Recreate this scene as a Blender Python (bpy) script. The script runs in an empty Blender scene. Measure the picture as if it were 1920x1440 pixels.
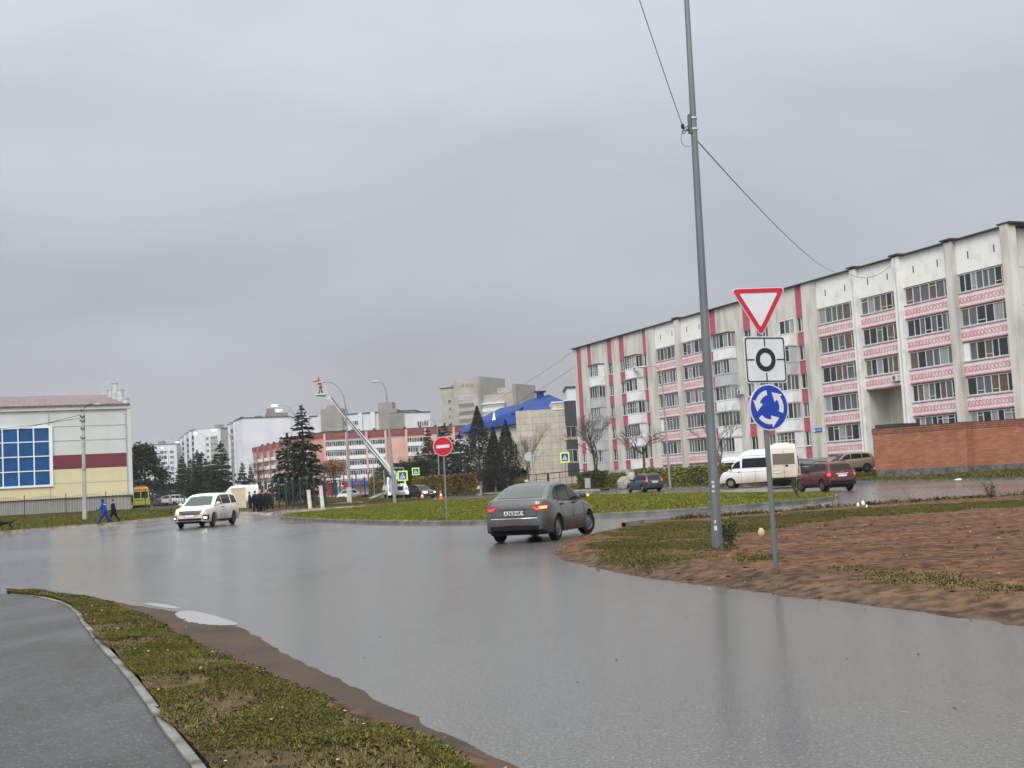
import bpy, bmesh, math, random
import numpy as np
from math import sin, cos, tan, pi, radians, sqrt, atan2, hypot, atan
from mathutils import Vector, Matrix
from mathutils.bvhtree import BVHTree
from mathutils.geometry import delaunay_2d_cdt

S = bpy.context.scene
C = S.collection
# ------------------------------------------------------------------ camera
F = 2300.0; CX = 960; CY = 720; ROLL = radians(3.1); PT = atan(179.2/2300); CH = 1.6
cam = bpy.data.cameras.new("camera"); cam.sensor_width = 36; cam.lens = F/1920*36
cam.clip_start = .1; cam.clip_end = 6000
camo = bpy.data.objects.new("camera", cam); C.objects.link(camo)
_up = Vector((0, -sin(PT), cos(PT))); _fw = Vector((0, cos(PT), sin(PT))); _rt = Vector((1, 0, 0))
_r = cos(ROLL)*_rt - sin(ROLL)*_up; _u = sin(ROLL)*_rt + cos(ROLL)*_up
camo.matrix_world = Matrix(((_r.x, _u.x, -_fw.x, 0), (_r.y, _u.y, -_fw.y, 0), (_r.z, _u.z, -_fw.z, CH), (0, 0, 0, 1)))
S.camera = camo
S.render.resolution_x = 1024; S.render.resolution_y = 768
S.view_settings.view_transform = 'Standard'; S.view_settings.look = 'None'
S.view_settings.exposure = 0.0; S.view_settings.gamma = 1

# measured directions in the photograph -> places in the world
def ray(px, py):
    d = _r*((px-CX)/F) + _u*((CY-py)/F) + _fw
    return d
def at(px, py, Y):
    d = ray(px, py); t = Y/d.y
    return Vector((d.x*t, Y, CH+d.z*t))
def gp(px, py, z=0.0):
    d = ray(px, py); t = (z-CH)/d.z
    return Vector((d.x*t, d.y*t, z))
def proj(p):
    v = Vector(p)-Vector((0, 0, CH)); f = v.dot(_fw)
    return CX+v.dot(_r)/f*F, CY-v.dot(_u)/f*F

# ------------------------------------------------------------------ sky and sun
SUN_EL = radians(48); SUN_AZ = radians(200)   # soft light from behind the camera, slightly left
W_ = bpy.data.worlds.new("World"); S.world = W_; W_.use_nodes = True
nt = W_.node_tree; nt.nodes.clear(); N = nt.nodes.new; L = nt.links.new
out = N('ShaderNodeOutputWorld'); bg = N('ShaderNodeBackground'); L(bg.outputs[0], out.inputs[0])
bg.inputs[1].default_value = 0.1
sky = N('ShaderNodeTexSky'); sky.sky_type = 'NISHITA'; sky.sun_disc = False
sky.sun_elevation = SUN_EL; sky.sun_rotation = SUN_AZ; sky.dust_density = 4; sky.air_density = 1.5
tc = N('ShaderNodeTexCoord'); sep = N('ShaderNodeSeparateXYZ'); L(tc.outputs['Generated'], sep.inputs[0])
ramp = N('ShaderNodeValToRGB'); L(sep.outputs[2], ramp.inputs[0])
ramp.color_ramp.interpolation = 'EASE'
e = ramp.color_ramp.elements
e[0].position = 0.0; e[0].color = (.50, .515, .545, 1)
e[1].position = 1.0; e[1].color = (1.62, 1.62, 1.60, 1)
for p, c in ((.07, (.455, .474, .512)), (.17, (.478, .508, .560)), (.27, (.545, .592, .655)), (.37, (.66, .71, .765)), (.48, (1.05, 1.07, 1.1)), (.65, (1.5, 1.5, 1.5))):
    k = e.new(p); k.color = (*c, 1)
def vm(op, a, b):
    n = N('ShaderNodeVectorMath'); n.operation = op
    L(a, n.inputs[0])
    if isinstance(b, tuple): n.inputs[1].default_value = b
    else: L(b, n.inputs[1])
    return n.outputs[0]
def fm(op, a, b):
    n = N('ShaderNodeMath'); n.operation = op; L(a, n.inputs[0])
    if isinstance(b, (int, float)): n.inputs[1].default_value = b
    else: L(b, n.inputs[1])
    return n.outputs[0]
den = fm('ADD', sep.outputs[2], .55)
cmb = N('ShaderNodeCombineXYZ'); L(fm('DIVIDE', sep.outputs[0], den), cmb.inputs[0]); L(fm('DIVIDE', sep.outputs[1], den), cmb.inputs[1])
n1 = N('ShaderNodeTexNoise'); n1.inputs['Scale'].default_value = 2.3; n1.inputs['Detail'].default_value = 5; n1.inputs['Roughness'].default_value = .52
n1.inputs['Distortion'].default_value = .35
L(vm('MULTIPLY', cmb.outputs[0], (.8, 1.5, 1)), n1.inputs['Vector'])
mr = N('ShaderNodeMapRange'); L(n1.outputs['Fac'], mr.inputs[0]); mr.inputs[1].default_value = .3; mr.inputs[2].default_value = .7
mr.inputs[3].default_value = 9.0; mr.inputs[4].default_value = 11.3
cl = N('ShaderNodeVectorMath'); cl.operation = 'SCALE'; L(ramp.outputs[0], cl.inputs[0]); bk = N('ShaderNodeMapRange'); L(sep.outputs[1], bk.inputs[0]); bk.inputs[1].default_value = .3; bk.inputs[2].default_value = -.6; bk.inputs[3].default_value = 1; bk.inputs[4].default_value = 1.7  # brightness added to the sky behind the camera to light the facades
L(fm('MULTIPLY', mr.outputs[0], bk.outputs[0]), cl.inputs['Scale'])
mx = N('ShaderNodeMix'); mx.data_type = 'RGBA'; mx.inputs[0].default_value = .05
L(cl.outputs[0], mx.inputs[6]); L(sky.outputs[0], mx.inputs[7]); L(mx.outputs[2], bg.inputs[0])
sl = bpy.data.lights.new("sun", 'SUN'); sl.energy = 1.5; sl.angle = radians(25); sl.color = (1, .985, .96)
so = bpy.data.objects.new("sun", sl); C.objects.link(so)
sd = Vector((sin(SUN_AZ)*cos(SUN_EL), cos(SUN_AZ)*cos(SUN_EL), sin(SUN_EL)))
so.rotation_euler = sd.to_track_quat('Z', 'Y').to_euler()

HAZE = .0002
# ------------------------------------------------------------------ materials
MATS = {}
def mat(name, col=(.5, .5, .5), rough=.7, metal=0, var=.0, scale=4.0, bump=0.0, bscale=None, coat=0, emit=None, es=1.0,
        col2=None, detail=4, attr=None, spec=.5, stretch=None, thr=None):
    if name in MATS: return MATS[name]
    if rough >= .6: spec = min(spec, .15)
    m = bpy.data.materials.new(name); m.use_nodes = True; t = m.node_tree; b = t.nodes['Principled BSDF']
    b.inputs['Base Color'].default_value = (*col, 1); b.inputs['Roughness'].default_value = rough
    b.inputs['Metallic'].default_value = metal; b.inputs['Coat Weight'].default_value = coat
    b.inputs['Coat Roughness'].default_value = .05; b.inputs['Specular IOR Level'].default_value = spec
    if emit: b.inputs['Emission Color'].default_value = (*emit, 1); b.inputs['Emission Strength'].default_value = es
    vec = None
    if var or bump or col2:
        co = t.nodes.new('ShaderNodeTexCoord'); vec = co.outputs['Object']
        if stretch:
            mp = t.nodes.new('ShaderNodeMapping'); mp.inputs['Scale'].default_value = stretch
            t.links.new(vec, mp.inputs[0]); vec = mp.outputs[0]
    if var or col2:
        n = t.nodes.new('ShaderNodeTexNoise'); n.inputs['Scale'].default_value = scale; n.inputs['Detail'].default_value = detail
        t.links.new(vec, n.inputs['Vector'])
        r = t.nodes.new('ShaderNodeMapRange'); lo, hi = thr or (.32, .68)
        r.inputs[1].default_value = lo; r.inputs[2].default_value = hi
        t.links.new(n.outputs['Fac'], r.inputs[0])
        x = t.nodes.new('ShaderNodeMix'); x.data_type = 'RGBA'; t.links.new(r.outputs[0], x.inputs[0])
        c2 = col2 or tuple(c*(1-var) for c in col)
        c1 = col if col2 else tuple(min(1, c*(1+var)) for c in col)
        x.inputs[6].default_value = (*c1, 1); x.inputs[7].default_value = (*c2, 1)
        res = x.outputs[2]
        if attr:
            a = t.nodes.new('ShaderNodeAttribute'); a.attribute_name = attr
            y = t.nodes.new('ShaderNodeMix'); y.data_type = 'RGBA'; y.blend_type = 'MULTIPLY'; y.inputs[0].default_value = 1
            t.links.new(res, y.inputs[6]); t.links.new(a.outputs['Color'], y.inputs[7]); res = y.outputs[2]
        t.links.new(res, b.inputs['Base Color'])
    elif attr:
        a = t.nodes.new('ShaderNodeAttribute'); a.attribute_name = attr; t.links.new(a.outputs['Color'], b.inputs['Base Color'])
    if bump:
        n = t.nodes.new('ShaderNodeTexNoise'); n.inputs['Scale'].default_value = bscale or scale*4; n.inputs['Detail'].default_value = 5
        t.links.new(vec, n.inputs['Vector'])
        u = t.nodes.new('ShaderNodeBump'); u.inputs['Distance'].default_value = bump; u.inputs['Strength'].default_value = .8
        t.links.new(n.outputs['Fac'], u.inputs['Height']); t.links.new(u.outputs[0], b.inputs['Normal'])
    MATS[name] = m
    return m

def nodes(m): return m.node_tree, m.node_tree.nodes['Principled BSDF']

def asphalt(name, base, rl, rh, sc=.12, red=0.0, speck=.5):
    """wet asphalt: film thickness varies the gloss, stone chips vary the colour"""
    m = mat(name, base, .3); t, b = nodes(m); N = t.nodes.new; L = t.links.new
    co = N('ShaderNodeTexCoord'); mp = N('ShaderNodeMapping'); mp.inputs['Scale'].default_value = (1, .38, 1); mp.inputs['Rotation'].default_value = (0, 0, .95)
    L(co.outputs['Object'], mp.inputs[0])
    big = N('ShaderNodeTexNoise'); big.inputs['Scale'].default_value = sc; big.inputs['Detail'].default_value = 6; big.inputs['Roughness'].default_value = .6
    big.inputs['Distortion'].default_value = .6
    L(mp.outputs[0], big.inputs['Vector'])
    r = N('ShaderNodeMapRange'); r.inputs[1].default_value = .3; r.inputs[2].default_value = .7; r.inputs[3].default_value = rl; r.inputs[4].default_value = rh
    L(big.outputs['Fac'], r.inputs[0]); L(r.outputs[0], b.inputs['Roughness'])
    ch = N('ShaderNodeTexVoronoi'); ch.inputs['Scale'].default_value = 70; L(co.outputs['Object'], ch.inputs['Vector'])
    fine = N('ShaderNodeTexNoise'); fine.inputs['Scale'].default_value = 45; fine.inputs['Detail'].default_value = 4; L(co.outputs['Object'], fine.inputs['Vector'])
    x = N('ShaderNodeMix'); x.data_type = 'RGBA'; L(big.outputs['Fac'], x.inputs[0])
    x.inputs[6].default_value = (*[c*.6 for c in base], 1); x.inputs[7].default_value = (base[0]*(1.45+red), base[1]*1.42, base[2]*1.36, 1)
    pw = N('ShaderNodeMath'); pw.operation = 'POWER'; L(ch.outputs['Color'], pw.inputs[0]); pw.inputs[1].default_value = 9
    y = N('ShaderNodeMix'); y.data_type = 'RGBA'; L(pw.outputs[0], y.inputs[0]); L(x.outputs[2], y.inputs[6]); y.inputs[7].default_value = (.2*speck*2, .195*speck*2, .19*speck*2, 1)
    dn = N('ShaderNodeTexNoise'); dn.inputs['Scale'].default_value = .9; dn.inputs['Detail'].default_value = 6; L(co.outputs['Object'], dn.inputs['Vector'])
    ds = N('ShaderNodeVectorMath'); ds.operation = 'MULTIPLY_ADD'; L(dn.outputs['Color'], ds.inputs[0]); ds.inputs[1].default_value = (1.1, 1.1, 0); L(co.outputs['Object'], ds.inputs[2])
    cv = N('ShaderNodeTexVoronoi'); cv.feature = 'DISTANCE_TO_EDGE'; cv.inputs['Scale'].default_value = .13; L(ds.outputs[0], cv.inputs['Vector'])
    cr = N('ShaderNodeMapRange'); L(cv.outputs['Distance'], cr.inputs[0]); cr.inputs[1].default_value = .0012; cr.inputs[2].default_value = .0028; cr.inputs[3].default_value = .4; cr.inputs[4].default_value = 0
    mk = N('ShaderNodeMath'); mk.operation = 'GREATER_THAN'; L(big.outputs['Fac'], mk.inputs[0]); mk.inputs[1].default_value = .5
    mm = N('ShaderNodeMath'); mm.operation = 'MULTIPLY'; L(cr.outputs[0], mm.inputs[0]); L(mk.outputs[0], mm.inputs[1])
    cx = N('ShaderNodeMix'); cx.data_type = 'RGBA'; L(mm.outputs[0], cx.inputs[0]); gr = N('ShaderNodeMapRange'); L(fine.outputs['Fac'], gr.inputs[0]); gr.inputs[1].default_value = .3; gr.inputs[2].default_value = .7; gr.inputs[3].default_value = .45; gr.inputs[4].default_value = 1.6
    gm = N('ShaderNodeVectorMath'); gm.operation = 'SCALE'; L(y.outputs[2], gm.inputs[0]); L(gr.outputs[0], gm.inputs['Scale']); L(gm.outputs[0], cx.inputs[6]); cx.inputs[7].default_value = (.022, .02, .018, 1); L(cx.outputs[2], b.inputs['Base Color'])
    u = N('ShaderNodeBump'); u.inputs['Distance'].default_value = .0016; u.inputs['Strength'].default_value = .4; L(ch.outputs['Distance'], u.inputs['Height'])
    u2 = N('ShaderNodeBump'); u2.inputs['Distance'].default_value = .0022; u2.inputs['Strength'].default_value = .3; L(fine.outputs['Fac'], u2.inputs['Height'])
    L(u.outputs[0], u2.inputs['Normal']); L(u2.outputs[0], b.inputs['Normal'])
    return m

# ------------------------------------------------------------------ object helpers
def tag(o, label=None, cat=None, group=None, kind=None):
    if label: o['label'] = label
    if cat: o['category'] = cat
    if group: o['group'] = group
    if kind: o['kind'] = kind
    return o
def empty(name, loc, label, cat, rz=0.0, group=None, kind=None):
    o = bpy.data.objects.new(name, None); C.objects.link(o); o.location = loc; o.rotation_euler = (0, 0, rz)
    o.empty_display_size = .2
    return tag(o, label, cat, group, kind)
def link(name, me, parent=None, loc=None, rot=None, scale=None):
    o = bpy.data.objects.new(name, me); C.objects.link(o)
    if parent is not None: o.parent = parent
    if loc is not None: o.location = loc
    if rot is not None: o.rotation_euler = rot
    if scale is not None: o.scale = scale
    return o
def copy_tree(o, parent=None):
    c = o.copy(); C.objects.link(c); c.parent = parent
    for ch in o.children: copy_tree(ch, c)
    return c

class MB:
    def __init__(s): s.v = []; s.f = []; s.m = []
    def add(s, vs, fs, m=0):
        k = len(s.v); s.v += [tuple(v) for v in vs]; s.f += [tuple(k+i for i in f) for f in fs]; s.m += [m]*len(fs); return s
    def box(s, x0, x1, y0, y1, z0, z1, m=0):
        return s.add([(x0, y0, z0), (x1, y0, z0), (x1, y1, z0), (x0, y1, z0), (x0, y0, z1), (x1, y0, z1), (x1, y1, z1), (x0, y1, z1)],
                     [(0, 3, 2, 1), (4, 5, 6, 7), (0, 1, 5, 4), (1, 2, 6, 5), (2, 3, 7, 6), (3, 0, 4, 7)], m)
    def bar(s, a, b, w, h=None, m=0, up=(0, 0, 1), w2=None, h2=None):
        a = Vector(a); b = Vector(b); h = h or w; w2 = w2 or w; h2 = h2 or h; d = (b-a).normalized(); x = d.cross(Vector(up))
        if x.length < 1e-4: x = d.cross(Vector((0, 1, 0)))
        x.normalize(); y = x.cross(d)
        vs = [a+x*i*w/2+y*j*h/2 for i, j in ((-1, -1), (1, -1), (1, 1), (-1, 1))]+[b+x*i*w2/2+y*j*h2/2 for i, j in ((-1, -1), (1, -1), (1, 1), (-1, 1))]
        return s.add(vs, [(0, 1, 2, 3), (7, 6, 5, 4), (0, 4, 5, 1), (1, 5, 6, 2), (2, 6, 7, 3), (3, 7, 4, 0)], m)
    def tube(s, pts, rad, n=8, m=0, caps=True):
        pts = [Vector(p) for p in pts]; k = len(pts)
        if isinstance(rad, (int, float)): rad = [rad]*k
        t0 = (pts[1]-pts[0]).normalized(); x = t0.cross(Vector((0, 0, 1)))
        if x.length < .05: x = t0.cross(Vector((0, 1, 0)))
        x.normalize(); vs = []
        for i, p in enumerate(pts):
            t = (pts[min(k-1, i+1)]-pts[max(0, i-1)]).normalized(); x = (x-t*x.dot(t)).normalized(); y = t.cross(x)
            vs += [p+(x*cos(2*pi*j/n)+y*sin(2*pi*j/n))*rad[i] for j in range(n)]
        fs = [(i*n+j, i*n+(j+1) % n, (i+1)*n+(j+1) % n, (i+1)*n+j) for i in range(k-1) for j in range(n)]
        if caps: fs += [tuple(range(n-1, -1, -1)), tuple((k-1)*n+j for j in range(n))]
        return s.add(vs, fs, m)
    def prism(s, poly, a0, a1, axis='z', m=0):
        f = {'z': lambda p, a: (p[0], p[1], a), 'y': lambda p, a: (p[0], a, p[1]), 'x': lambda p, a: (a, p[0], p[1])}[axis]
        n = len(poly); vs = [f(p, a0) for p in poly]+[f(p, a1) for p in poly]
        return s.add(vs, [tuple(range(n-1, -1, -1)), tuple(range(n, 2*n))]+[(i, (i+1) % n, (i+1) % n+n, i+n) for i in range(n)], m)
    def ball(s, c, r, m=0, n=8, sq=(1, 1, 1)):
        vs = [(c[0], c[1], c[2]-r*sq[2])]; k = n//2
        for i in range(1, k):
            a = -pi/2+pi*i/k
            vs += [(c[0]+r*sq[0]*cos(a)*cos(2*pi*j/n), c[1]+r*sq[1]*cos(a)*sin(2*pi*j/n), c[2]+r*sq[2]*sin(a)) for j in range(n)]
        vs.append((c[0], c[1], c[2]+r*sq[2])); e = len(vs)-1
        fs = [(0, 1+(j+1) % n, 1+j) for j in range(n)]+[(1+i*n+j, 1+i*n+(j+1) % n, 1+(i+1)*n+(j+1) % n, 1+(i+1)*n+j) for i in range(k-2) for j in range(n)]
        fs += [(e, 1+(k-2)*n+j, 1+(k-2)*n+(j+1) % n) for j in range(n)]
        return s.add(vs, fs, m)
    def mesh(s, name, mats, smooth=None):
        me = bpy.data.meshes.new(name); me.from_pydata(s.v, [], s.f)
        for x in (mats if isinstance(mats, (list, tuple)) else [mats]): me.materials.append(x)
        me.polygons.foreach_set('material_index', s.m); me.update()
        bm = bmesh.new(); bm.from_mesh(me); bmesh.ops.recalc_face_normals(bm, faces=bm.faces); bm.to_mesh(me); bm.free()
        if smooth is not None:
            me.polygons.foreach_set('use_smooth', [True]*len(me.polygons)); me.set_sharp_from_angle(angle=radians(smooth))
        return me
    def build(s, name, mats, parent=None, smooth=None, **k): return link(name, s.mesh(name, mats, smooth), parent, **k)

def np_mesh(name, V, mats, col=None, k=4, mi=None):
    """V: (n,k,3) separate polygons"""
    n = len(V); me = bpy.data.meshes.new(name); me.vertices.add(n*k); me.vertices.foreach_set('co', V.astype(np.float32).ravel())
    me.loops.add(n*k); me.loops.foreach_set('vertex_index', np.arange(n*k, dtype=np.int32)); me.polygons.add(n)
    me.polygons.foreach_set('loop_start', np.arange(n, dtype=np.int32)*k)
    for x in (mats if isinstance(mats, (list, tuple)) else [mats]): me.materials.append(x)
    if mi is not None: me.polygons.foreach_set('material_index', mi.astype(np.int32))
    if col is not None:
        a = me.color_attributes.new('Col', 'FLOAT_COLOR', 'POINT')
        cc = np.ones((n, k, 4), np.float32); cc[:, :, :3] = col[:, None, :] if col.ndim == 2 else col
        a.data.foreach_set('color', cc.ravel())
    me.update(calc_edges=True); me.validate()
    return me

RNG = np.random.default_rng(7)
_ns = [(RNG.uniform(0, 6.28), RNG.uniform(0, 6.28), RNG.uniform(.6, 1.6)) for _ in range(14)]
def vn(x, y, sc=1.0, seed=0):
    """cheap smooth noise in -1..1"""
    r = 0
    for i in range(7):
        a, p, f = _ns[(i+seed*3) % 14]; q = p+seed*1.7
        r = r+np.sin((x*np.cos(a)+y*np.sin(a))*sc*f*(1+i*.35)+q+1.3*np.sin((x*np.sin(a)-y*np.cos(a))*sc*.7*f+q))
    return r/4.2
def inside(P, poly):
    x = P[:, 0]; y = P[:, 1]; r = np.zeros(len(P), bool); n = len(poly)
    for i in range(n):
        x1, y1 = poly[i][:2]; x2, y2 = poly[(i+1) % n][:2]
        c = ((y1 > y) != (y2 > y)); dy = (y2-y1) or 1e-9
        r ^= c & (x < (x2-x1)*(y-y1)/dy+x1)
    return r
def edist(P, poly, closed=True):
    d = np.full(len(P), 1e9); n = len(poly)
    for i in range(n if closed else n-1):
        a = np.array(poly[i][:2]); b = np.array(poly[(i+1) % n][:2]); ab = b-a
        t = np.clip(((P-a)@ab)/(ab@ab+1e-9), 0, 1); q = a+t[:, None]*ab
        d = np.minimum(d, np.hypot(P[:, 0]-q[:, 0], P[:, 1]-q[:, 1]))
    return d
def smooth01(t): t = np.clip(t, 0, 1); return t*t*(3-2*t)
def G2(pts, z=0.0): return [tuple(gp(x, y, z)[:2]) for x, y in pts]
def refine(poly, step, closed=True, jit=0, seed=1):
    r = random.Random(seed); o = []; n = len(poly)
    # Catmull-Rom resample
    for i in range(n if closed else n-1):
        p0 = poly[(i-1) % n] if closed or i > 0 else poly[i]; p1 = poly[i]; p2 = poly[(i+1) % n]; p3 = poly[(i+2) % n] if closed or i+2 < n else p2
        k = max(1, int(hypot(p2[0]-p1[0], p2[1]-p1[1])/step))
        for j in range(k):
            t = j/k; q = [.5*((2*p1[c])+(-p0[c]+p2[c])*t+(2*p0[c]-5*p1[c]+4*p2[c]-p3[c])*t*t+(-p0[c]+3*p1[c]-3*p2[c]+p3[c])*t**3) for c in (0, 1)]
            o.append((q[0]+r.uniform(-jit, jit), q[1]+r.uniform(-jit, jit)))
    if not closed: o.append(tuple(poly[-1][:2]))
    return o
def patch(name, poly, zf, step, m, label=None, attrf=None, kind='structure'):
    """ground patch: constrained triangulation of a polygon with a height function"""
    xs = [p[0] for p in poly]; ys = [p[1] for p in poly]
    gx, gy = np.meshgrid(np.arange(min(xs), max(xs), step), np.arange(min(ys), max(ys), step))
    P = np.stack([gx.ravel(), gy.ravel()], 1); P = P+RNG.uniform(-.25, .25, P.shape)*step
    P = P[inside(P, poly)]; P = P[edist(P, poly) > step*.4]
    A = np.concatenate([np.array(poly), P]); n = len(poly)
    vs, es, fs, *_ = delaunay_2d_cdt([Vector(a) for a in A], [(i, (i+1) % n) for i in range(n)], [tuple(range(n))], 1, 1e-5)
    V = np.array([(v[0], v[1]) for v in vs]); Z = zf(V)
    me = bpy.data.meshes.new(name); me.from_pydata([(a[0], a[1], z) for a, z in zip(V, Z)], [], fs)
    me.materials.append(m)
    if attrf is not None:
        at_ = me.color_attributes.new('Col', 'FLOAT_COLOR', 'POINT'); c = np.ones((len(V), 4), np.float32); c[:, :3] = attrf(V); at_.data.foreach_set('color', c.ravel())
    me.polygons.foreach_set('use_smooth', [True]*len(me.polygons)); me.update()
    bm = bmesh.new(); bm.from_mesh(me); bmesh.ops.recalc_face_normals(bm, faces=bm.faces)
    if sum(f.normal.z for f in bm.faces) < 0: bmesh.ops.reverse_faces(bm, faces=bm.faces)
    bm.to_mesh(me); bm.free()
    o = link(name, me); o['kind'] = kind
    if label: o['label'] = label
    return o
def kerb(name, pts, w, z0, h, m, closed=True, inward=1, label=None, tilt=0.0):
    """kerb stones along a line; w to the left (+) of the direction"""
    n = len(pts); v = []; f = []
    for i in range(n):
        a = pts[(i-1) % n] if closed or i > 0 else pts[i]; b = pts[(i+1) % n] if closed or i < n-1 else pts[i]
        d = Vector((b[0]-a[0], b[1]-a[1])); d.normalize(); q = Vector((-d.y, d.x))*w*inward; p = pts[i]
        zz = z0 if not callable(z0) else z0(p)
        hh = h
        v += [(p[0], p[1], zz-.1), (p[0]+q.x*.12, p[1]+q.y*.12, zz+hh), (p[0]+q.x, p[1]+q.y, zz+hh), (p[0]+q.x, p[1]+q.y, zz-.1)]
    for i in range(n if closed else n-1):
        j = (i+1) % n
        f += [(i*4+k, j*4+k, j*4+k+1, i*4+k+1) for k in range(3)]
    me = bpy.data.meshes.new(name); me.from_pydata(v, [], f); me.materials.append(m)
    bm = bmesh.new(); bm.from_mesh(me); bmesh.ops.recalc_face_normals(bm, faces=bm.faces); bm.to_mesh(me); bm.free()
    o = link(name, me); o['kind'] = 'structure'
    if label: o['label'] = label
    return o

def blades(name, n, region, zf, hgt, wid, colf, label, lean=.6, dens=None, cat='grass', extra=None):
    """grass: n bent blades over a region polygon (one 'stuff' object)"""
    xs = [p[0] for p in region]; ys = [p[1] for p in region]; out = []
    tot = 0
    while tot < n:
        P = np.stack([RNG.uniform(min(xs), max(xs), n), RNG.uniform(min(ys), max(ys), n)], 1)
        P = P[inside(P, region)]
        if dens is not None: P = P[RNG.uniform(0.02, 1, len(P)) < dens(P)]
        out.append(P); tot += len(P)
        if len(out) > 40: break
    P = np.concatenate(out)[:n]; n = len(P); z = zf(P)
    a = RNG.uniform(0, 2*pi, n); h = hgt*RNG.uniform(.45, 1.15, n)*(1+.35*vn(P[:, 0], P[:, 1], 1.3, 2)); w = wid*RNG.uniform(.7, 1.3, n)
    ln = lean*RNG.uniform(.2, 1.5, n); la = a+RNG.uniform(-.5, .5, n)+pi/2
    dx = np.cos(a)*w/2; dy = np.sin(a)*w/2; lx = np.cos(la)*ln*h; ly = np.sin(la)*ln*h
    B = np.stack([P[:, 0], P[:, 1], z-.008], 1); D = np.stack([dx, dy, 0*dx], 1)
    M_ = B+np.stack([lx*.35, ly*.35, h*.62], 1); T = B+np.stack([lx, ly, h*(1-.28*ln)], 1)
    Q = np.stack([B-D, B+D, M_+D*.75, T, M_-D*.75], 1)
    c = colf(P, n)
    o = link(name, np_mesh(name, Q, mat('grass_blade', attr='Col', rough=.6, spec=.25), c, k=5))
    return tag(o, label, cat, kind='stuff')
def gcol(pal, wts, sc=.5, seed=3, amp=.25):
    pal = np.array(pal); wts = np.array(wts, float)
    def f(P, n):
        v = vn(P[:, 0], P[:, 1], sc, seed); W = wts[None, :]*np.exp(np.linspace(-1, 1, len(wts))[None, :]*v[:, None]*1.6)
        W /= W.sum(1, keepdims=True); k = (W.cumsum(1) < RNG.uniform(0, 1, n)[:, None]).sum(1).clip(0, len(pal)-1)
        return pal[k]*RNG.uniform(1-amp, 1+amp, (n, 1))
    return f
# ================================================================== ground, roads, pavements
ROAD = asphalt('wet_road', (.082, .079, .074), .10, .30, .11)
m = mat('earth_far', (.07, .068, .03), .95, var=.3, scale=.2)
MB().add([(-3000, -200, -.06), (3000, -200, -.06), (3000, 4200, -.06), (-3000, 4200, -.06)], [(0, 1, 2, 3)]).build('ground', m)['kind'] = 'structure'
MB().add([(-70, -12, 0), (70, -12, 0), (110, 190, 0), (60, 330, 0), (-60, 500, 0), (-140, 500, 0), (-120, 100, 0)], [(0, 1, 2, 3, 4, 5, 6)]).build('road', ROAD)['kind'] = 'structure'

KERB = mat('kerb_concrete', (.15, .148, .14), .55, var=.45, scale=1.6, bump=.01, bscale=30)
KERBW = mat('kerb_cream', (.50, .46, .38), .7, col2=(.22, .17, .13), scale=1.3, thr=(.45, .7))
DIRT = mat('wet_mud', (.075, .048, .034), .7, col2=(.042, .031, .025), scale=1.2, bump=.02, bscale=14)
SOIL = mat('soil', (1.35, 1.33, 1.3), .95, col2=(.42, .40, .39), scale=5.5, detail=13, thr=(.36, .64), bump=.03, bscale=34, stretch=(1.0, .8, 1), attr='Col', spec=.2)

def sd(P, poly): d = edist(P, poly); return np.where(inside(P, poly), d, -d)
RP = refine(G2([(-260, 1100), (100, 1094), (350, 1083), (590, 1064), (760, 1060), (930, 1055), (1046, 1056), (1130, 1082), (1440, 1127), (1760, 1170), (2050, 1206), (2300, 1700)]), 1.0, False)
patch('road', RP+[(9, 2), (-9, 2), (-12, 8)], lambda P: np.full(len(P), .0022)+.0*P[:, 0], 3, asphalt('wet_road_near', (.084, .080, .073), .10, .25, .22))
# --- near left: footpath, edging, verge
edge = [(26, 1114), (67, 1117), (117, 1128.5), (146, 1143), (160, 1160.6), (201, 1211.6), (245, 1258), (286, 1308), (335, 1375), (388, 1440), (470, 1560)]
E1 = G2(edge, .06)
pv = [tuple(p) for p in G2([(-420, 1700), (-500, 1112), (-60, 1110)], .06)]+E1+[(E1[-1][0], 4.2)]
PAVE = asphalt('wet_footpath', (.024, .024, .023), .18, .75, .7, speck=.5)
patch('pavement', pv[:], lambda P: np.full(len(P), .055)+.012*vn(P[:, 0], P[:, 1], 1.1), .6, PAVE)
El = refine(E1, .5, False)
STONE = mat('edging_stone', (.20, .198, .19), .7, col2=(.085, .08, .065), scale=2.2, thr=(.46, .62), bump=.01, bscale=40)
kerb('pavement_edging', El, .08, .02, .055, STONE, False, -1, 'worn pale kerb stones edging the footpath')
rb = [(12, 1107), (60, 1109), (110, 1113), (180, 1121), (235, 1131), (285, 1150), (330, 1172), (380, 1196), (450, 1226), (540, 1262), (640, 1302), (750, 1348), (850, 1388), (960, 1432), (1060, 1475), (1190, 1540)]
E2 = refine(G2(rb), .4, False, .03)
_q = random.Random(2); Ein = [(p[0]-max(-.01, _q.uniform(-.01, .05)+.05*float(vn(np.array([p[0]]), np.array([p[1]]), 2.2, 1)[0])), p[1]) for i, p in enumerate(El)]
VL = [(p[0], p[1]) for p in E2]+[(E2[-1][0]-.6, 4.0), (E1[-1][0], 4.0)]+[p for p in Ein[::-1]]
def zvl(P): return -.006+.10*smooth01(edist(P, E2, False)/.5)+.018*vn(P[:, 0], P[:, 1], 2.2)*smooth01(edist(P, VL)/.3)
def bare_l(P):
    d = edist(P, E2, False)
    return np.clip(1-smooth01((d-.03-.12*(1+vn(P[:, 0], P[:, 1], 1.7, 1)))/.22), 0, 1)
def soil_l(P):
    b = bare_l(P)[:, None]; v = (vn(P[:, 0], P[:, 1], 2.0, 2)*.5+.5)[:, None]
    return b*np.array([.095, .058, .036])+(1-b)*(v*np.array([.085, .07, .032])+(1-v)*np.array([.075, .045, .028]))
patch('verge', VL, zvl, .16, SOIL, attrf=soil_l)
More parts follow.
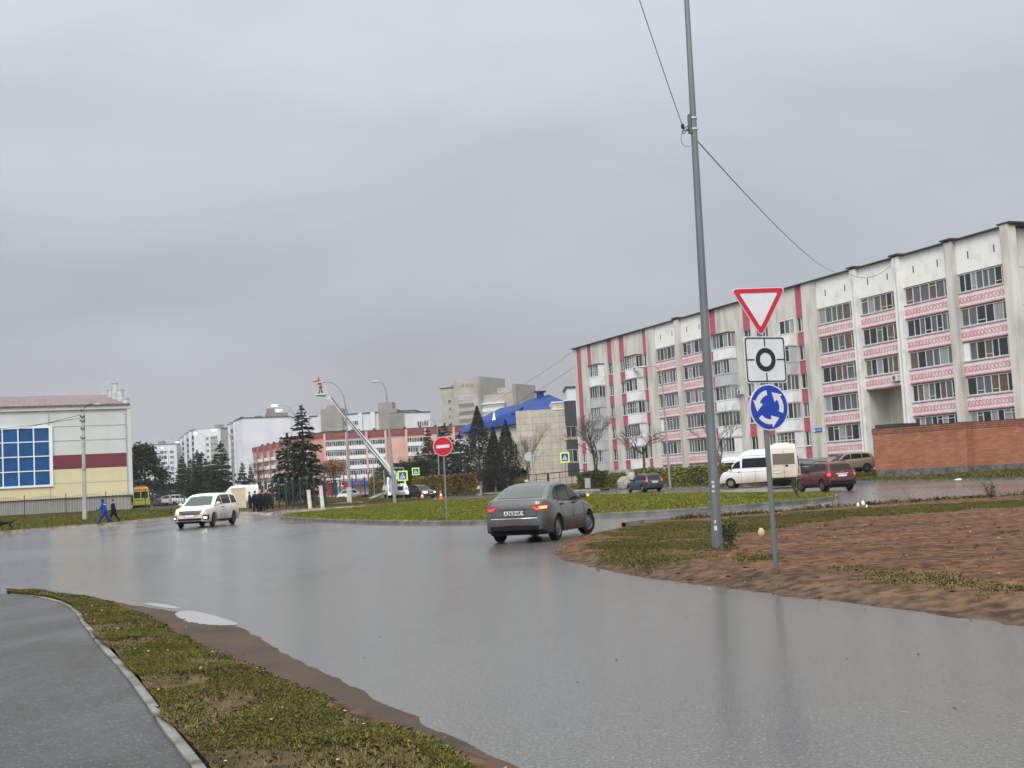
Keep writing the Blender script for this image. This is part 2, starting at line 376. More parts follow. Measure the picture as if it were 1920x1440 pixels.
GRN = [(.135, .16, .03), (.21, .20, .045), (.33, .265, .10), (.23, .15, .06), (.10, .125, .03)]
def patches_l(P):
    q = vn(P[:, 0], P[:, 1], 1.9, 4)
    r_ = vn(P[:, 0], P[:, 1], .9, 6)
    return (1-bare_l(P))*np.clip(.95-.95*smooth01((q-.2)/.3)-.8*smooth01((r_-.45)/.2), .06, 1)
blades('verge_grass', 360000, VL, zvl, .038, .0028, gcol(GRN, [3, 2.6, 2.4, 1.4, 1.6], 1.1, amp=.35), 'matted autumn grass on the near verge beside the footpath', .9, patches_l)
# mud running along the road side of the verge, with water standing in it
mud = [(232, 1127), (300, 1138), (380, 1150), (440, 1165), (495, 1188), (545, 1215), (610, 1249), (705, 1296), (805, 1342), (915, 1390), (1040, 1442), (1210, 1520)]
PUD2 = G2([(268, 1131), (300, 1131), (330, 1137), (342, 1142), (308, 1141)])
PUDP = G2([(326, 1152), (352, 1145), (385, 1150), (420, 1160), (448, 1173), (400, 1174), (350, 1168)])
def PUD(P): return np.maximum(smooth01(sd(P, PUDP)/.12+.6), smooth01(sd(P, PUD2)/.12+.6))
MU = refine(G2(mud), .35, False, .035, 3)
patch('mud', MU+[(p[0]-.45, p[1]-.25) for p in E2[::-1][:-6]], lambda P: .0-.008+.024*smooth01(edist(P, MU, False)/.3)+.004*vn(P[:, 0], P[:, 1], 4)-.012*PUD(P), .12, DIRT)
WATER = mat('puddle_water', (.30, .285, .27), .02, spec=.6)  # pale base colour stands in for bright sky mirrored in the water
def ell(cx, cy, pts): return refine(G2(pts), .06)
for nm, pts in (('puddle', [(328, 1152), (352, 1146), (385, 1151), (420, 1161), (446, 1172), (400, 1173), (350, 1167)]), ('puddle', [(270, 1132), (300, 1132), (330, 1138), (340, 1141), (310, 1140)])):
    P_ = refine(G2(pts), .08); o = patch(nm, P_, (lambda P: np.full(len(P), .0085)) if pts[0][0] > 300 else (lambda P: np.full(len(P), .004)), .5, WATER); o['label'] = 'bright rainwater puddle by the verge'

# --- right verge: bare red soil with grass
up = [(1020, 1038), (1036, 1024), (1064, 1010), (1110, 999), (1160, 990), (1200, 984), (1330, 976), (1450, 966), (1560, 957), (1700, 948), (1820, 940), (1920, 933), (2140, 917), (2560, 897)]
lo = [(2650, 1300), (2200, 1226), (1920, 1182), (1760, 1160), (1600, 1140), (1520, 1130), (1440, 1119), (1370, 1110), (1290, 1099), (1200, 1086), (1130, 1075), (1075, 1063), (1042, 1054)]
UP = G2(up); LO = G2(lo); VR = refine(UP+LO, .45, True, .02)
UPr = refine(UP, .5, False)
GP = [[(1120, 1052), (1130, 1012), (1200, 992), (1330, 984), (1450, 974), (1560, 966), (1700, 957), (1830, 950), (1960, 945), (2100, 940), (1960, 958), (1800, 968), (1650, 978), (1540, 990), (1450, 1003), (1385, 1014), (1378, 1048), (1300, 1072), (1210, 1075), (1150, 1066)],
      [(1385, 1058), (1445, 1052), (1450, 1066), (1400, 1070)], [(1530, 1084), (1600, 1082), (1800, 1100), (1960, 1120), (1960, 1150), (1760, 1128), (1600, 1108)]]
GPw = [G2(p) for p in GP]
def sd(P, poly): d = edist(P, poly); return np.where(inside(P, poly), d, -d)
def grass_r(P):
    g = np.zeros(len(P))
    for i, p in enumerate(GPw):
        s = sd(P, p)+.45*vn(P[:, 0], P[:, 1], 1.6, i); g = np.maximum(g, smooth01((s+.25)/.8)*(1, .8, .42)[i])
    hole = vn(P[:, 0], P[:, 1], 1.1, 5)
    g = g*(1-.75*smooth01((hole-.35)/.25))
    return g*smooth01(edist(P, VR)/.35)
def zvr(P):
    d = edist(P, VR); return -.014+.155*smooth01(d/1.2)+.008*vn(P[:, 0], P[:, 1], 5, 2)+smooth01(d/.6)*(.014*vn(P[:, 0], P[:, 1], .6, 1)+.003*vn(P[:, 0], P[:, 1], 3.1, 2)+RNG.normal(0, .004, len(P)))
def soil_r(P):
    g = grass_r(P)[:, None]; v = (vn(P[:, 0]*.5, P[:, 1]*1.6, .8, 3)*.5+.5)[:, None]; dd = smooth01(edist(P, VR)/.7)[:, None]
    s = v*np.array([.160, .084, .042])+(1-v)*np.array([.080, .044, .025])
    lo_ = smooth01(1-edist(P, LO, False)/(1.6+.02*P[:, 1]))[:, None]; s = s*(1-.8*lo_)+.8*lo_*np.array([.092, .068, .047])
    s = s*dd+(1-dd)*np.array([.085, .057, .043])
    return s*(1-g)+g*np.array([.085, .066, .030])
patch('bare_soil', VR, zvr, .22, SOIL, attrf=soil_r)
G2c = [(.12, .15, .03), (.18, .18, .05), (.29, .23, .09), (.19, .125, .055), (.08, .11, .025)]
blades('roadside_grass', 380000, VR, zvr, .042, .0055, gcol(G2c, [1.6, 2.2, 3, 1.6, 1.2], .7), 'yellowing grass patches on the reddish bare soil of the right corner', .9, lambda P: np.clip(grass_r(P)**1.2-.04, 0, 1))
# clods of earth
cm = MB(); R0 = random.Random(3); cc = 0
while cc < 1300:
    p = (R0.uniform(2, 40), R0.uniform(15, 52)); a = np.array([p])
    if not inside(a, VR)[0] or grass_r(a)[0] > .5: continue
    z = zvr(a)[0]; r = R0.uniform(.008, .026)*(1 if R0.random() < .985 else 2.0); cm.ball((p[0], p[1], z+r*.1), r, 0, 5, (R0.uniform(.8, 1.7), 1, .6)); cc += 1
tag(cm.build('soil_clods', mat('soil_dark', (.13, .07, .045), .9, var=.3)), 'loose clods of earth scattered over the bare soil', 'soil', kind='stuff')
up2 = refine(G2([(1165, 988.5), (1200, 983), (1330, 975), (1450, 965)]), .6, False)
kerb('kerb', up2, .14, 0, .14, KERB, False, -1, 'grey kerb along the back of the right corner')
# mud skirt on the asphalt around the corner
sk = refine(G2([(1200, 1085), (1130, 1074), (1075, 1062), (1042, 1053), (1022, 1042), (1034, 1025), (1060, 1011), (1045, 1009), (1010, 1026), (1002, 1044), (1030, 1062), (1075, 1074), (1130, 1083)]), .3, True, .03)
0 and patch('mud', sk, lambda P: np.full(len(P), .004), .4, mat('wet_mud_film', (.078, .064, .055), .34, col2=(.06, .052, .045), scale=1.5))
_lo = refine(G2([(1075, 1063), (1130, 1075), (1200, 1086), (1290, 1099), (1440, 1119), (1600, 1140), (1760, 1160), (1960, 1188)]), .25, False)
sk2 = [(p[0]+.15, p[1]+.45) for p in _lo]+[(p[0]-.10, p[1]-.04-.22*max(0, float(vn(np.array([p[0]]), np.array([p[1]]), 1.3, 1)[0])+.15)-.02*random.random()) for p in _lo[::-1]]
sk2_ = (G2([(1075, 1063), (1130, 1075), (1200, 1086), (1290, 1099), (1440, 1119), (1600, 1140), (1760, 1160), (1960, 1188), (1960, 1192), (1760, 1166), (1600, 1146), (1440, 1125), (1290, 1106), (1200, 1094), (1120, 1083)]))
0 and patch('mud', sk2, lambda P: np.full(len(P), .0045), .4, DIRT)

# --- central island
isl = [(528, 974), (580, 978), (640, 981), (700, 983), (800, 985), (900, 984), (1000, 979), (1110, 972), (1200, 967), (1300, 961), (1380, 955), (1440, 950), (1500, 945), (1550, 940), (1572, 935), (1560, 931.5), (1500, 930), (1420, 929.5), (1330, 929.5), (1240, 931), (1150, 933), (1050, 936), (920, 940), (800, 945), (720, 951), (640, 958), (570, 965), (535, 969.5)]
IS = refine(G2(isl), .8)
kerb('kerb', IS, .16, 0, .17, KERB, True, 1, 'grey kerb ring round the central grass island')
ISi = [tuple(p) for p in IS]
def zis(P): d = edist(P, IS); return .16+.22*smooth01(d/7)+.03*vn(P[:, 0], P[:, 1], .7)
patch('island', ISi, lambda P: np.where(edist(P, IS) < .01, .1, zis(P)), 1.0, SOIL, attrf=lambda P: np.tile(np.array([[.085, .085, .022]]), (len(P), 1)))
ISG = [(.19, .23, .022), (.27, .28, .035), (.33, .30, .07), (.14, .18, .025), (.26, .20, .07)]
blades('island_grass', 320000, ISi, zis, .085, .021, gcol(ISG, [3, 3.2, 1.4, 2, .8], .35), 'bright yellow-green grass on the central island', .8, lambda P: .25+.75*smooth01(edist(P, IS)/.5))

# --- left lawn and the fenced verge behind
lk = [(-420, 1044), (-140, 1017), (0, 1002), (90, 993), (200, 985), (270, 978), (330, 972), (400, 966), (450, 963), (500, 966), (520, 963), (560, 959), (640, 954), (700, 950.5), (760, 947), (800, 943.5), (821, 940)]
LK = refine(G2(lk), 1.2, False)
bk = [(808, 937.5), (760, 936.8), (700, 937.5), (660, 938.5), (620, 940), (560, 943), (500, 946.5), (455, 949)]
LB = G2(bk)+[(-24, 135), (-40, 175), (-120, 175), (-60, 60)]
LL = LK+LB
def zll(P):
    d = edist(P, LK, False); k = np.clip((-P[:, 0]-14)/12, 0, 1)
    return .12+d*(.002+.010*k)*np.minimum(1, 40/(d+1e-6))
patch('lawn', LL, zll, 2.2, SOIL, attrf=lambda P: np.where((P[:, 0] < -24)[:, None], np.array([[.082, .074, .022]]), np.array([[.075, .055, .032]])))
kerb('kerb', LK, .16, 0, .15, KERBW, False, 1, 'cream painted kerb in front of the left lawn')
L1 = [p for p in G2([(-140, 1016), (0, 1001), (200, 984), (330, 971), (330, 961)])]+[(-32, 122), (-44, 138), (-75, 138), (-50, 75)]
blades('lawn_grass', 110000, L1, zll, .11, .035, gcol([(.125, .14, .020), (.17, .165, .03), (.22, .17, .05), (.09, .10, .02)], [3, 3, 1.4, 2], .3), 'short green-brown grass in front of the left fence', .8)
L2 = G2([(560, 956), (700, 948), (790, 941), (808, 938), (700, 938), (600, 941), (545, 948)])
blades('verge_grass', 30000, L2, zll, .11, .035, gcol([(.11, .12, .022), (.16, .15, .035), (.17, .12, .05)], [2, 2, 1.5], .3), 'sparse grass on the lamp post verge behind the island', .8)
# slabs of old kerb on that verge
for px, py, l, a in ((625, 942.5, 2.4, .9), (642, 945, 4.0, .85)):
    p = gp(px, py, .13); b = MB().box(-l/2, l/2, -.15, .15, 0, .14).build('kerb_stone', KERBW, loc=p, rot=(0, 0, a-.7)); tag(b, 'old kerb stone lying on the lamp post verge, '+('farther and shorter one' if l < 3 else 'nearer and longer one'), 'kerb stone')

# --- far lawn rising to the apartment block
fk = [(586, 934), (612, 933), (660, 930.5), (730, 928.6), (817, 927), (880, 926.2), (940, 925.2), (1000, 923.5), (1071, 921), (1125, 919.7), (1180, 918.5), (1250, 917), (1330, 914.7), (1450, 911), (1600, 905.5), (1750, 902.7), (1920, 899.5), (2150, 894)]
FK = refine(G2(fk), 2.5, False)
def kd(P): return edist(P, FK, False)
def zfar(P): d = kd(P); r = np.clip((P[:, 0]+10)/25, 0, 1); return .12+(.62*smooth01(d/24)+.4*smooth01(d/42))*(.25+.75*r)
vs = []; fs = []; ds = [0, .3, .8, 1.5, 2.5, 4, 5.5, 7, 9, 11, 13, 16, 20, 25, 32, 40, 55, 80, 120, 200, 320, 500]
Z0 = lambda p: 0
Pk = []
for p in FK:
    R_ = hypot(*p)
    for d in ds: Pk.append((p[0]*(1+d/R_), p[1]*(1+d/R_)))
Pk = np.array(Pk); Zk = zfar(Pk); nd = len(ds)
vs = [(a, b, c) for (a, b), c in zip(Pk, Zk)]
fs = [(i*nd+j, (i+1)*nd+j, (i+1)*nd+j+1, i*nd+j+1) for i in range(len(FK)-1) for j in range(nd-1)]
me = bpy.data.meshes.new('lawn'); me.from_pydata(vs, [], fs); me.materials.append(mat('far_lawn', (.105, .10, .028), .95, col2=(.072, .062, .026), scale=.5, detail=8, bump=.08, bscale=5))
me.polygons.foreach_set('use_smooth', [True]*len(fs)); o = link('lawn', me); o['kind'] = 'structure'
kw = [i for i, p in enumerate(FK) if p[0] < FK[-1][0] and proj((p[0], p[1], 0))[0] < 1127]
kerb('kerb', FK[:kw[-1]+1], .16, 0, .14, KERBW, False, 1, 'cream painted kerb at the far side of the ring road')
kerb('kerb', FK[kw[-1]+1:], .16, 0, .14, KERB, False, 1, 'dark kerb at the far side of the ring road')
FL = [tuple(p) for p in FK]+[(p[0]*(1+24/hypot(*p)), p[1]*(1+24/hypot(*p))) for p in FK[::-1]]
blades('lawn_grass', 170000, FL, zfar, .13, .045, gcol([(.115, .125, .018), (.16, .15, .028), (.20, .155, .045), (.08, .09, .02), (.13, .085, .04)], [3, 3, 1.8, 2, 1.2], .2), 'rough green and brown grass between the ring road and the apartment block', .8,
       lambda P: .35+.65*smooth01((kd(P)-.3)/1)*(1-.8*smooth01(1-np.abs(kd(P)-9)/1.6)*(P[:, 0] > 8)))
# footpath across the far lawn
pa = []
for p in FK:
    px = proj((p[0], p[1], 0))[0]
    if 1035 < px < 1640: pa.append(p)
a_ = [(p[0]*(1+7.8/hypot(*p)), p[1]*(1+7.8/hypot(*p))) for p in pa]; b_ = [(p[0]*(1+9.9/hypot(*p)), p[1]*(1+9.9/hypot(*p))) for p in pa]
patch('footpath', refine(a_, 1.5, False)+refine(b_, 1.5, False)[::-1], lambda P: zfar(P)+.05, 1.2, mat('footpath_grey', (.17, .165, .155), .45, var=.25, scale=1.2))
# car park and side street behind
patch('parking_lot', [(-46, 128), (-27, 128), (-25, 330), (-130, 330), (-90, 190), (-46, 150)], lambda P: np.full(len(P), .42), 30, asphalt('wet_yard', (.06, .06, .06), .25, .45, .08))
blades('weeds', 9000, UPr[-52:]+[(p[0]-.2, p[1]-1.0) for p in UPr[-52:][::-1]], zvr, .2, .02, gcol([(.10, .12, .02), (.2, .17, .06), (.10, .07, .04)], [2, 1.5, 1.5], 2), 'weeds and dead stalks along the back edge of the bare soil', .5, lambda P: .3+.7*(vn(P[:, 0], P[:, 1], 2.5, 1) > .1))

blades('dry_straw', 2500, VR, lambda P: zvr(P)+.01, .035, .003, gcol([(.34, .25, .15), (.26, .18, .11)], [2, 2], 1.2), 'thin dry straws and roots lying on the bare soil', 2.6, lambda P: .25+.5*(vn(P[:, 0]*.5, P[:, 1]*1.5, 1.1, 4) > .2), cat='straw')
# ================================================================== buildings
class Frame:
    """vertical facade frame: X along the facade, Y outwards, Z up"""
    def __init__(s, p, d):
        d = Vector((d[0], d[1])).normalized(); s.p = Vector((p[0], p[1])); s.d = d; s.a = atan2(d.y, d.x); s.n = Vector((-d.y, d.x))
    def uz(s, px, py, off=0.0):
        r = ray(px, py); q = s.p+s.n*off; det = -r.x*s.d.y+s.d.x*r.y
        t = (-q.x*s.d.y+s.d.x*q.y)/det; u = (r.x*q.y-r.y*q.x)/det
        return u, CH+r.z*t
    def u(s, px, py, off=0.0): return s.uz(px, py, off)[0]
    def root(s, name, label, cat, z=0, group=None): return empty(name, (s.p.x, s.p.y, z), label, cat, s.a, group)

G_DARK = mat('glass_dark', (.024, .028, .031), .10, spec=.42)
G_MID = mat('glass_curtained', (.105, .112, .115), .15, spec=.4, var=.35, scale=2.5, stretch=(3, 1, .2))
G_PALE = mat('glass_white_curtain', (.27, .28, .285), .2, spec=.35, var=.22, scale=3, stretch=(4, 1, .15))
G_WARM = mat('glass_brown_blind', (.12, .085, .062), .2, spec=.35, var=.2, scale=2)
PANES = [G_DARK, G_MID, G_PALE, G_WARM]
FRAME = mat('window_frame', (.66, .67, .67), .5, var=.08, scale=2)
FRAME_D = mat('window_frame_worn', (.34, .33, .31), .6, var=.2, scale=4)
def win_mesh(w, h, n, r, wts=(4, 3, 1, .6), fr=.055, frame=None, rows=1, dep=.07, tag_='window'):
    """glazing with n casements: frame bars and one pane each; origin at lower left, outward +Y"""
    b = MB(); xs = [0.0]
    for i in range(n): xs.append(xs[-1]+r.uniform(.8, 1.25))
    xs = [x/xs[-1]*w for x in xs]
    b.box(0, w, -dep, dep*.4, 0, fr, 0); b.box(0, w, -dep, dep*.4, h-fr, h, 0)
    for i, x in enumerate(xs):
        x0 = max(0, x-fr*.5); x1 = min(w, x+fr*.5); b.box(x0, x1, -dep, dep*.4, fr, h-fr, 0)
    for i in range(n):
        a, c = xs[i]+fr*.5, xs[i+1]-fr*.5; m = r.choices([1, 2, 3, 4], wts)[0]
        b.add([(a, -dep*.45, fr), (c, -dep*.45, fr), (c, -dep*.45, h-fr), (a, -dep*.45, h-fr)], [(0, 1, 2, 3)], m)
        if n > 2 and r.random() < .22: zz = h*r.choice([.2, .78]); b.box(a, c, -dep, dep*.45, zz, zz+fr*.8, 0)
    for k in range(1, rows): b.box(0, w, -dep, dep*.45, h*k/rows-fr*.3, h*k/rows+fr*.3, 0)
    return b.mesh(tag_, [frame or FRAME]+PANES)

# ------------------------------------------------ pink and white apartment block
CONC = mat('stained_concrete', (.62, .60, .545), .88, col2=(.36, .345, .30), scale=.55, detail=9, stretch=(1.6, 1, .35), thr=(.42, .72), bump=.02, bscale=12)
BRICKW = mat('whitewashed_brick', (.80, .79, .76), .85, col2=(.60, .58, .54), scale=.9, detail=9, thr=(.5, .8), bump=.015, bscale=9)
CRIM = mat('crimson_paint', (.46, .105, .155), .75, col2=(.32, .085, .12), scale=2.4, detail=8, thr=(.45, .7))
ROOFD = mat('roof_tar', (.055, .052, .05), .8)
WHITEP = mat('white_panel', (.76, .77, .77), .6, var=.1, scale=.8)
GREYP = mat('grey_panel', (.46, .48, .49), .6, var=.1, scale=.8)
PLINTH = mat('grey_plinth', (.34, .345, .34), .85, var=.3, scale=.8)
def lace():
    """white lattice ornament on faded pink"""
    m = mat('pink_lattice', (.6, .3, .35), .75); t, b = nodes(m); N = t.nodes.new; L = t.links.new
    co = N('ShaderNodeTexCoord'); sp = N('ShaderNodeSeparateXYZ'); L(co.outputs['Object'], sp.inputs[0])
    def M(op, a, b2=None, c=None):
        n = N('ShaderNodeMath'); n.operation = op
        for i, q in enumerate((a, b2, c)):
            if q is None: continue
            if isinstance(q, (int, float)): n.inputs[i].default_value = q
            else: L(q, n.inputs[i])
        return n.outputs[0]
    X = sp.outputs[0]; Z = sp.outputs[2]           # Z: 0..1.15 m panel height
    def ring(off, p=.42):
        xx = M('ADD', X, M('MULTIPLY_ADD', Z, -.38, off)); fx = M('SUBTRACT', M('MODULO', xx, p), p/2)
        zz = M('SUBTRACT', Z, .56)
        r = M('SQRT', M('ADD', M('POWER', M('DIVIDE', fx, .20), 2), M('POWER', M('DIVIDE', zz, .27), 2)))
        return M('LESS_THAN', M('ABSOLUTE', M('SUBTRACT', r, .82)), .15)
    rg = ring(20.0, .40)
    def band(z, h): return M('LESS_THAN', M('ABSOLUTE', M('SUBTRACT', Z, z)), h)
    dots = M('MULTIPLY', M('MAXIMUM', band(.23, .075), band(.90, .075)), M('GREATER_THAN', M('MODULO', M('ADD', X, 20), .24), .10))
    red = M('MINIMUM', M('MAXIMUM', rg, M('MAXIMUM', band(.04, .05), band(1.11, .035))), 1)
    n1 = N('ShaderNodeTexNoise'); n1.inputs['Scale'].default_value = 1.3; n1.inputs['Detail'].default_value = 9; L(co.outputs['Object'], n1.inputs['Vector'])
    wear = N('ShaderNodeMapRange'); wear.inputs[1].default_value = .42; wear.inputs[2].default_value = .6; L(n1.outputs['Fac'], wear.inputs[0])
    a = N('ShaderNodeMix'); a.data_type = 'RGBA'; L(wear.outputs[0], a.inputs[0]); a.inputs[6].default_value = (.68, .45, .49, 1); a.inputs[7].default_value = (.72, .60, .61, 1)
    w = N('ShaderNodeMix'); w.data_type = 'RGBA'; L(dots, w.inputs[0]); L(a.outputs[2], w.inputs[6]); w.inputs[7].default_value = (.76, .74, .72, 1)
    c = N('ShaderNodeMix'); c.data_type = 'RGBA'; L(wear.outputs[0], c.inputs[0]); c.inputs[6].default_value = (.48, .16, .21, 1); c.inputs[7].default_value = (.44, .27, .28, 1)
    d = N('ShaderNodeMix'); d.data_type = 'RGBA'; L(red, d.inputs[0]); L(w.outputs[2], d.inputs[6]); L(c.outputs[2], d.inputs[7]); L(d.outputs[2], b.inputs['Base Color'])
    return m
LACE = lace()

N0 = at(1885, 423, 94); M0 = at(1075, 657, 168.6)
FB = Frame(N0, M0-N0); ZT = (N0.z+M0.z)/2
B1 = FB.root('apartment_block', 'long five-storey block with pink lattice balconies, crimson stripes and stained concrete, on the right', 'apartment block')
LEN = 80.46
wl = MB()
GZ = .3
bays = [(0.1, 5.62), (6.5, 12.22), (13.0, 18.2), (18.92, 24.62), (45.4, 50.75), (51.62, 57.0)]
narrow = [(26.93, 28.1), (33.2, 34.4), (36.4, 37.7), (43.2, 44.4), (59.2, 60.25), (65.35, 66.7), (68.85, 70.1), (75.0, 76.1), (78.2, 79.5)]
balc = [(28.4, 31.5), (39.4, 42.5), (60.55, 63.5), (71.2, 74.0)]
# solid core
wl.box(-.0, 13.0, -12, -.25, GZ, ZT-.05); wl.box(18.2, LEN, -12, -.25, GZ, ZT-.05); wl.box(13.0, 18.2, -12, -.25, 7.95, ZT-.05)
wl.box(13.0, 18.2, -12, -6, GZ, 7.95, 4)                     # near-black block closing the passage, its shade put into the colour
wl.box(16.2, 18.2, -6, -2.4, GZ, 7.95, 0); wl.box(13.0, 16.2, -3.0, -2.4, 6.9, 7.95, 0); wl.box(13.0, 13.4, -6, -2.4, GZ, 6.9, 0)
# piers
for a, b in ((5.62, 6.5), (12.22, 13.0), (18.2, 18.92), (50.75, 51.62)): wl.box(a, b, -.25, .42, GZ, ZT, 1 if a > 10 and a < 20 else 0)
wl.box(-.75, .1, -.25, .55, GZ, ZT+.12, 0)
for a, b in ((24.62, 26.93), (57.0, 59.2)): wl.box(a, b, -.25, .12, GZ, ZT, 0)
flat = []
cur = 28.1
for a, b in narrow[1:4]+[(45.4, 45.4)]: wl.box(cur, a, -.25, 0, GZ, ZT, 0); cur = b
cur = 60.25
for a, b in narrow[5:]+[(LEN, LEN)]: wl.box(cur, a, -.25, 0, GZ, ZT, 0); cur = b
# end wall panels facing the junction
for i in range(4):
    for k in range(6): wl.box(-.16, 0, -12+i*2.93, -12+i*2.93+2.89, 1+k*2.98, 1+k*2.98+2.94, 0)
wall = wl.build('wall', [CONC, BRICKW, PLINTH, PLINTH, mat('passage_shade', (.05, .05, .05), .9)], B1)
pb = MB()
for a, b in ((-.75, 13.0), (18.2, LEN)): pb.box(a, b, -.2, .22, GZ-.5, 2.12)
pb.build('plinth', PLINTH, B1)
rm = MB(); rm.box(-.9, LEN+.1, -12.2, .32, ZT, ZT+.12)
for a, b in ((5.4, 6.7), (12.0, 13.2), (18.0, 19.1), (50.5, 51.9), (-1.0, .3)): rm.box(a, b, -1, .62, ZT+.12 if a > -1 else ZT+.13, ZT+.25)
rm.build('roof', ROOFD, B1)
for u in (21.5, 47.6, 53.3, 75.2):
    r_ = MB(); r_.box(u, u+1.6, -3, -2, ZT+.1, ZT+.5); r_.box(u-.3, u+1.9, -3.3, -1.7, ZT+.5, ZT+.58); r_.build('roof_vent', ROOFD, B1)
RB = random.Random(11)
# attic walls over the loggias, with slot vents
for a, b in bays:
    q = MB(); q.box(a, b, -.25, .0, 16.28, ZT, 0)
    q.build('attic_panel', BRICKW, B1)
    for f in (.22, .74):
        u = a+(b-a)*f; MB().box(u, u+.13, -.02, .012, 17.35, 17.95).build('slot_vent', ROOFD, B1)
pm_cache = {}
for bi, (a, b) in enumerate(bays):
    for k in range(5):
        zt = 16.25-2.8*k; zb = 14.74-2.8*k
        if bi == 2 and k >= 3: continue
        w = b-a; ins = .0
        if (bi, k) in ((0, 2), (5, 3)): ins = .55
        o = link('loggia_window', win_mesh(w-ins-.1, zt-zb-.06, RB.choice([6, 6, 7, 8]), RB, (3.2, 3, 1.2, .9)), B1, loc=(a+.03, -.10+RB.uniform(-.03, .03), zb+.03))
        if ins: MB().box(b-ins-.05, b, -.25, -.06, zb, zt).build('white_infill', WHITEP, B1)
        MB().box(a, b, -.25, .10, zb-.07, zb+.03).build('window_sill', GREYP, B1)
        q = MB(); q.box(0, w, -.15, .05, 0, 1.15); q.build('balcony_panel', LACE, B1, loc=(a, 0, zb-.07-1.15))
        pbm = MB(); pbm.box(a, b, -.25, -.05, zb-1.30, zb-1.22); 
# narrow windows in crimson stripes
nwm = [win_mesh(1.16, 1.4, 2, RB, (4, 3, 1.5, .3)) for _ in range(4)]
for a, b in narrow:
    w = b-a; st = 3 if a > 78 else 0
    q = MB(); z = ZT
    for k in range(st, 5):
        zt = 15.95-2.8*k; zb = zt-1.42
        q = MB(); q.box(a, b, -.25, -.02, zt, z); q.build('painted_stripe', CRIM, B1); z = zb
        o = link('narrow_window', nwm[(k+int(a)) % 4], B1, loc=(a+.01, -.13, zb)); o.scale = ((w-.02)/1.16, 1, 1.01)
        MB().box(a, b, -.2, .04, zb-.05, zb+.0).build('window_sill', WHITEP, B1)
    q = MB(); q.box(a, b, -.25, -.02, 2.15, z-.05); q.build('painted_stripe', CRIM, B1)
# glazed balconies
for bi, (a, b) in enumerate(balc):
    w = b-a; dp = .95
    for k in range(5):
        zb = 14.45-2.8*k; pan = RB.choice([WHITEP, WHITEP, GREYP])
        q = MB(); q.box(0, w, 0, dp, -1.12, 0); q.box(-.04, w+.04, 0, dp+.04, -.02, .05)
        bo = q.build('balcony', pan, B1, loc=(a, .0, zb))
        if bi == 0 and k == 0:
            MB().box(.2, .25, dp-.1, dp-.05, 0, .5).build('balcony_rail', mat('green_cloth', (.05, .13, .09), .8), bo); link('balcony_glazing', win_mesh(w*.8, 1.5, 3, RB), bo, loc=(.1, .05, .03))
        else:
            link('balcony_glazing', win_mesh(w-.04, 1.5, RB.choice([4, 5]), RB, (3, 3, 1.2, .3), rows=RB.choice([1, 1, 2])), bo, loc=(.02, dp-.03, .03))
            if RB.random() < .55: link('balcony_glazing', win_mesh(dp-.08, 1.5, 2, RB), bo, loc=(0, .04, .03), rot=(0, 0, pi/2))
            else: MB().box(-.0, .06, .0, dp-.05, .03, 1.53).build('balcony_side', pan, bo)
            MB().box(w-.05, w, .0, dp-.05, .03, 1.53).build('balcony_side', pan, bo)
            MB().box(-.08, w+.08, 0, dp+.1, 1.55, 1.66).build('balcony_slab', ROOFD if k in (0,) else GREYP, bo)
# air conditioners, passage post, address plate
def aircon(u, y, z):
    q = MB(); q.box(0, .8, 0, .32, 0, .55, 0); q.tube([(.42, .32, .28), (.42, .335, .28)], .2, 12, 1); q.bar((.05, .0, -.03), (.05, .3, -.03), .04, m=1); q.bar((.7, .0, -.03), (.7, .3, -.03), .04, m=1)
    q.build('air_conditioner', [mat('aircon_white', (.62, .62, .6), .5), mat('aircon_grille', (.12, .12, .12), .6)], B1, loc=(u, y, z))
aircon(13.5, .06, 8.35); aircon(38.4, .02, 9.3); aircon(60.0, .95, 14.0)
q = MB(); q.box(14.6, 15.0, -2.2, -1.8, .9, 5.2); q.box(14.5, 15.1, -2.3, -1.7, 5.2, 5.3); q.prism([(14.5, 5.3), (15.1, 5.3), (14.8, 5.6)], -2.3, -1.7, 'y'); q.build('gate_post', WHITEP, B1)
q = MB(); q.box(25.1, 26.4, .12, .16, 4.55, 4.95, 0); q.box(26.15, 26.36, .16, .165, 4.6, 4.9, 1); q.box(25.18, 26.0, .16, .165, 4.72, 4.78, 1)
q.build('address_plate', [mat('plate_blue', (.02, .10, .42), .4), mat('plate_white', (.7, .7, .7), .5)], B1)
# drain pipe and cable stains
for u in (12.6, 18.55): MB().tube([(u, .45, 2), (u, .45, ZT)], .05, 6).build('drainpipe', GREYP, B1)

# ------------------------------------------------ sports hall on the left
RH = at(245.5, 850, 143); FH = Frame((RH.x, RH.y), (-.927, -.375)); 
# Frame normal must face the camera: X runs from the right corner to the left
if FH.n.dot(Vector((-RH.x, -RH.y))) < 0: FH = Frame((RH.x, RH.y), (.927, .375))
sg = 1 if FH.d.x < 0 else -1
BH = FH.root('sports_hall', 'low hall in pale grey, dark red and cream cladding with tinted blue windows, far left', 'hall')
def hz(px, py): u, z = FH.uz(px, py); return u, z
zE = hz(240, 766)[1]; zR1 = hz(240, 848.5)[1]; zR0 = hz(240, 874.5)[1]; zY = hz(240, 927.5)[1]
uL = hz(-150, 850)[0]; u0, u1 = min(0, uL), max(0, uL)
uw0 = hz(92.5, 850)[0]; zw1 = hz(92, 800.5)[1]; zw0 = hz(92, 909.5)[1]
CLG = mat('cladding_grey', (.56, .585, .57), .55, col2=(.50, .525, .51), scale=.5, detail=6)
CLY = mat('cladding_cream', (.66, .58, .34), .55, col2=(.59, .52, .32), scale=.5, detail=6)
CLR = mat('cladding_red', (.145, .018, .030), .45, var=.12, scale=.6)
us = hz(93.5, 850)[0]
def ub(a, b): return (min(a, b), max(a, b))
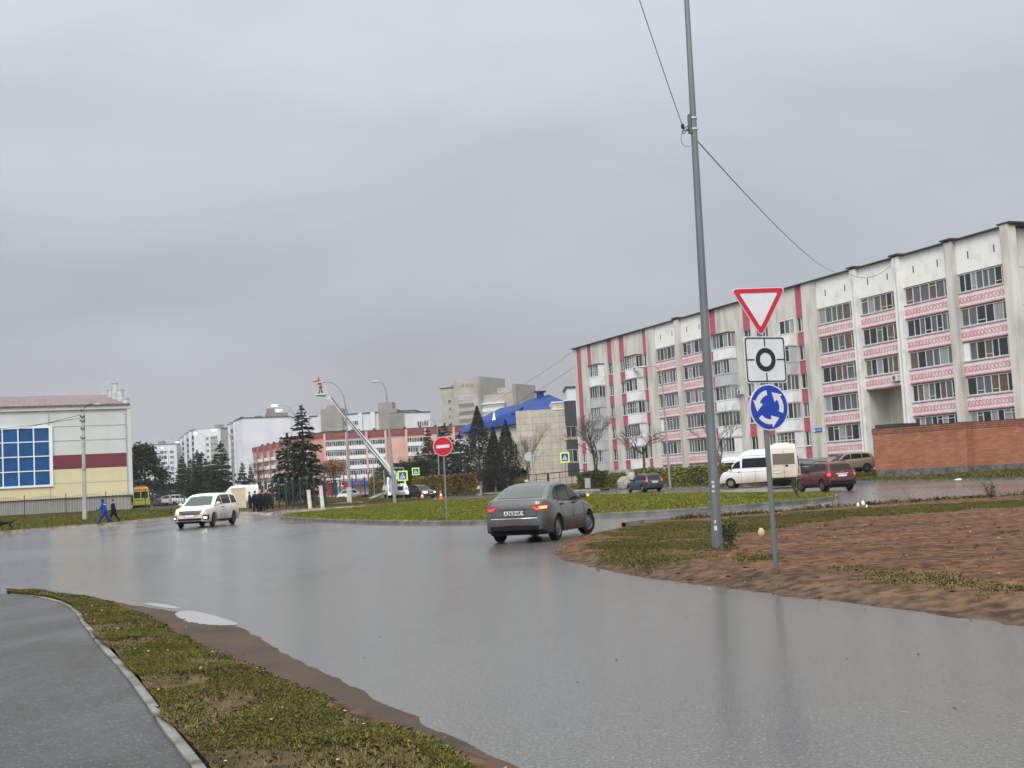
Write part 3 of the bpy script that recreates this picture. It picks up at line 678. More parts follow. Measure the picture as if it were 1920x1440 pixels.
q = MB(); q.box(*ub(0, uL), -24, 0, zY, zE, 0); q.build('wall', CLG, BH)
q = MB(); q.box(*ub(.0, us), 0, .06, zR0, zR1, 0); q.build('red_band', CLR, BH)
q = MB(); q.box(*ub(0, us), 0, .05, zY, zR0-.003); q.box(*ub(us, uL), 0, .05, zY, zw0-.15); q.build('lower_cladding', CLY, BH)
q = MB(); q.box(*ub(.12*sg, uL), -24, -.15, 0, zY-.003); q.build('plinth', mat('ribbed_plinth', (.34, .335, .31), .8, col2=(.24, .235, .22), scale=3, stretch=(6, 6, .3)), BH)
SEAM = mat('seam_grey', (.33, .36, .35), .6)
q = MB()
for zz in (zE-(zE-zR1)*.36, zE-(zE-zR1)*.68): q.box(*ub(.3*sg, us), 0, .035, zz-.03, zz+.03)
q.box(*ub(us, us+.07*sg), .05, .09, zY, zE-.4); q.box(*ub(.35*sg, .5*sg), .05, .12, zY, zE-.5); q.box(*ub(.3*sg, us), .05, .07, zY+(zR0-zY)*.5, zY+(zR0-zY)*.5+.05)
q.build('cladding_seam', SEAM, BH)
q = MB(); q.box(*ub(-.1*sg, uL), -.1, .25, zE, zE+.55); q.box(*ub(-.1*sg, .35*sg), .0, .2, zY, zE); q.build('cornice', CLG, BH)
# blue glazing
BLUE = mat('blue_tinted_glass', (.002, .07, .22), .2, spec=.3, var=.2, scale=.5)
pw = (hz(58, 850)[0]-hz(87, 850)[0]); rows = 4; hh = (zw1-zw0)/rows
NW = 6
wf = MB(); uA = uw0; uB = uw0+pw*NW
wf.box(*ub(uA-.02*sg, uB), .0, .22, zw1-.12, zw1+.12); wf.box(*ub(uA-.02*sg, uB), .0, .22, zw0-.18, zw0+.06)
wf.box(*ub(uA-.35*sg, uA+.0), .0, .24, zw0-.18, zw1+.12)
for i in range(1, NW+1): u = uw0+pw*i; wf.box(u-.07, u+.07, .03, .2, zw0+.06, zw1-.12)
for j in range(1, rows): z = zw0+hh*j; wf.box(*ub(uA, uB), .04, .19, z-.055, z+.055)
fo = wf.build('window_frame', mat('white_frame', (.74, .77, .79), .4), BH)
for i in range(NW):
    for j in range(rows):
        a = uw0+pw*i; b = a+pw; z = zw0+hh*j
        q = MB(); x0, x1 = ub(a, b); q.box(x0+.07, x1-.07, .02, .10, z+.06 if j else z+.07, z+hh-(.06 if j < rows-1 else .13), 0)
        q.build('window_pane', BLUE, fo)
# corrugated roof
RUST = mat('roof_faded_red', (.13, .068, .07), .5, col2=(.18, .135, .14), scale=.7, detail=8)
rz0 = zE+.55; rv = []; n = int(abs(uL)/.28); 
q = MB()
for i in range(n+1):
    u = uL*i/n; w = .05*(i % 2)
    for y, z in ((.45, rz0+.0), (-14, rz0+2.3)): rv.append((u, y, z+w))
    for y, z in ((.45, rz0-.12), (-14, rz0+2.2)): rv.append((u, y, z+w))
q.add(rv, [(4*i, 4*i+1, 4*i+5, 4*i+4) for i in range(n)]+[(4*i+2, 4*i+6, 4*i+7, 4*i+3) for i in range(n)]+[(4*i, 4*i+4, 4*i+6, 4*i+2) for i in range(n)])
q.build('roof', RUST, BH)
q = MB(); q.prism([(.3, rz0-.1), (-14, rz0+2.25), (-27, rz0-.1)], *ub(-.06*sg, .2*sg), 'x', 0); q.build('gable', mat('gable_dark', (.12, .05, .05), .7), BH)
for i, (px, py0, py1) in enumerate(((200, 748, 740.5), (207.5, 748, 732), (216, 751, 719), (226.5, 755, 731), (237, 762, 748))):
    y = -12.5+i*3; yy = RH.y; u, zb = FH.uz(px, py0, y); zt = FH.uz(px, py1, y)[1]
    q = MB(); q.tube([(u, y, zb-.6), (u, y, zt)], .36, 8, 0); q.tube([(u, y, zt), (u, y, zt+.12)], .44, 8, 0)
    q.tube([(u+.5, y, zb-.5), (u+.5, y, zt+.9), (u+.3, y, zt+1.2), (u-.1, y, zt+1.1)], .035, 5, 0)
    q.build('vent_pipe', mat('galvanised_white', (.50, .51, .51), .45, var=.2, scale=2), BH)

# ------------------------------------------------ far blocks
def far_block(name, label, cat, p1, p2, depth, wm, rootz=.2, grids=(), extra=None, top=None, seed=1, roof=None, group=None, zcap=.3):
    """p1,p2 = (px,py,Y) of the top corners of the face towards the camera"""
    A = at(*p1); B = at(*p2); f = Frame(A, B-A)
    if f.n.dot(Vector((-A.x, -A.y))) < 0: A, B = B, A; f = Frame(A, B-A)
    Ln = hypot(B.x-A.x, B.y-A.y); T = top or (A.z+B.z)/2; r = f.root(name, label, cat, 0, group)
    MB().box(0, Ln, -depth, 0, rootz, T).build('wall', wm, r) if wm else None
    MB().box(-.25, Ln+.25, -depth-.25, .25, T, T+zcap).build('roof', roof or ROOFD, r)
    rr = random.Random(seed); cache = {}; cnt = 0
    for (ua, ub_, nc, zt, dz, nr, w, h, npn, *o) in grids:
        sp = (ub_-ua)/nc
        for i in range(nc):
            for j in range(nr):
                if cnt >= 100: break
                key = (w, h, npn, (i*3+j*5) % 4)
                if key not in cache: cache[key] = win_mesh(w, h, npn, rr, (3, 3, 1.2, .3), fr=.09, dep=.1)
                link('window', cache[key], r, loc=(ua+sp*(i+.5)-w/2, .06, T-zt-dz*j-h)); cnt += 1
    return r, f, Ln, T
FW = mat('far_white', (.62, .635, .66), .8, var=.08, scale=.15); FWs = mat('far_grey_white', (.60, .615, .64), .8, var=.08, scale=.15)  # FWs is a slightly darker white for whole blocks
FG = mat('far_taupe', (.265, .25, .225), .85, var=.12, scale=.2); FBk = mat('far_grey_brick', (.37, .345, .305), .85, var=.14, scale=.25)
PINK = mat('salmon_render', (.60, .37, .325), .8, var=.08, scale=.3); REDB = mat('brick_red_roof', (.21, .065, .06), .8, var=.2, scale=.6); WHT = mat('balcony_white', (.68, .68, .66), .7, var=.06, scale=.4)

r, f, Ln, T = far_block('tower_block', 'white nine-storey block farthest away, between the big pine and the spruces', 'apartment block', (281, 835, 640), (331, 832.5, 640), 14, FW, grids=[(0.6, 4.6, 1, 3.2, 2.8, 8, 2.0, 1.5, 2), (4.8, 9.2, 1, 3.2, 2.8, 8, 3.4, 1.6, 4), (9.6, 13.6, 1, 3.2, 2.8, 8, 2.4, 1.6, 3)])
q = MB(); q.box(8, 11, -8, -4, T, T+2.2); q.bar((4, -5, T), (4, -5, T+6), .1); q.build('roof_house', FG, r)
far_block('apartment_block', 'low grey-white slab just right of the big pine, beside the farthest tower', 'apartment block', (262, 847, 660), (279, 846, 655), 14, FWs, grids=[(0, 5, 2, 3, 2.8, 5, 1.2, 1.4, 1)])
r, f, Ln, T = far_block('apartment_block', 'taupe and white nine-storey block with a glazed loggia column, behind the spruce group', 'apartment block', (364, 808, 562), (437, 803, 553), 14, FG, grids=[(2.6, 6.6, 2, 3.6, 2.8, 7, 1.2, 1.4, 2)])
MB().box(6.9, Ln, 0, .4, .2, T+.3).build('white_front', FW, r)
for k in range(8): link('loggia_window', win_mesh(3.8, 1.6, 6, RB, (4, 3, .5, .1), fr=.1), r, loc=(8.6, .5, T-4.6-2.8*k)); MB().box(8.5, 12.5, .4, .55, T-5.8-2.8*k, T-4.7-2.8*k).build('balcony_panel', FBk, r); link('window', win_mesh(1.4, 1.5, 2, RB, (5, 2, .1, .1), fr=.1), r, loc=(13.4, .5, T-4.6-2.8*k))
q = MB(); q.box(9.8, 12.4, -6, -3, T, T+2.4); q.box(6, 9.8, -6, -3, T, T+.9); q.build('roof_house', FG, r)
r, f, Ln, T = far_block('apartment_block', 'largest white block with a blank end wall and ribbed side, left of the tall spruce', 'apartment block', (454.5, 782.5, 455), (545, 783.5, 462), 14, FW)
q = MB(); q.box(.5, 8, -8, -2, T+.3, T+1.8); q.box(5.4, 7.6, -7.5, -2.6, T+1.8, T+3.6); q.box(10, 12.6, -5, -3, T+.5, T+1.0); q.build('roof_house', mat('roof_house_brown', (.22, .20, .185), .85), r)
# its ribbed left side, stepping back
FWg = mat('far_grey_strip', (.40, .41, .43), .8, var=.08, scale=.2)
def stepped(name, label, strips, T0, seed=2):
    A = at(strips[-1][1], 850, strips[-1][2]); r = empty(name, (A.x, A.y, 0), label, 'apartment block'); rr = random.Random(seed); ca = {}
    for i, (x0, x1, Y, yt, wd) in enumerate(strips):
        a = at(x0, yt, Y); b_ = at(x1, yt, Y); w = b_.x-a.x; X0 = a.x-A.x; Y0 = Y-A.y
        MB().box(X0, X0+w, Y0, Y0+14, .2, a.z).build('bay', FW if not wd else FWg, r); MB().box(X0-.1, X0+w+.1, Y0-.2, Y0+14, a.z, a.z+.35).build('roof', ROOFD, r)
        if wd:
            k = (round(w, 1),); ca.setdefault(k, win_mesh(w*.84, 1.9, 1, rr, (5, 1, 0, 0), fr=.06))
            for j in range(9): link('window', ca[k], r, loc=(X0+w*.92, Y0-.08, a.z-4.4-2.8*j), rot=(0, 0, pi))
    return r
stepped('apartment_block', 'ribbed white side wing stepping back behind the largest white block', [(427, 431.5, 536, 797, 0), (431, 437.5, 523, 793.5, 1), (437, 441.5, 508, 790.5, 0), (441, 448, 495, 788, 1), (447.5, 451, 481, 785, 0), (450.5, 455, 468, 783.5, 1)], 0)
stepped('apartment_block', 'white ribbed block receding behind the lit street lamps', [(333, 337, 658, 826, 1), (336.5, 341, 646, 822, 0), (340.5, 345, 634, 819, 1), (344.5, 349.5, 620, 815, 0), (349, 354, 608, 812, 1), (353.5, 359, 594, 809, 0), (358.5, 364.5, 578, 807, 1)], 0)
# nine-storey row behind the pink block
r, f, Ln, T = far_block('apartment_block', 'white and taupe nine-storey row rising behind the salmon block', 'apartment block', (548, 783, 424), (778, 770.5, 420), 14, FW, top=None, grids=[(5.5, 10.5, 1, 2.2, 2.8, 2, 4.3, 1.6, 6), (18.6, 23, 1, 2.2, 2.8, 2, 3.6, 1.6, 5), (23.6, 28, 1, 2.2, 2.8, 2, 3.6, 1.6, 5)])
def up_(px): return f.u(px, 790)
for a, b, t_, y_, n_ in ((605, 645, 2.2, 2.5, 'stair_tower'), (712, 746, 1.0, 1.5, 'stair_tower')):
    a, b = sorted((up_(a), up_(b))); MB().box(a, b, -6, y_, .2, T+t_).build(n_, FG, r); c = (a+b)/2+.6; MB().tube([(c, -1, T+t_), (c, -1, T+t_+1.3)], 1.9, 12).build('roof_tank', FG, r)
a, b = sorted((up_(722), up_(738))); MB().box(a, b+2, -5, 1.2, T, T+3.4).build('stair_tower', FG, r)
for px in (576, 601, 676, 700): u = up_(px); MB().box(u-.7, u+.7, 0, .8, .2, T+.3).build('white_pier', FW, r)
r, f, Ln, T = far_block('apartment_block', 'white end section with a grey edge at the right of the nine-storey row', 'apartment block', (747, 774.5, 414), (806, 772.5, 420), 14, FW, grids=[(.8, 5, 1, 3.0, 2.8, 2, 4.2, 1.7, 5)])
MB().box(Ln-2.0, Ln+.3, -14, .3, .2, T).build('grey_edge', FG, r)
# salmon five-storey
r, f, Ln, T = far_block('apartment_block', 'salmon five-storey block with white balcony bands and dark red parapet, in the centre distance', 'apartment block', (609, 810.5, 350), (872, 801, 350), 12, PINK, zcap=.25, roof=ROOFD,
    grids=[(24.9, 29.6, 2, 3.6, 2.8, 4, 1.3, 1.5, 2)])
def us_(px): return f.u(px, 830)
MB().box(0, Ln, 0, .25, T-1.75, T-.0).build('parapet', REDB, r)
for i, (a, b, n_) in enumerate(((610, 650, 10), (651, 688, 8), (689, 723, 8), (764, 798, 7), (853, 872, 4))):
    a, b = sorted((us_(a), us_(b)))
    for k in range(5):
        z = T-2.2-2.8*k
        MB().box(a, b, 0, 1.0, z-2.75, z-1.72).build('balcony_band', WHT, r)
        if k < 4 or i < 2: link('balcony_glazing', win_mesh(b-a-.1, 1.45, n_, RB, (4, 3, .6, .1), fr=.09), r, loc=(a+.05, .9, z-1.7))
        if k == 0 and i < 2: MB().box(a, b, .2, 1.1, z-.25, z+.1).build('balcony_roof', GREYP, r)
for px in (609.5, 650.5, 688.5, 724, 763, 799, 852): u = us_(px); MB().box(u-.28, u+.28, 0, 1.15, .2, T-.1).build('pier', PINK, r)
q = MB(); q.box(*sorted((us_(655), us_(730))), 0, 4.5, 2.4, 3.6); q.build('shop_fascia', mat('fascia_blue', (.02, .05, .22), .5), r)
q = MB(); q.box(*sorted((us_(612), us_(730))), 0, 3.5, .2, 2.4); q.build('shop_front', mat('shop_grey', (.16, .17, .18), .5), r)
for i in range(8): u = Ln*(.1+.11*i); MB().box(u, u+.7, -4, -3.3, T, T+.9).build('chimney', ROOFD, r)
A_ = f.p.copy()
r, f2, Ln2, T2 = far_block('apartment_block', 'salmon end wall of the five-storey block turning away to the left', 'apartment block', (582, 815.5, 366), (608.4, 810.7, 350.4), 10, mat('salmon_deep', (.60, .27, .21), .8, var=.1, scale=.3), zcap=.2, grids=[(Ln*0+9.5, 13.5, 2, 4, 2.8, 4, 1.0, 1.6, 1)] if False else [])
MB().box(0, Ln2, 0, .2, T2-1.5, T2).build('parapet', REDB, r)
for k in range(4):
    for s in (.5, .8): link('window', nwm[k % 4], r, loc=(Ln2*s, .05, T2-4.6-2.8*k))
r, f3, Ln3, T3 = far_block('apartment_block', 'reddish five-storey wing receding behind the bare tree, left of the two tall spruces', 'apartment block', (474, 843, 440), (582, 815.5, 366.5), 10, mat('wing_brick', (.42, .25, .23), .85, var=.15, scale=.3), zcap=.2, grids=[(2, 78, 8, 2.6, 2.8, 4, 4.4, 1.5, 6)])
MB().box(0, Ln3, 0, .25, T3-1.4, T3).build('parapet', REDB, r)
for k in range(4): MB().box(1, Ln3-1, 0, .7, T3-5.4-2.8*k, T3-4.3-2.8*k).build('balcony_band', WHT, r)
for i in range(9): u = Ln3*(i+.5)/9; MB().box(u, u+.8, -3, -2.2, T3, T3+1.2).build('chimney', ROOFD, r)
for i in range(1, 8): u = Ln3*i/8; MB().box(u-.4, u+.4, 0, .9, .2, T3-.1).build('pier', mat('wing_pier', (.36, .14, .12), .85), r)
# grey brick tower
r, f, Ln, T = far_block('tower_block', 'grey brick tower with round portholes and stepped roof, behind the blue-roofed building', 'apartment block', (826, 730, 456), (862, 725, 452), 16, FBk, grids=[(3.4, 5.9, 1, 4.2, 2.8, 9, 1.3, 1.6, 2)])
MB().box(Ln*.42, Ln, -10, .1, T+.3, T+.9).build('parapet', FBk, r)
cx0 = f.u(859, 760); cx1 = f.u(907, 760); ct = f.uz(880, 711)[1]
MB().box(cx0, cx1, -16, 2.6, .2, ct).build('wall', FBk, r)
MB().box(cx1-.6, cx1+.25, -16, 2.9, .2, ct+.35).build('corner_pier', FG, r)
for px in (867.5, 876, 884.5): u, z = f.uz(px, 722.5, 2.6); MB().tube([(u, 2.55, z), (u, 2.68, z)], .75, 14).build('porthole', FG, r)
for k in range(9): 
    a = f.u(862, 800, 2.6); b = f.u(891, 800, 2.6); z = ct-7.6-2.8*k
    link('loggia_window', win_mesh(b-a, 1.5, 7, RB, (4, 3, .4, .1), fr=.09, frame=FRAME_D if k else FRAME), r, loc=(a, 2.66, z))
rx0 = f.u(907, 760); rx1 = f.u(966, 750); rt = f.uz(930, 739)[1]
MB().box(rx0, rx1, -14, 1.2, .2, rt).build('wall', FBk, r); MB().box((rx0+rx1)/2, rx1-.8, -12, 1.3, rt, rt+2.0).build('parapet', FBk, r); MB().box(rx1-1.2, rx1+.2, -14, 1.5, .2, rt+3).build('corner_pier', FG, r)
a = f.u(896, 760, 2); b = f.u(947, 760, 2)
for k in range(3):
    MB().box(a, b, 1.2, 2.4, rt-6.3-2.9*k, rt-5.2-2.9*k).build('balcony_band', WHT if k == 0 else FBk, r); link('balcony_glazing', win_mesh(b-a, 1.6, 9, RB, (3, 3, 1.5, .2), fr=.1), r, loc=(a, 2.3, rt-5.2-2.9*k))
MB().box(a, b, 1.2, 2.6, rt-3.6, rt-3.0).build('balcony_roof', WHT, r)
# sliver of another block between
far_block('apartment_block', 'grey panel block peeping between the blue roof and the pink and white block', 'apartment block', (1062, 727.5, 232), (1082, 727, 232), 12, FWs)

# ------------------------------------------------ blue-roofed building
TILE = mat('beige_tiles', (.50, .43, .33), .7, var=.06, scale=.4); t, b_ = nodes(TILE)
def tiles(m, base, mor, w, h, mort=.02, var=.1, rot=False, off=0.0):
    t, b = nodes(m); N = t.nodes.new; L = t.links.new
    co = N('ShaderNodeTexCoord'); sp = N('ShaderNodeSeparateXYZ'); cb = N('ShaderNodeCombineXYZ'); L(co.outputs['Object'], sp.inputs[0])
    ad = N('ShaderNodeMath'); ad.operation = 'ADD'; L(sp.outputs[0], ad.inputs[0]); L(sp.outputs[1], ad.inputs[1]); L(ad.outputs[0], cb.inputs[0]); L(sp.outputs[2], cb.inputs[1])
    br = N('ShaderNodeTexBrick'); L(cb.outputs[0], br.inputs['Vector']); br.offset = off; br.inputs['Scale'].default_value = 1; br.inputs['Brick Width'].default_value = w; br.inputs['Row Height'].default_value = h
    br.inputs['Mortar Size'].default_value = mort; br.inputs['Color1'].default_value = (*base, 1); br.inputs['Color2'].default_value = (*[c*(1-var) for c in base], 1); br.inputs['Mortar'].default_value = (*mor, 1)
    nz = N('ShaderNodeTexNoise'); nz.inputs['Scale'].default_value = .8; nz.inputs['Detail'].default_value = 8; L(co.outputs['Object'], nz.inputs['Vector'])
    mr_ = N('ShaderNodeMapRange'); L(nz.outputs['Fac'], mr_.inputs[0]); mr_.inputs[1].default_value = .35; mr_.inputs[2].default_value = .7; mr_.inputs[3].default_value = 1.05; mr_.inputs[4].default_value = .78
    mu = N('ShaderNodeMix'); mu.data_type = 'RGBA'; mu.blend_type = 'MULTIPLY'; mu.inputs[0].default_value = 1; L(br.outputs[0], mu.inputs[6]); L(mr_.outputs[0], mu.inputs[7])
    L(mu.outputs[2], b.inputs['Base Color']); return m
TILE = tiles(mat('beige_cladding', (.5, .43, .33), .7), (.55, .50, .42), (.32, .28, .23), 1.3, .95, .03, .05)
BR = mat('blue_metal_roof', (.005, .036, .19), .6, var=.22, scale=.5, stretch=(1, 1, 3)); DK = mat('slate_panel', (.042, .046, .058), .5, var=.1, scale=.8)
A_ = at(991, 770, 178); B_ = at(1064, 767, 178); f = Frame(A_, B_-A_)
if f.n.dot(Vector((-A_.x, -A_.y))) < 0: f = Frame(B_, A_-B_)
BB = f.root('civic_building', 'beige clad building with a bright blue metal roof and slate corner panels', 'building', .9)
BB.location.z = 0
def bu(px, py, off=0): return f.uz(px, py, off)
uA, uB = sorted((bu(991, 850)[0], bu(1064, 850)[0])); zt = bu(1020, 769.5)[1]; zt2 = bu(1040, 755.5)[1]
q = MB(); q.box(uA, uB, -10, 0, .6, zt); ux = bu(1037, 790)[0]
a, b = (ux, uB) if bu(1064, 800)[0] > bu(1000, 800)[0] else (uA, ux)
q.box(a, b, -10, -.0, zt, zt2+.0); q.build('wall', TILE, BB)
q = MB(); q.box(uA-.1, uB, -10.1, .1, zt, zt+.18) if False else q.box(uA-.1, ux, -10.1, .1, zt, zt+.18); q.box(a-.05, b+.1, -10.1, .1, zt2, zt2+.18); q.build('parapet_cap', WHITEP, BB)
ux2 = bu(971, 850)[0]; MB().box(min(ux2, uA), max(ux2, uA), -10, -.5, .6, zt+.15).build('side_wall', TILE, BB)
wm = win_mesh(1.3, 4.4, 2, RB, (5, 1, 0, 0), frame=mat('dark_frame', (.2, .2, .2), .5), rows=3)
for z in (5.4,): link('window', wm, BB, loc=(min(ux2, uA)+.1, -.42, z-1.5))
u0_, u1_ = sorted((bu(1063.5, 850)[0], bu(1085, 850)[0])); zd = bu(1070, 751.5)[1]
q = MB(); q.box(u0_, u1_, -9, .25, .5, zd); q.build('corner_wall', TILE, BB)
for (y0, y1, mm) in ((751.5, 799, 'p'), (799, 820, 'w'), (824, 843, 'p'), (843, 866, 'w'), (868, 892, 'p')):
    za = bu(1074, y1)[1]; zb_ = bu(1074, y0)[1]
    if mm == 'p': MB().box(u0_+.02, u1_+.04, .25, .32, za, zb_).build('slate_panel', DK, BB)
    else: link('window', win_mesh(u1_-u0_-.25, zb_-za, 2, RB, (5, 1, 0, 0)), BB, loc=(u0_+.2, .3, za))
MB().box(u0_, u1_+.1, -9, .4, zd, zd+.15).build('parapet_cap', WHITEP, BB)
# left wing with the big roof
A2 = at(866, 800, 192); B2 = at(975, 790, 186); f2 = Frame(A2, B2-A2)
if f2.n.dot(Vector((-A2.x, -A2.y))) < 0: f2 = Frame(B2, A2-B2)
BW = empty('wing', (0, 0, 0), None, None); bpy.data.objects.remove(BW)
def loc_(v): # world -> civic_building local
    d = Vector((v[0]-f.p.x, v[1]-f.p.y)); return (d.dot(f.d), d.dot(f.n), v[2])
def poly3(name, faces, m, th=.25):
    q = MB()
    for F_ in faces:
        P = [Vector(loc_(p)) for p in F_]; nrm = (P[1]-P[0]).cross(P[2]-P[0]).normalized()
        if nrm.z < 0: nrm = -nrm
        k = len(P); q.add([p for p in P]+[p-nrm*th for p in P], [tuple(range(k)), tuple(range(2*k-1, k-1, -1))]+[(i, (i+1) % k, (i+1) % k+k, i+k) for i in range(k)])
    return q.build(name, m, BB)
# wall of the wing
Pw = [at(868, 812, 192.3), at(972, 797, 186.3)]
wv = [loc_((Pw[0].x, Pw[0].y, .5)), loc_((Pw[1].x, Pw[1].y, .5))]
a_, b_ = Vector(wv[0]), Vector(wv[1]); top = Pw[1].z; back = Vector((0, -12, 0))
q = MB(); q.add([a_, b_, b_+back, a_+back]+[Vector((p.x, p.y, top)) for p in (a_, b_, b_+back, a_+back)], [(0, 3, 2, 1), (4, 5, 6, 7), (0, 1, 5, 4), (1, 2, 6, 5), (2, 3, 7, 6), (3, 0, 4, 7)]); q.build('wing_wall', mat('wing_white', (.62, .60, .56), .8, var=.1, scale=.6), BB)
d_ = (b_-a_).normalized(); L_ = (b_-a_).length; ang = atan2(d_.y, d_.x)
for i in range(9):
    for z in (2.2, 5.6):
        p = a_+d_*(L_*(i+.25)/9); link('window', win_mesh(.75, 1.9, 1, RB, (5, 1, .3, 0)) if i == 0 else bpy.data.meshes[-1] if False else nwm[i % 4], BB, loc=(p.x-d_.y*-.0, p.y+.05, z), rot=(0, 0, ang))
poly3('roof', [
    [at(864, 812, 191), at(974, 793, 185), at(974, 766, 188), at(866, 802, 194)],
    [at(866, 802, 194), at(974, 766, 188), at(1006, 752, 206), at(938, 765, 214)],
    [at(958, 775, 187.5), at(1044, 771, 187), at(1029, 739.5, 203), at(986, 751, 205)],
    [at(1044, 771, 187), at(1062, 754, 192), at(1029, 739.5, 203)],
    [at(986, 751, 205), at(1029, 739.5, 203), at(1052, 750, 204)]], BR)
q = MB(); c = Vector(loc_(at(1013, 746, 202))); q.box(c.x-.6, c.x+.6, c.y-.6, c.y+.6, c.z-1, c.z+.9); q.box(c.x-1.0, c.x+1.0, c.y-1.0, c.y+1.0, c.z+.9, c.z+1.1); q.build('roof_cupola', BR, BB)
c = [at(923, 788, 184.5), at(929, 786.5, 184.5), at(926, 771, 186)]; c2 = [p+Vector((0, 3, 0)) for p in c]
q = MB(); q.add([loc_(p) for p in c+c2], [(0, 1, 2), (5, 4, 3), (0, 2, 5, 3), (1, 4, 5, 2), (0, 3, 4, 1)]); q.build('dormer', WHITEP, BB)

# ------------------------------------------------ brick structure beside the block
BRK = tiles(mat('orange_brick', (.4, .15, .09), .85), (.47, .178, .105), (.22, .125, .09), .52, .16, .022, .3, off=.5)
for i, (p1, p2, yb, lab) in enumerate((((1635, 806, 96), (1808, 791, 90), .3, 'left section of the orange brick wall building, with a dark rubble base'), ((1806, 791.5, 91), (2010, 781, 86), .55, 'right section of the orange brick wall building, stained below its top'))):
    A_ = at(*p1); B_ = at(*p2); f4 = Frame(A_, B_-A_)
    if f4.n.dot(Vector((-A_.x, -A_.y))) < 0: f4 = Frame(B_, A_-B_)
    r = f4.root('brick_outbuilding', lab, 'outbuilding'); Lq = (B_-A_).length; T = (A_.z+B_.z)/2
    MB().box(0, Lq, -7, 0, .80, T).build('wall', BRK, r)
    MB().box(-.03, Lq+.03, -7.1, .03, T-.42, T-.02).build('brick_course', tiles(mat('stained_brick', (.3, .11, .07), .85), (.40, .15, .09), (.12, .07, .055), .26, .16, .03, .4, off=.5), r)
    MB().box(-.02, Lq+.02, -7.1, .04, T, T+.05).build('roof', mat('roof_felt', (.07, .055, .05), .9, var=.3), r)
    MB().box(.0, Lq-.2, -6.8, .12, -.2, .797).build('footing', mat('rubble_base', (.13, .125, .12), .9, var=.4, scale=3, bump=.05), r)
    if i == 0:
        q = MB(); q.box(4.6, 6.8, -4, -2, T+.1, T+.45) if False else q.box(Lq-1.6, Lq+.4, -4, -1, T+.1, T+.35); q.build('roof_hatch', ROOFD, r)
# ================================================================== vehicles
GLASS = mat('car_glass', (.010, .012, .012), .05, spec=.22)
GLASS_G = mat('car_glass_green', (.045, .068, .06), .05, spec=.4)
BLK = mat('black_plastic', (.009, .009, .010), .6, spec=.25)
RUB = mat('tyre_rubber', (.011, .0105, .010), .75, var=.3, scale=8)
CHROME = mat('chrome', (.6, .6, .6), .2, metal=.9)
PLW = mat('plate_white_face', (.68, .68, .66), .5); INK = mat('plate_ink', (.02, .02, .02), .6)
RED_L = mat('tail_red', (.30, .006, .010), .15, coat=.6); RED_ON = mat('tail_red_lit', (.5, .02, .02), .2, emit=(1, .10, .09), es=1.1)
AMB_ON = mat('indicator_lit', (.6, .25, .05), .3, emit=(1, .38, .06), es=2.6)
WH_ON = mat('headlight_lit', (.8, .8, .75), .1, emit=(1, .97, .85), es=7); WH_L = mat('headlight_glass', (.36, .37, .37), .08, coat=1)
SEAMM = mat('panel_gap', (.03, .03, .03), .8)
ALLOY = mat('alloy_rim', (.22, .22, .225), .35, metal=.7); CAP = mat('grey_hubcap', (.12, .12, .12), .55, metal=.3, var=.15, scale=6); RIMD = mat('dark_rim', (.05, .05, .05), .5)
def paint(name, c, dirt=None, rough=.28, metal=.0):
    """car paint, with road dirt rising from the sills"""
    m = mat(name, c, rough, metal=metal, coat=.35, spec=.35); 
    t, b = nodes(m); N = t.nodes.new; L = t.links.new
    co = N('ShaderNodeTexCoord'); sp = N('ShaderNodeSeparateXYZ'); L(co.outputs['Object'], sp.inputs[0])
    nz = N('ShaderNodeTexNoise'); nz.inputs['Scale'].default_value = 1.6; nz.inputs['Detail'].default_value = 7; L(co.outputs['Object'], nz.inputs['Vector'])
    a = N('ShaderNodeMath'); a.operation = 'MULTIPLY_ADD'; L(nz.outputs['Fac'], a.inputs[0]); a.inputs[1].default_value = -.9; L(sp.outputs[2], a.inputs[2])
    r = N('ShaderNodeMapRange'); L(a.outputs[0], r.inputs[0]); r.inputs[1].default_value = -.25; r.inputs[2].default_value = dirt[3] if dirt else .35
    r.inputs[3].default_value = dirt[4] if dirt else .55; r.inputs[4].default_value = 0
    d = dirt[:3] if dirt else (.10, .085, .07)
    x = N('ShaderNodeMix'); x.data_type = 'RGBA'; L(r.outputs[0], x.inputs[0]); x.inputs[6].default_value = (*c, 1); x.inputs[7].default_value = (*d, 1); L(x.outputs[2], b.inputs['Base Color'])
    rr = N('ShaderNodeMath'); rr.operation = 'MULTIPLY_ADD'; L(r.outputs[0], rr.inputs[0]); rr.inputs[1].default_value = .5; rr.inputs[2].default_value = rough; L(rr.outputs[0], b.inputs['Roughness'])
    cw = N('ShaderNodeMath'); cw.operation = 'MULTIPLY_ADD'; L(r.outputs[0], cw.inputs[0]); cw.inputs[1].default_value = -.35; cw.inputs[2].default_value = .35; L(cw.outputs[0], b.inputs['Coat Weight'])
    return m
def interp(tab, x): return float(np.interp(x, [p[0] for p in tab], [p[1] for p in tab]))
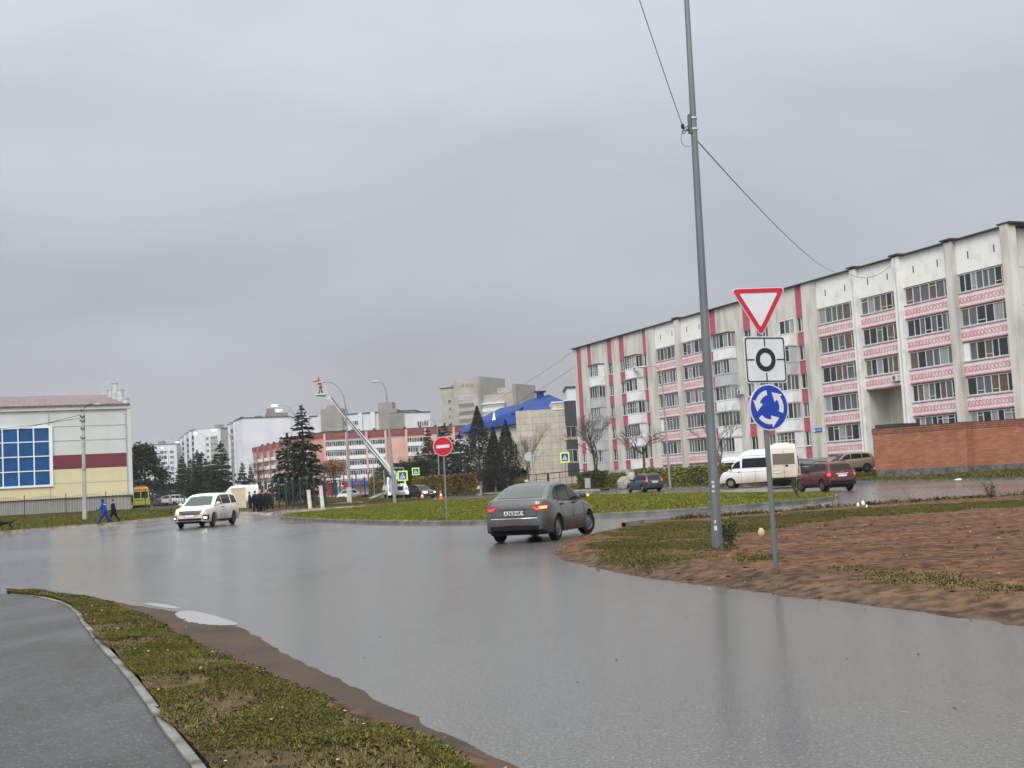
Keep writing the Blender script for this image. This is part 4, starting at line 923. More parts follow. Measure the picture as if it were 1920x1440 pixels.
class Car:
    def __init__(s, name, label, cat, spec, pm, loc, rz, group=None):
        s.sp = spec; s.root = empty(name, loc, label, cat, rz, group)
        s.pm = pm; s.W = spec['W']; s.body()
        s.bvh = BVHTree.FromPolygons([tuple(v) for v in s.V], s.Fc)
    def half(s, x):
        sp = s.sp; f, r = sp['top'][-1][0], sp['top'][0][0]; k = 1.0
        for e, ln, q in ((f, sp.get('tf', .75), sp.get('af', .22)), (r, sp.get('tr', .6), sp.get('ar', .16))):
            d = 1-abs(x-e)/ln
            if d > 0: k = min(k, 1-q*d**2.6)
        return s.W/2*k
    def body(s):
        sp = s.sp; top = sp['top']; x0, x1 = top[0][0], top[-1][0]; r = sp['r']; ar = r+.055; ax = [sp['wb']/2, -sp['wb']/2]; sill = sp.get('sill', .2)
        xs = sorted(set([x0, x0+.015, x0+.04, x0+.08, x1, x1-.015, x1-.04, x1-.08]+[round(x0+.1+i*(x1-x0-.2)/70, 4) for i in range(71)]+[round(a+ar*cos(t), 4) for a in ax for t in np.linspace(0, pi, 15)]))
        V = []; Fc = []; fr = [0, .10, .25, .42, .60, .76, .88, .96, 1.0]; wf = [.955, .985, 1.0, 1.0, .992, .972, .945, .915, .865]
        wf = sp.get('wf', wf)
        rows = []
        for x in xs:
            zt = interp(top, x); zs = interp(sp['bot'], x) if 'bot' in sp else sill; w = s.half(x); za = zs
            for a in ax:
                if abs(x-a) < ar: za = max(za, r+sqrt(max(0, ar*ar-(x-a)**2)))
            za = min(za, zt-.06); zref = sill; row = [(w*.955-.16, za)]
            for f, q in zip(fr, wf):
                z = zref+(zt-zref)*f; z2 = max(z, za+.002*f)
                fq = min(1, max(0, (z2-zref)/max(.05, zt-zref))); row.append((w*float(np.interp(fq, fr, wf)), min(z2, zt)))
            cr = sp.get('crown', .035)
            row += [(w*.72, zt+cr*.45), (w*.45, zt+cr*.8), (0, zt+cr)]
            rows.append([(x, y, z) for y, z in row])
        n = len(rows[0])
        for sgn in (1, -1):
            k0 = len(V)
            for row in rows: V += [(x, y*sgn, z) for x, y, z in row]
            for i in range(len(rows)-1):
                for j in range(n-1): q = (k0+i*n+j, k0+i*n+j+1, k0+(i+1)*n+j+1, k0+(i+1)*n+j); Fc.append(q if sgn > 0 else q[::-1])
            for i, fl in ((0, 1), (len(rows)-1, -1)):
                # fascia closed strip by strip towards the centre line
                base = k0+i*n; cv = len(V)
                bow = sp.get('bow', .05)*(-1 if i == 0 else 1)
                for j in range(n): x, y, z = rows[i][j]; V.append((x+bow*.55, y*.62*sgn, z))
                for j in range(n): x, y, z = rows[i][j]; V.append((x+bow, 0, z))
                for j in range(n-1):
                    for a_, b_ in ((base, cv), (cv, cv+n)): Fc.append((a_+j, a_+j+1, b_+j+1, b_+j))
        # greenhouse
        gh = sp['gh']; g0, g1 = gh[0][0], gh[-1][0]; zr_ = max(z for _, z in gh); belt = sp['belt']; wr = sp.get('wr', .66)*s.W/2; wb = sp.get('wbelt', .885)*s.W/2
        s.gy = lambda z: wb+(wr-wb)*min(1, max(0, (z-belt)/(zr_-belt)))**1.15
        gx = sorted(set([round(g0+i*(g1-g0)/46, 4) for i in range(47)]+[round(g[0], 4) for g in gh])); rows = []
        for x in gx:
            zr = interp(gh, x); zb = min(interp(top, x)-.03, zr-.01); row = []; e = min(.06, (zr-zb)*.3); 
            lim = s.half(x)*.93
            for t in (0, .33, .66, 1): z = zb+(zr-e-zb)*t; row.append((min(s.gy(z), lim), z))
            y1 = min(s.gy(zr-e), lim); row += [(y1-.035, zr-e*.35), (y1-.09, zr-e*.08), (y1*.6, zr+.012), (0, zr+.022)]
            rows.append([(x, y, z) for y, z in row])
        n = len(rows[0])
        for sgn in (1, -1):
            k0 = len(V)
            for row in rows: V += [(x, y*sgn, z) for x, y, z in row]
            for i in range(len(rows)-1):
                for j in range(n-1): q = (k0+i*n+j, k0+i*n+j+1, k0+(i+1)*n+j+1, k0+(i+1)*n+j); Fc.append(q if sgn > 0 else q[::-1])
            for i in (0, len(rows)-1):
                c = len(V); V.append((rows[i][0][0], 0, rows[i][0][2])); Fc += [(k0+i*n+j, k0+i*n+j+1, c) for j in range(n-1)]
        me = bpy.data.meshes.new('body'); me.from_pydata(V, [], Fc); me.materials.append(s.pm)
        bm = bmesh.new(); bm.from_mesh(me); bmesh.ops.remove_doubles(bm, verts=bm.verts, dist=.0008); bmesh.ops.recalc_face_normals(bm, faces=bm.faces); bm.to_mesh(me); bm.free()
        me.polygons.foreach_set('use_smooth', [True]*len(me.polygons)); me.set_sharp_from_angle(angle=radians(38))
        s.bd = link('body', me, s.root); s.V, s.Fc = V, Fc
        # dark underbody and arches
        b = MB(); b.box(x0+.18, x1-.18, -s.W*.40, s.W*.40, sill-.02, .62)
        for a in [a_ for a_ in ax if x0 < a_ < x1]: b.box(a-ar, a+ar, -s.W*.36, s.W*.36, .22, min(.8, ar*2))
        b.build('underbody', BLK, s.root)
    def decal(s, name, m, axis, lo, hi, off=.006, nu=6, nv=5, parent=None, mirror=False, both=False, label=None):
        outs = []
        for sg in ((1, -1) if both else ((-1,) if mirror else (1,))):
            grid = []; k = len(lo)
            for t in np.linspace(0, k-1, (k-1)*nu+1):
                i = min(k-2, int(t)); f = t-i; a = [lo[i][c]*(1-f)+lo[i+1][c]*f for c in (0, 1)]; b = [hi[i][c]*(1-f)+hi[i+1][c]*f for c in (0, 1)]; col = []
                for q in np.linspace(0, 1, nv+1):
                    p = [a[c]*(1-q)+b[c]*q for c in (0, 1)]
                    if axis == 'side': o, d = Vector((p[0], 4*sg, p[1])), Vector((0, -sg, 0))
                    elif axis == 'top': o, d = Vector((p[0], p[1]*sg, 5)), Vector((0, 0, -1))
                    elif axis == 'rear': o, d = Vector((-9, p[0]*sg, p[1])), Vector((1, 0, 0))
                    else: o, d = Vector((9, p[0]*sg, p[1])), Vector((-1, 0, 0))
                    h, nr, _, _ = s.bvh.ray_cast(o, d)
                    if h is None: col.append(None); continue
                    if nr.dot(d) > 0: nr = -nr
                    col.append((h+(-d)*off*.5+nr*off*.6, h+d*.012))
                grid.append(col)
            V = []; Fc = []; idx = {}
            for i, c in enumerate(grid):
                for j, v in enumerate(c):
                    if v is not None: idx[i, j] = len(V); V.append(v[0])
            nI, nJ = len(grid), nv+1
            for i in range(nI-1):
                for j in range(nJ-1):
                    q = [(i, j), (i+1, j), (i+1, j+1), (i, j+1)]
                    if all(k_ in idx for k_ in q):
                        P = [V[idx[k_]] for k_ in q]
                        if max((P[0]-P[2]).length, (P[1]-P[3]).length) < 1.2: Fc.append([idx[k_] for k_ in q])
            # rim
            bd = [(i, 0) for i in range(nI)]+[(nI-1, j) for j in range(1, nJ)]+[(i, nJ-1) for i in range(nI-2, -1, -1)]+[(0, j) for j in range(nJ-2, 0, -1)]
            rid = {}
            for b_ in bd:
                if b_ in idx: rid[b_] = len(V); V.append(grid[b_[0]][b_[1]][1])
            for a_, b_ in zip(bd, bd[1:]+bd[:1]):
                if a_ in rid and b_ in rid: Fc.append([idx[a_], idx[b_], rid[b_], rid[a_]])
            if not Fc: continue
            me = bpy.data.meshes.new(name); me.from_pydata(V, [], Fc); me.materials.append(m)
            bm = bmesh.new(); bm.from_mesh(me); bmesh.ops.recalc_face_normals(bm, faces=bm.faces); bm.to_mesh(me); bm.free()
            me.polygons.foreach_set('use_smooth', [True]*len(me.polygons)); me.set_sharp_from_angle(angle=radians(40))
            o = link(name, me, parent or s.root)
            if label: o['label'] = label
            outs.append(o)
        return outs
    def strip(s, m, axis, a, b, w=.012, name='panel_gap', both=True):
        d = Vector((b[0]-a[0], b[1]-a[1])).normalized(); q = (-d.y*w/2, d.x*w/2)
        return s.decal(name, m, axis, [(a[0]-q[0], a[1]-q[1]), (b[0]-q[0], b[1]-q[1])], [(a[0]+q[0], a[1]+q[1]), (b[0]+q[0], b[1]+q[1])], off=.004, nu=8, nv=1, both=both)
    def wheels(s, rim=CAP, style='cap', steer=0.0, w=.20, lab=None):
        r = s.sp['r']
        for ix, x in enumerate((s.sp['wb']/2, -s.sp['wb']/2)):
            for sg in (1, -1):
                t = MB(); pr = [(r*.62, -w/2), (r*.9, -w/2), (r*.985, -w*.36), (r, -w*.2), (r, w*.2), (r*.985, w*.36), (r*.9, w/2), (r*.62, w/2), (r*.60, w*.3), (r*.60, -w*.3)]
                n = 28; V = [(cos(2*pi*i/n)*a, y, sin(2*pi*i/n)*a) for i in range(n) for a, y in pr]; k = len(pr)
                t.add(V, [(i*k+j, i*k+(j+1) % k, ((i+1) % n)*k+(j+1) % k, ((i+1) % n)*k+j) for i in range(n) for j in range(k)])
                wo = t.build('wheel', RUB, s.root, smooth=45, loc=(x, sg*(s.W/2-.03-w/2), r)); wo.rotation_euler.z = steer if ix == 0 else 0
                m = MB(); y = sg*w*.30
                def disc(rr, y, mi=0, n=24): m.add([(0, y+sg*.0, 0)]+[(cos(2*pi*i/n)*rr, y, sin(2*pi*i/n)*rr) for i in range(n)], [(0, 1+i, 1+(i+1) % n) for i in range(n)], mi)
                if style == 'cap':
                    n = 24; pr2 = [(r*.63, y+sg*.03), (r*.56, y+sg*.045), (r*.50, y+sg*.02), (r*.30, y+sg*.05), (r*.12, y+sg*.055), (.001, y+sg*.055)]
                    V = [(cos(2*pi*i/n)*a, q, sin(2*pi*i/n)*a) for i in range(n) for a, q in pr2]; k = 6
                    m.add(V, [(i*k+j, i*k+j+1, ((i+1) % n)*k+j+1, ((i+1) % n)*k+j) for i in range(n) for j in range(k-1)])
                    for i in range(9): a = 2*pi*i/9; m.ball((cos(a)*r*.43, y+sg*.028, sin(a)*r*.43), .016, 1, 5)
                else:
                    disc(r*.6, y-sg*.06, 1)
                    ns = 5; 
                    for i in range(ns):
                        a = 2*pi*i/ns+.3; m.bar((cos(a)*r*.08, y+sg*.03, sin(a)*r*.08), (cos(a)*r*.61, y+sg*.03, sin(a)*r*.61), .03, r*.16, 0, up=(0, 1, 0), w2=.03, h2=r*.12)
                    m.tube([(0, y, 0), (0, y+sg*.05, 0)], r*.15, 10, 0)
                    n = 28; V = [(cos(2*pi*i/n)*a, q, sin(2*pi*i/n)*a) for i in range(n) for a, q in ((r*.63, y+sg*.045), (r*.57, y+sg*.045), (r*.57, y-sg*.05))]
                    m.add(V, [(i*3+j, i*3+j+1, ((i+1) % n)*3+j+1, ((i+1) % n)*3+j) for i in range(n) for j in range(2)])
                m.build('rim', [rim, RIMD], wo, smooth=30)
    def mirror_(s, x, z, m, blink=False, sc=1.0):
        for sg in (1, -1):
            y = s.gy(z)+.02; b = MB(); b.ball((x, sg*(y+.13*sc), z+.02), .115*sc, 0, 10, (.62, 1.0, .68)); b.bar((x, sg*(y-.03), z-.05), (x, sg*(y+.08), z-.02), .05, .04, 0)
            o = b.build('wing_mirror', m, s.root, smooth=60)
            g = MB(); g.add([(x-.062*sc, sg*(y+.05*sc), z-.035), (x-.062*sc, sg*(y+.21*sc), z-.035), (x-.062*sc, sg*(y+.21*sc), z+.07), (x-.062*sc, sg*(y+.05*sc), z+.07)], [(0, 1, 2, 3)]); g.build('mirror_glass', GLASS_G, o)
            if blink and sg < 0: MB().ball((x+.03, sg*(y+.25*sc), z+.02), .035, 0, 8).build('indicator_lamp', AMB_ON, o)
    def plate(s, end, y, z, w=.52, h=.112, text=None, dy=0):
        x = s.sp['top'][0][0]-.07 if end == 'rear' else s.sp['top'][-1][0]+.07
        h0 = s.bvh.ray_cast(Vector((-9 if end == 'rear' else 9, y, z)), Vector((1 if end == 'rear' else -1, 0, 0)))[0]
        if h0: x = h0.x+(-.022 if end == 'rear' else .022)
        sg = -1 if end == 'rear' else 1
        b = MB(); b.box(min(x, x-sg*.03), max(x, x-sg*.03), y-w/2-.012, y+w/2+.012, z-h/2-.012, z+h/2+.012, 1); b.box(min(x, x+sg*.004), max(x, x+sg*.004), y-w/2, y+w/2, z-h/2, z+h/2, 0)
        o = b.build('number_plate', [PLW, BLK], s.root)
        if text: text3d(text[0], .098, INK, o, (x+sg*.0065, y+w*.47, z-.045), end); text3d(text[1], .062, INK, o, (x+sg*.0065, y-w*.30, z-.012), end); 
        return o
def text3d(txt, size, m, parent, loc, facing='rear', name='plate_lettering', sx=.92):
    cu = bpy.data.curves.new(name, 'FONT'); cu.body = txt; cu.size = size*1.35; cu.extrude = .0008; cu.offset = .0035*size/.1
    o = bpy.data.objects.new(name, cu); C.objects.link(o); bpy.context.view_layer.update()
    me = bpy.data.meshes.new_from_object(o.evaluated_get(bpy.context.evaluated_depsgraph_get())); bpy.data.objects.remove(o)
    me.materials.clear(); me.materials.append(m)
    q = link(name, me, parent, loc=loc); q.rotation_euler = (pi/2, 0, -pi/2) if facing == 'rear' else (pi/2, 0, pi/2); q.scale = (sx, 1, 1)
    return q

# ---- profiles: x forward, origin midway between the axles
SEDAN = dict(W=1.764, wb=2.635, r=.325, sill=.22, belt=.97, wr=.66, wbelt=.885, bow=.07, tf=.8, tr=.75, ar=.17, crown=.03,
    top=[(-2.24, .62), (-2.225, .80), (-2.20, .99), (-2.14, 1.065), (-2.04, 1.085), (-1.85, 1.09), (-1.5, 1.05), (-1.0, 1.0), (0, .97), (.9, .965), (1.2, .93), (1.6, .86), (1.9, .77), (2.05, .68), (2.12, .56), (2.14, .45)],
    bot=[(-2.24, .34), (-2.0, .26), (-1.7, .23), (1.7, .22), (2.0, .24), (2.14, .30)],
    gh=[(-1.90, 1.08), (-1.72, 1.16), (-1.45, 1.285), (-1.2, 1.385), (-.95, 1.445), (-.6, 1.48), (-.2, 1.49), (.15, 1.455), (.38, 1.38), (.65, 1.23), (.95, 1.03), (1.08, .955)])
SUV = dict(W=1.80, wb=2.673, r=.345, sill=.28, belt=1.05, wr=.70, wbelt=.90, bow=.05, tf=.7, tr=.5, ar=.10, crown=.03,
    top=[(-2.12, .68), (-2.11, .85), (-2.07, 1.02), (-2.0, 1.10), (-1.5, 1.13), (-.5, 1.08), (.6, 1.05), (1.05, 1.03), (1.5, .99), (1.9, .92), (2.05, .82), (2.13, .66), (2.15, .5)],
    bot=[(-2.12, .42), (-1.8, .32), (1.7, .28), (2.15, .36)],
    gh=[(-2.07, 1.07), (-2.0, 1.22), (-1.87, 1.48), (-1.78, 1.555), (-1.5, 1.60), (-.6, 1.625), (0, 1.60), (.3, 1.54), (.62, 1.35), (.98, 1.07), (1.06, 1.0)])
WAGON = dict(W=1.68, wb=2.492, r=.30, sill=.22, belt=.92, wr=.69, wbelt=.90, bow=.05, tf=.8, tr=.5, ar=.10, crown=.03,
    top=[(-2.05, .60), (-2.04, .78), (-2.0, .90), (-1.94, .95), (-1.5, .96), (0, .93), (.9, .91), (1.4, .86), (1.8, .76), (1.95, .66), (2.02, .52), (2.03, .44)],
    bot=[(-2.05, .34), (-1.8, .27), (1.7, .22), (2.03, .30)],
    gh=[(-2.0, .93), (-1.9, 1.10), (-1.74, 1.36), (-1.66, 1.42), (-1.3, 1.45), (-.5, 1.46), (.0, 1.42), (.3, 1.33), (.65, 1.12), (.95, .91)])
MPV = dict(W=1.96, wb=3.09, r=.365, sill=.26, belt=1.12, wr=.74, wbelt=.915, bow=.07, tf=.7, tr=.5, ar=.10, crown=.04,
    top=[(-2.60, .75), (-2.58, .95), (-2.53, 1.08), (-2.3, 1.15), (-.5, 1.13), (.7, 1.11), (1.35, 1.09), (1.9, 1.04), (2.25, .97), (2.42, .86), (2.49, .70), (2.51, .5)],
    bot=[(-2.60, .40), (-2.3, .30), (2.2, .26), (2.51, .32)],
    gh=[(-2.53, 1.10), (-2.45, 1.35), (-2.32, 1.60), (-2.15, 1.70), (-1.5, 1.74), (-.4, 1.75), (.2, 1.71), (.5, 1.64), (.85, 1.45), (1.35, 1.14), (1.45, 1.08)])
BUS = dict(W=2.07, wb=3.745, r=.36, sill=.32, belt=1.30, wr=.80, wbelt=.93, bow=.04, tf=.9, tr=.3, ar=.05, crown=.03,
    top=[(-3.30, .8), (-3.28, 1.25), (-3.2, 1.38), (0, 1.38), (1.5, 1.36), (1.95, 1.28), (2.4, 1.16), (2.62, 1.02), (2.74, .80), (2.78, .55)],
    bot=[(-3.30, .50), (-2.9, .42), (1.5, .32), (2.78, .40)],
    gh=[(-3.27, 1.33), (-3.22, 1.9), (-3.15, 2.45), (-3.05, 2.62), (-2.8, 2.70), (.3, 2.70), (.75, 2.60), (1.05, 2.38), (1.25, 2.12), (1.6, 1.75), (2.05, 1.30), (2.15, 1.22)])

def side_glass(c, segs, glass=GLASS, both=True):
    for lo, hi in segs: c.decal('side_window', glass, 'side', lo, hi, both=both, nu=4, nv=4)
def dress(c, kind, lit=True, head=False, small=False, glass=GLASS, cladding=True, rails=False):
    """windows, lamps and trim for one of the profiles"""
    d = c.decal
    if kind == 'sedan':
        d('windscreen', glass, 'top', [(1.0, -.60), (1.03, 0), (1.0, .60)], [(.30, -.48), (.27, 0), (.30, .48)])
        d('rear_window', GLASS_G, 'top', [(-1.80, .60), (-1.85, 0), (-1.80, -.60)], [(-1.08, .50), (-1.05, 0), (-1.08, -.50)], nu=8, nv=8)
        side_glass(c, [([(-.06, 1.0), (.82, 1.01)], [(-.06, 1.40), (.30, 1.33), (.74, 1.08)][0:1]+[(.52, 1.245)]) if False else ([(-.05, 1.0), (.35, 1.0), (.80, 1.01)], [(-.05, 1.405), (.25, 1.37), (.74, 1.06)]),
                       ([(-1.0, 1.04), (-.55, 1.01), (-.12, 1.0)], [(-.92, 1.36), (-.55, 1.405), (-.12, 1.41)]), ([(-1.34, 1.08), (-1.06, 1.05)], [(-1.20, 1.22), (-1.0, 1.34)])])
        d('tail_light', RED_L, 'rear', [(.42, .925), (.58, .79), (.86, .80)], [(.50, .93), (.66, .955), (.875, .995)], both=True, nu=6)
        d('lamp_bulb', RED_ON, 'rear', [(.50, .885), (.60, .825), (.68, .825)], [(.52, .90), (.60, .87), (.68, .875)], both=True, off=.014, nu=3)
        d('headlight', WH_ON if head else WH_L, 'front', [(.50, .60), (.80, .60)], [(.45, .70), (.82, .74)], both=True)
        d('grille', BLK, 'front', [(-.40, .42), (.40, .42)], [(-.48, .62), (.48, .62)])
    if kind == 'suv':
        d('windscreen', glass, 'top', [(1.0, -.66), (1.03, 0), (1.0, .66)], [(.38, -.55), (.34, 0), (.38, .55)])
        d('rear_window', GLASS, 'rear', [(.66, 1.17), (0, 1.15), (-.66, 1.17)], [(.55, 1.50), (0, 1.53), (-.55, 1.50)], nu=6)
        side_glass(c, [([(-.02, 1.12), (.4, 1.11), (.86, 1.11)], [(-.02, 1.53), (.33, 1.46), (.74, 1.2)]), ([(-.98, 1.16), (-.5, 1.14), (-.10, 1.12)], [(-.95, 1.535), (-.5, 1.54), (-.10, 1.535)]), ([(-1.72, 1.22), (-1.06, 1.17)], [(-1.55, 1.50), (-1.03, 1.535)])])
        d('tail_light', RED_L, 'rear', [(.66, .82), (.85, .82)], [(.66, 1.13), (.84, 1.13)], both=True)
        d('lamp_bulb', RED_ON, 'rear', [(.70, .88), (.83, .88)], [(.70, 1.02), (.82, 1.02)], both=True, off=.014, nu=3)
        d('headlight', WH_L, 'front', [(.52, .70), (.82, .70)], [(.52, .88), (.82, .90)], both=True); d('grille', BLK, 'front', [(-.45, .55), (.45, .55)], [(-.48, .82), (.48, .82)])
        d('bumper_trim', BLK, 'rear', [(.84, .44), (0, .44), (-.84, .44)], [(.84, .62), (0, .58), (-.84, .62)], nu=6)
        d('sill_trim', BLK, 'side', [(-.9, .30), (.9, .30)], [(-.9, .42), (.9, .42)], both=True)
    if kind == 'wagon':
        d('windscreen', glass, 'top', [(.86, -.58), (.90, 0), (.86, .58)], [(.28, -.48), (.24, 0), (.28, .48)])
        d('rear_window', GLASS, 'rear', [(.58, 1.02), (0, 1.0), (-.58, 1.02)], [(.50, 1.34), (0, 1.37), (-.50, 1.34)])
        side_glass(c, [([(-.05, .97), (.72, .97)], [(-.05, 1.36), (.36, 1.26)]), ([(-.9, .98), (-.12, .97)], [(-.9, 1.38), (-.12, 1.375)]), ([(-1.72, 1.02), (-.98, .98)], [(-1.56, 1.33), (-.98, 1.375)])])
        d('tail_light', RED_L, 'rear', [(.62, .80), (.80, .80)], [(.58, 1.28), (.68, 1.28)], both=True)
        d('lamp_bulb', RED_ON, 'rear', [(.64, .86), (.77, .86)], [(.64, 1.04), (.74, 1.04)], both=True, off=.014, nu=3)
        d('headlight', WH_L, 'front', [(.45, .58), (.78, .58)], [(.45, .72), (.78, .74)], both=True)
    if kind == 'mpv':
        d('windscreen', GLASS_G, 'top', [(1.36, -.74), (1.42, 0), (1.36, .74)], [(.62, -.62), (.58, 0), (.62, .62)])
        d('rear_window', GLASS, 'rear', [(.68, 1.22), (-.68, 1.22)], [(.58, 1.60), (-.58, 1.60)])
        side_glass(c, [([(.12, 1.17), (.6, 1.16), (1.18, 1.17)], [(.12, 1.64), (.5, 1.56), (1.0, 1.28)]), ([(-1.25, 1.18), (.04, 1.17)], [(-1.25, 1.65), (.04, 1.65)]), ([(-2.25, 1.20), (-1.42, 1.18)], [(-2.10, 1.58), (-1.42, 1.64)])])
        d('grille', mat('grille_dark', (.03, .03, .033), .35, metal=.5), 'front', [(-.52, .68), (0, .66), (.52, .68)], [(-.66, .88), (0, .89), (.66, .88)])
        d('headlight', WH_L, 'front', [(.62, .70), (.88, .86)], [(.68, .88), (.93, .95)], both=True)
        d('running_lamp', WH_ON, 'front', [(.62, .76), (.72, .80)], [(.64, .88), (.76, .90)], both=True, off=.012)
        d('lower_grille', BLK, 'front', [(-.60, .38), (.60, .38)], [(-.66, .50), (.66, .50)]); d('bumper_trim', BLK, 'front', [(-.93, .32), (0, .32), (.93, .32)], [(-.93, .36), (0, .36), (.93, .36)])
        d('lamp_surround', BLK, 'front', [(.70, .40), (.93, .40)], [(.68, .64), (.93, .66)], both=True); d('fog_lamp', WH_ON, 'front', [(.75, .48), (.86, .48)], [(.75, .55), (.86, .56)], both=True, off=.014)
        d('tail_light', RED_L, 'rear', [(.6, .98), (.92, .98)], [(.6, 1.10), (.92, 1.10)], both=True); d('sill_trim', BLK, 'side', [(-1.1, .28), (1.1, .28)], [(-1.1, .37), (1.1, .37)], both=True)
        for x in (1.12, -1.33, .08): c.strip(SEAMM, 'side', (x, .40), (x, 1.12))
        d('door_handle', BLK, 'side', [(.18, .99), (.36, .99)], [(.18, 1.02), (.36, 1.02)], both=True, off=.02); d('door_handle', BLK, 'side', [(-.16, .99), (.02, .99)], [(-.16, 1.02), (.02, 1.02)], both=True, off=.02)
# ---- grey saloon turning into the roundabout
def heading(deg): return pi/2-radians(deg)      # degrees to the right of straight ahead
p = gp(990, 1015); hd = 20.5
hv = Vector((sin(radians(hd)), cos(radians(hd)), 0)); 
PG = paint('graphite_paint', (.10, .103, .102), dirt=(.065, .060, .054, .1, .6), rough=.2, metal=.6)
c = Car('saloon_car', 'grey saloon with lit tail lights and right indicator, turning into the roundabout', 'car', SEDAN, PG, p+hv*1.3175, heading(hd))
dress(c, 'sedan'); c.wheels(CAP, 'cap', steer=-.32); c.mirror_(.74, 1.06, PG, blink=True)
c.decal('indicator_lamp', AMB_ON, 'rear', [(.67, .845), (.80, .85)], [(.67, .90), (.80, .91)], mirror=True, off=.022, nu=3)
c.plate('rear', 0, .755, text=('A363HA', '716'))
for pa, pb in (((-.09, .30), (-.09, 1.41)), ((.86, .45), (.90, .96)), ((-1.03, .72), (-1.04, 1.02)), ((-1.03, .72), (-.9, .5)), ((-1.12, 1.40), (-.98, 1.36))): c.strip(SEAMM, 'side', pa, pb)
for a, b in (((-.64, 1.05), (-.60, .66)), ((.64, 1.05), (.60, .66)), ((-.60, .66), (.60, .66)), ((-.42, .845), (.42, .845))): c.strip(SEAMM, 'rear', a, b, .016, both=False)
c.strip(mat('trim_bright', (.45, .45, .45), .3, metal=.6), 'rear', (-.62, .625), (.62, .625), .012, 'bumper_line', False)
c.decal('bumper_trim', BLK, 'rear', [(.76, .345), (0, .345), (-.76, .345)], [(.74, .43), (0, .455), (-.74, .43)], nu=6); c.decal('window_trim', BLK, 'side', [(-1.36, 1.07), (-.5, .99), (.86, .985)], [(-1.36, 1.085), (-.5, 1.0), (.86, 1.0)], both=True)
for x in (-.02, -.98): c.decal('door_handle', BLK, 'side', [(x, .90), (x+.16, .90)], [(x, .93), (x+.16, .93)], both=True, off=.03)
c.decal('reflector', mat('reflector_red', (.25, .02, .02), .3), 'rear', [(.40, .47), (-.1, .47)], [(.40, .49), (-.1, .49)])
# ---- red crossover
p = gp(1569, 921); hd = -13; hv = Vector((sin(radians(hd)), cos(radians(hd)), 0))
PR = paint('wine_red_paint', (.085, .003, .009), dirt=(.055, .022, .022, .35, .35), rough=.28)
c = Car('crossover_car', 'dark red crossover with roof rails and lit tail lights on the ring road', 'car', SUV, PR, p+hv*1.336, heading(hd))
dress(c, 'suv'); c.wheels(ALLOY, 'spoke'); c.mirror_(.80, 1.16, BLK); c.plate('rear', 0, .87); c.decal('chrome_bar', CHROME, 'rear', [(.36, .955), (-.36, .955)], [(.36, .995), (-.36, .995)], off=.02)
for sg in (1, -1):
    q = MB(); q.tube([(.35, sg*.55, 1.56), (.25, sg*.56, 1.64), (-.3, sg*.57, 1.69), (-1.0, sg*.57, 1.69), (-1.45, sg*.56, 1.65), (-1.55, sg*.56, 1.59)], .022, 6); q.build('roof_rail', BLK, c.root)
for x in (-.06, .92, -1.02): c.strip(SEAMM, 'side', (x, .45), (x, 1.10))
for x in (.06, -.86): c.decal('door_handle', BLK, 'side', [(x, 1.0), (x+.16, 1.0)], [(x, 1.03), (x+.16, 1.03)], both=True, off=.03)
c.decal('badge', CHROME, 'rear', [(.03, 1.04), (-.03, 1.04)], [(.03, 1.09), (-.03, 1.09)], off=.02, nu=2)
# ---- dark blue estate
p = gp(1221, 922); hd = -20; hv = Vector((sin(radians(hd)), cos(radians(hd)), 0))
PN = paint('midnight_paint', (.012, .016, .028), dirt=(.055, .05, .045, .3, .5), rough=.25)
c = Car('estate_car', 'dark blue estate car with bright tail lights on the far side of the island', 'car', WAGON, PN, p+hv*1.246, heading(hd))
dress(c, 'wagon'); c.wheels(CAP, 'cap'); c.mirror_(.66, 1.0, BLK); c.plate('rear', 0, .80); c.decal('chrome_bar', CHROME, 'rear', [(.40, .90), (-.40, .90)], [(.40, .935), (-.40, .935)], off=.02)
for sg in (1, -1): MB().tube([(.1, sg*.50, 1.43), (-.1, sg*.52, 1.50), (-1.3, sg*.52, 1.50), (-1.5, sg*.50, 1.44)], .02, 6).build('roof_rail', CHROME, c.root)
# ---- white people carrier
p = gp(384, 990); hd = 180-50
hv = Vector((sin(radians(hd)), cos(radians(hd)), 0))
PWt = paint('pearl_white_paint', (.74, .73, .70), dirt=(.24, .175, .12, .85, .95), rough=.25)
hd = 180+6; hv = Vector((sin(radians(hd)), cos(radians(hd)), 0))
c = Car('people_carrier', 'white people carrier with lit headlights and muddy sides, driving out of the left road', 'car', MPV, PWt, gp(369, 989)-hv*1.545, heading(hd))
dress(c, 'mpv'); c.wheels(mat('grey_alloy', (.14, .14, .145), .4, metal=.6), 'spoke', steer=.15); c.mirror_(1.05, 1.20, PWt); c.plate('front', 0, .62)
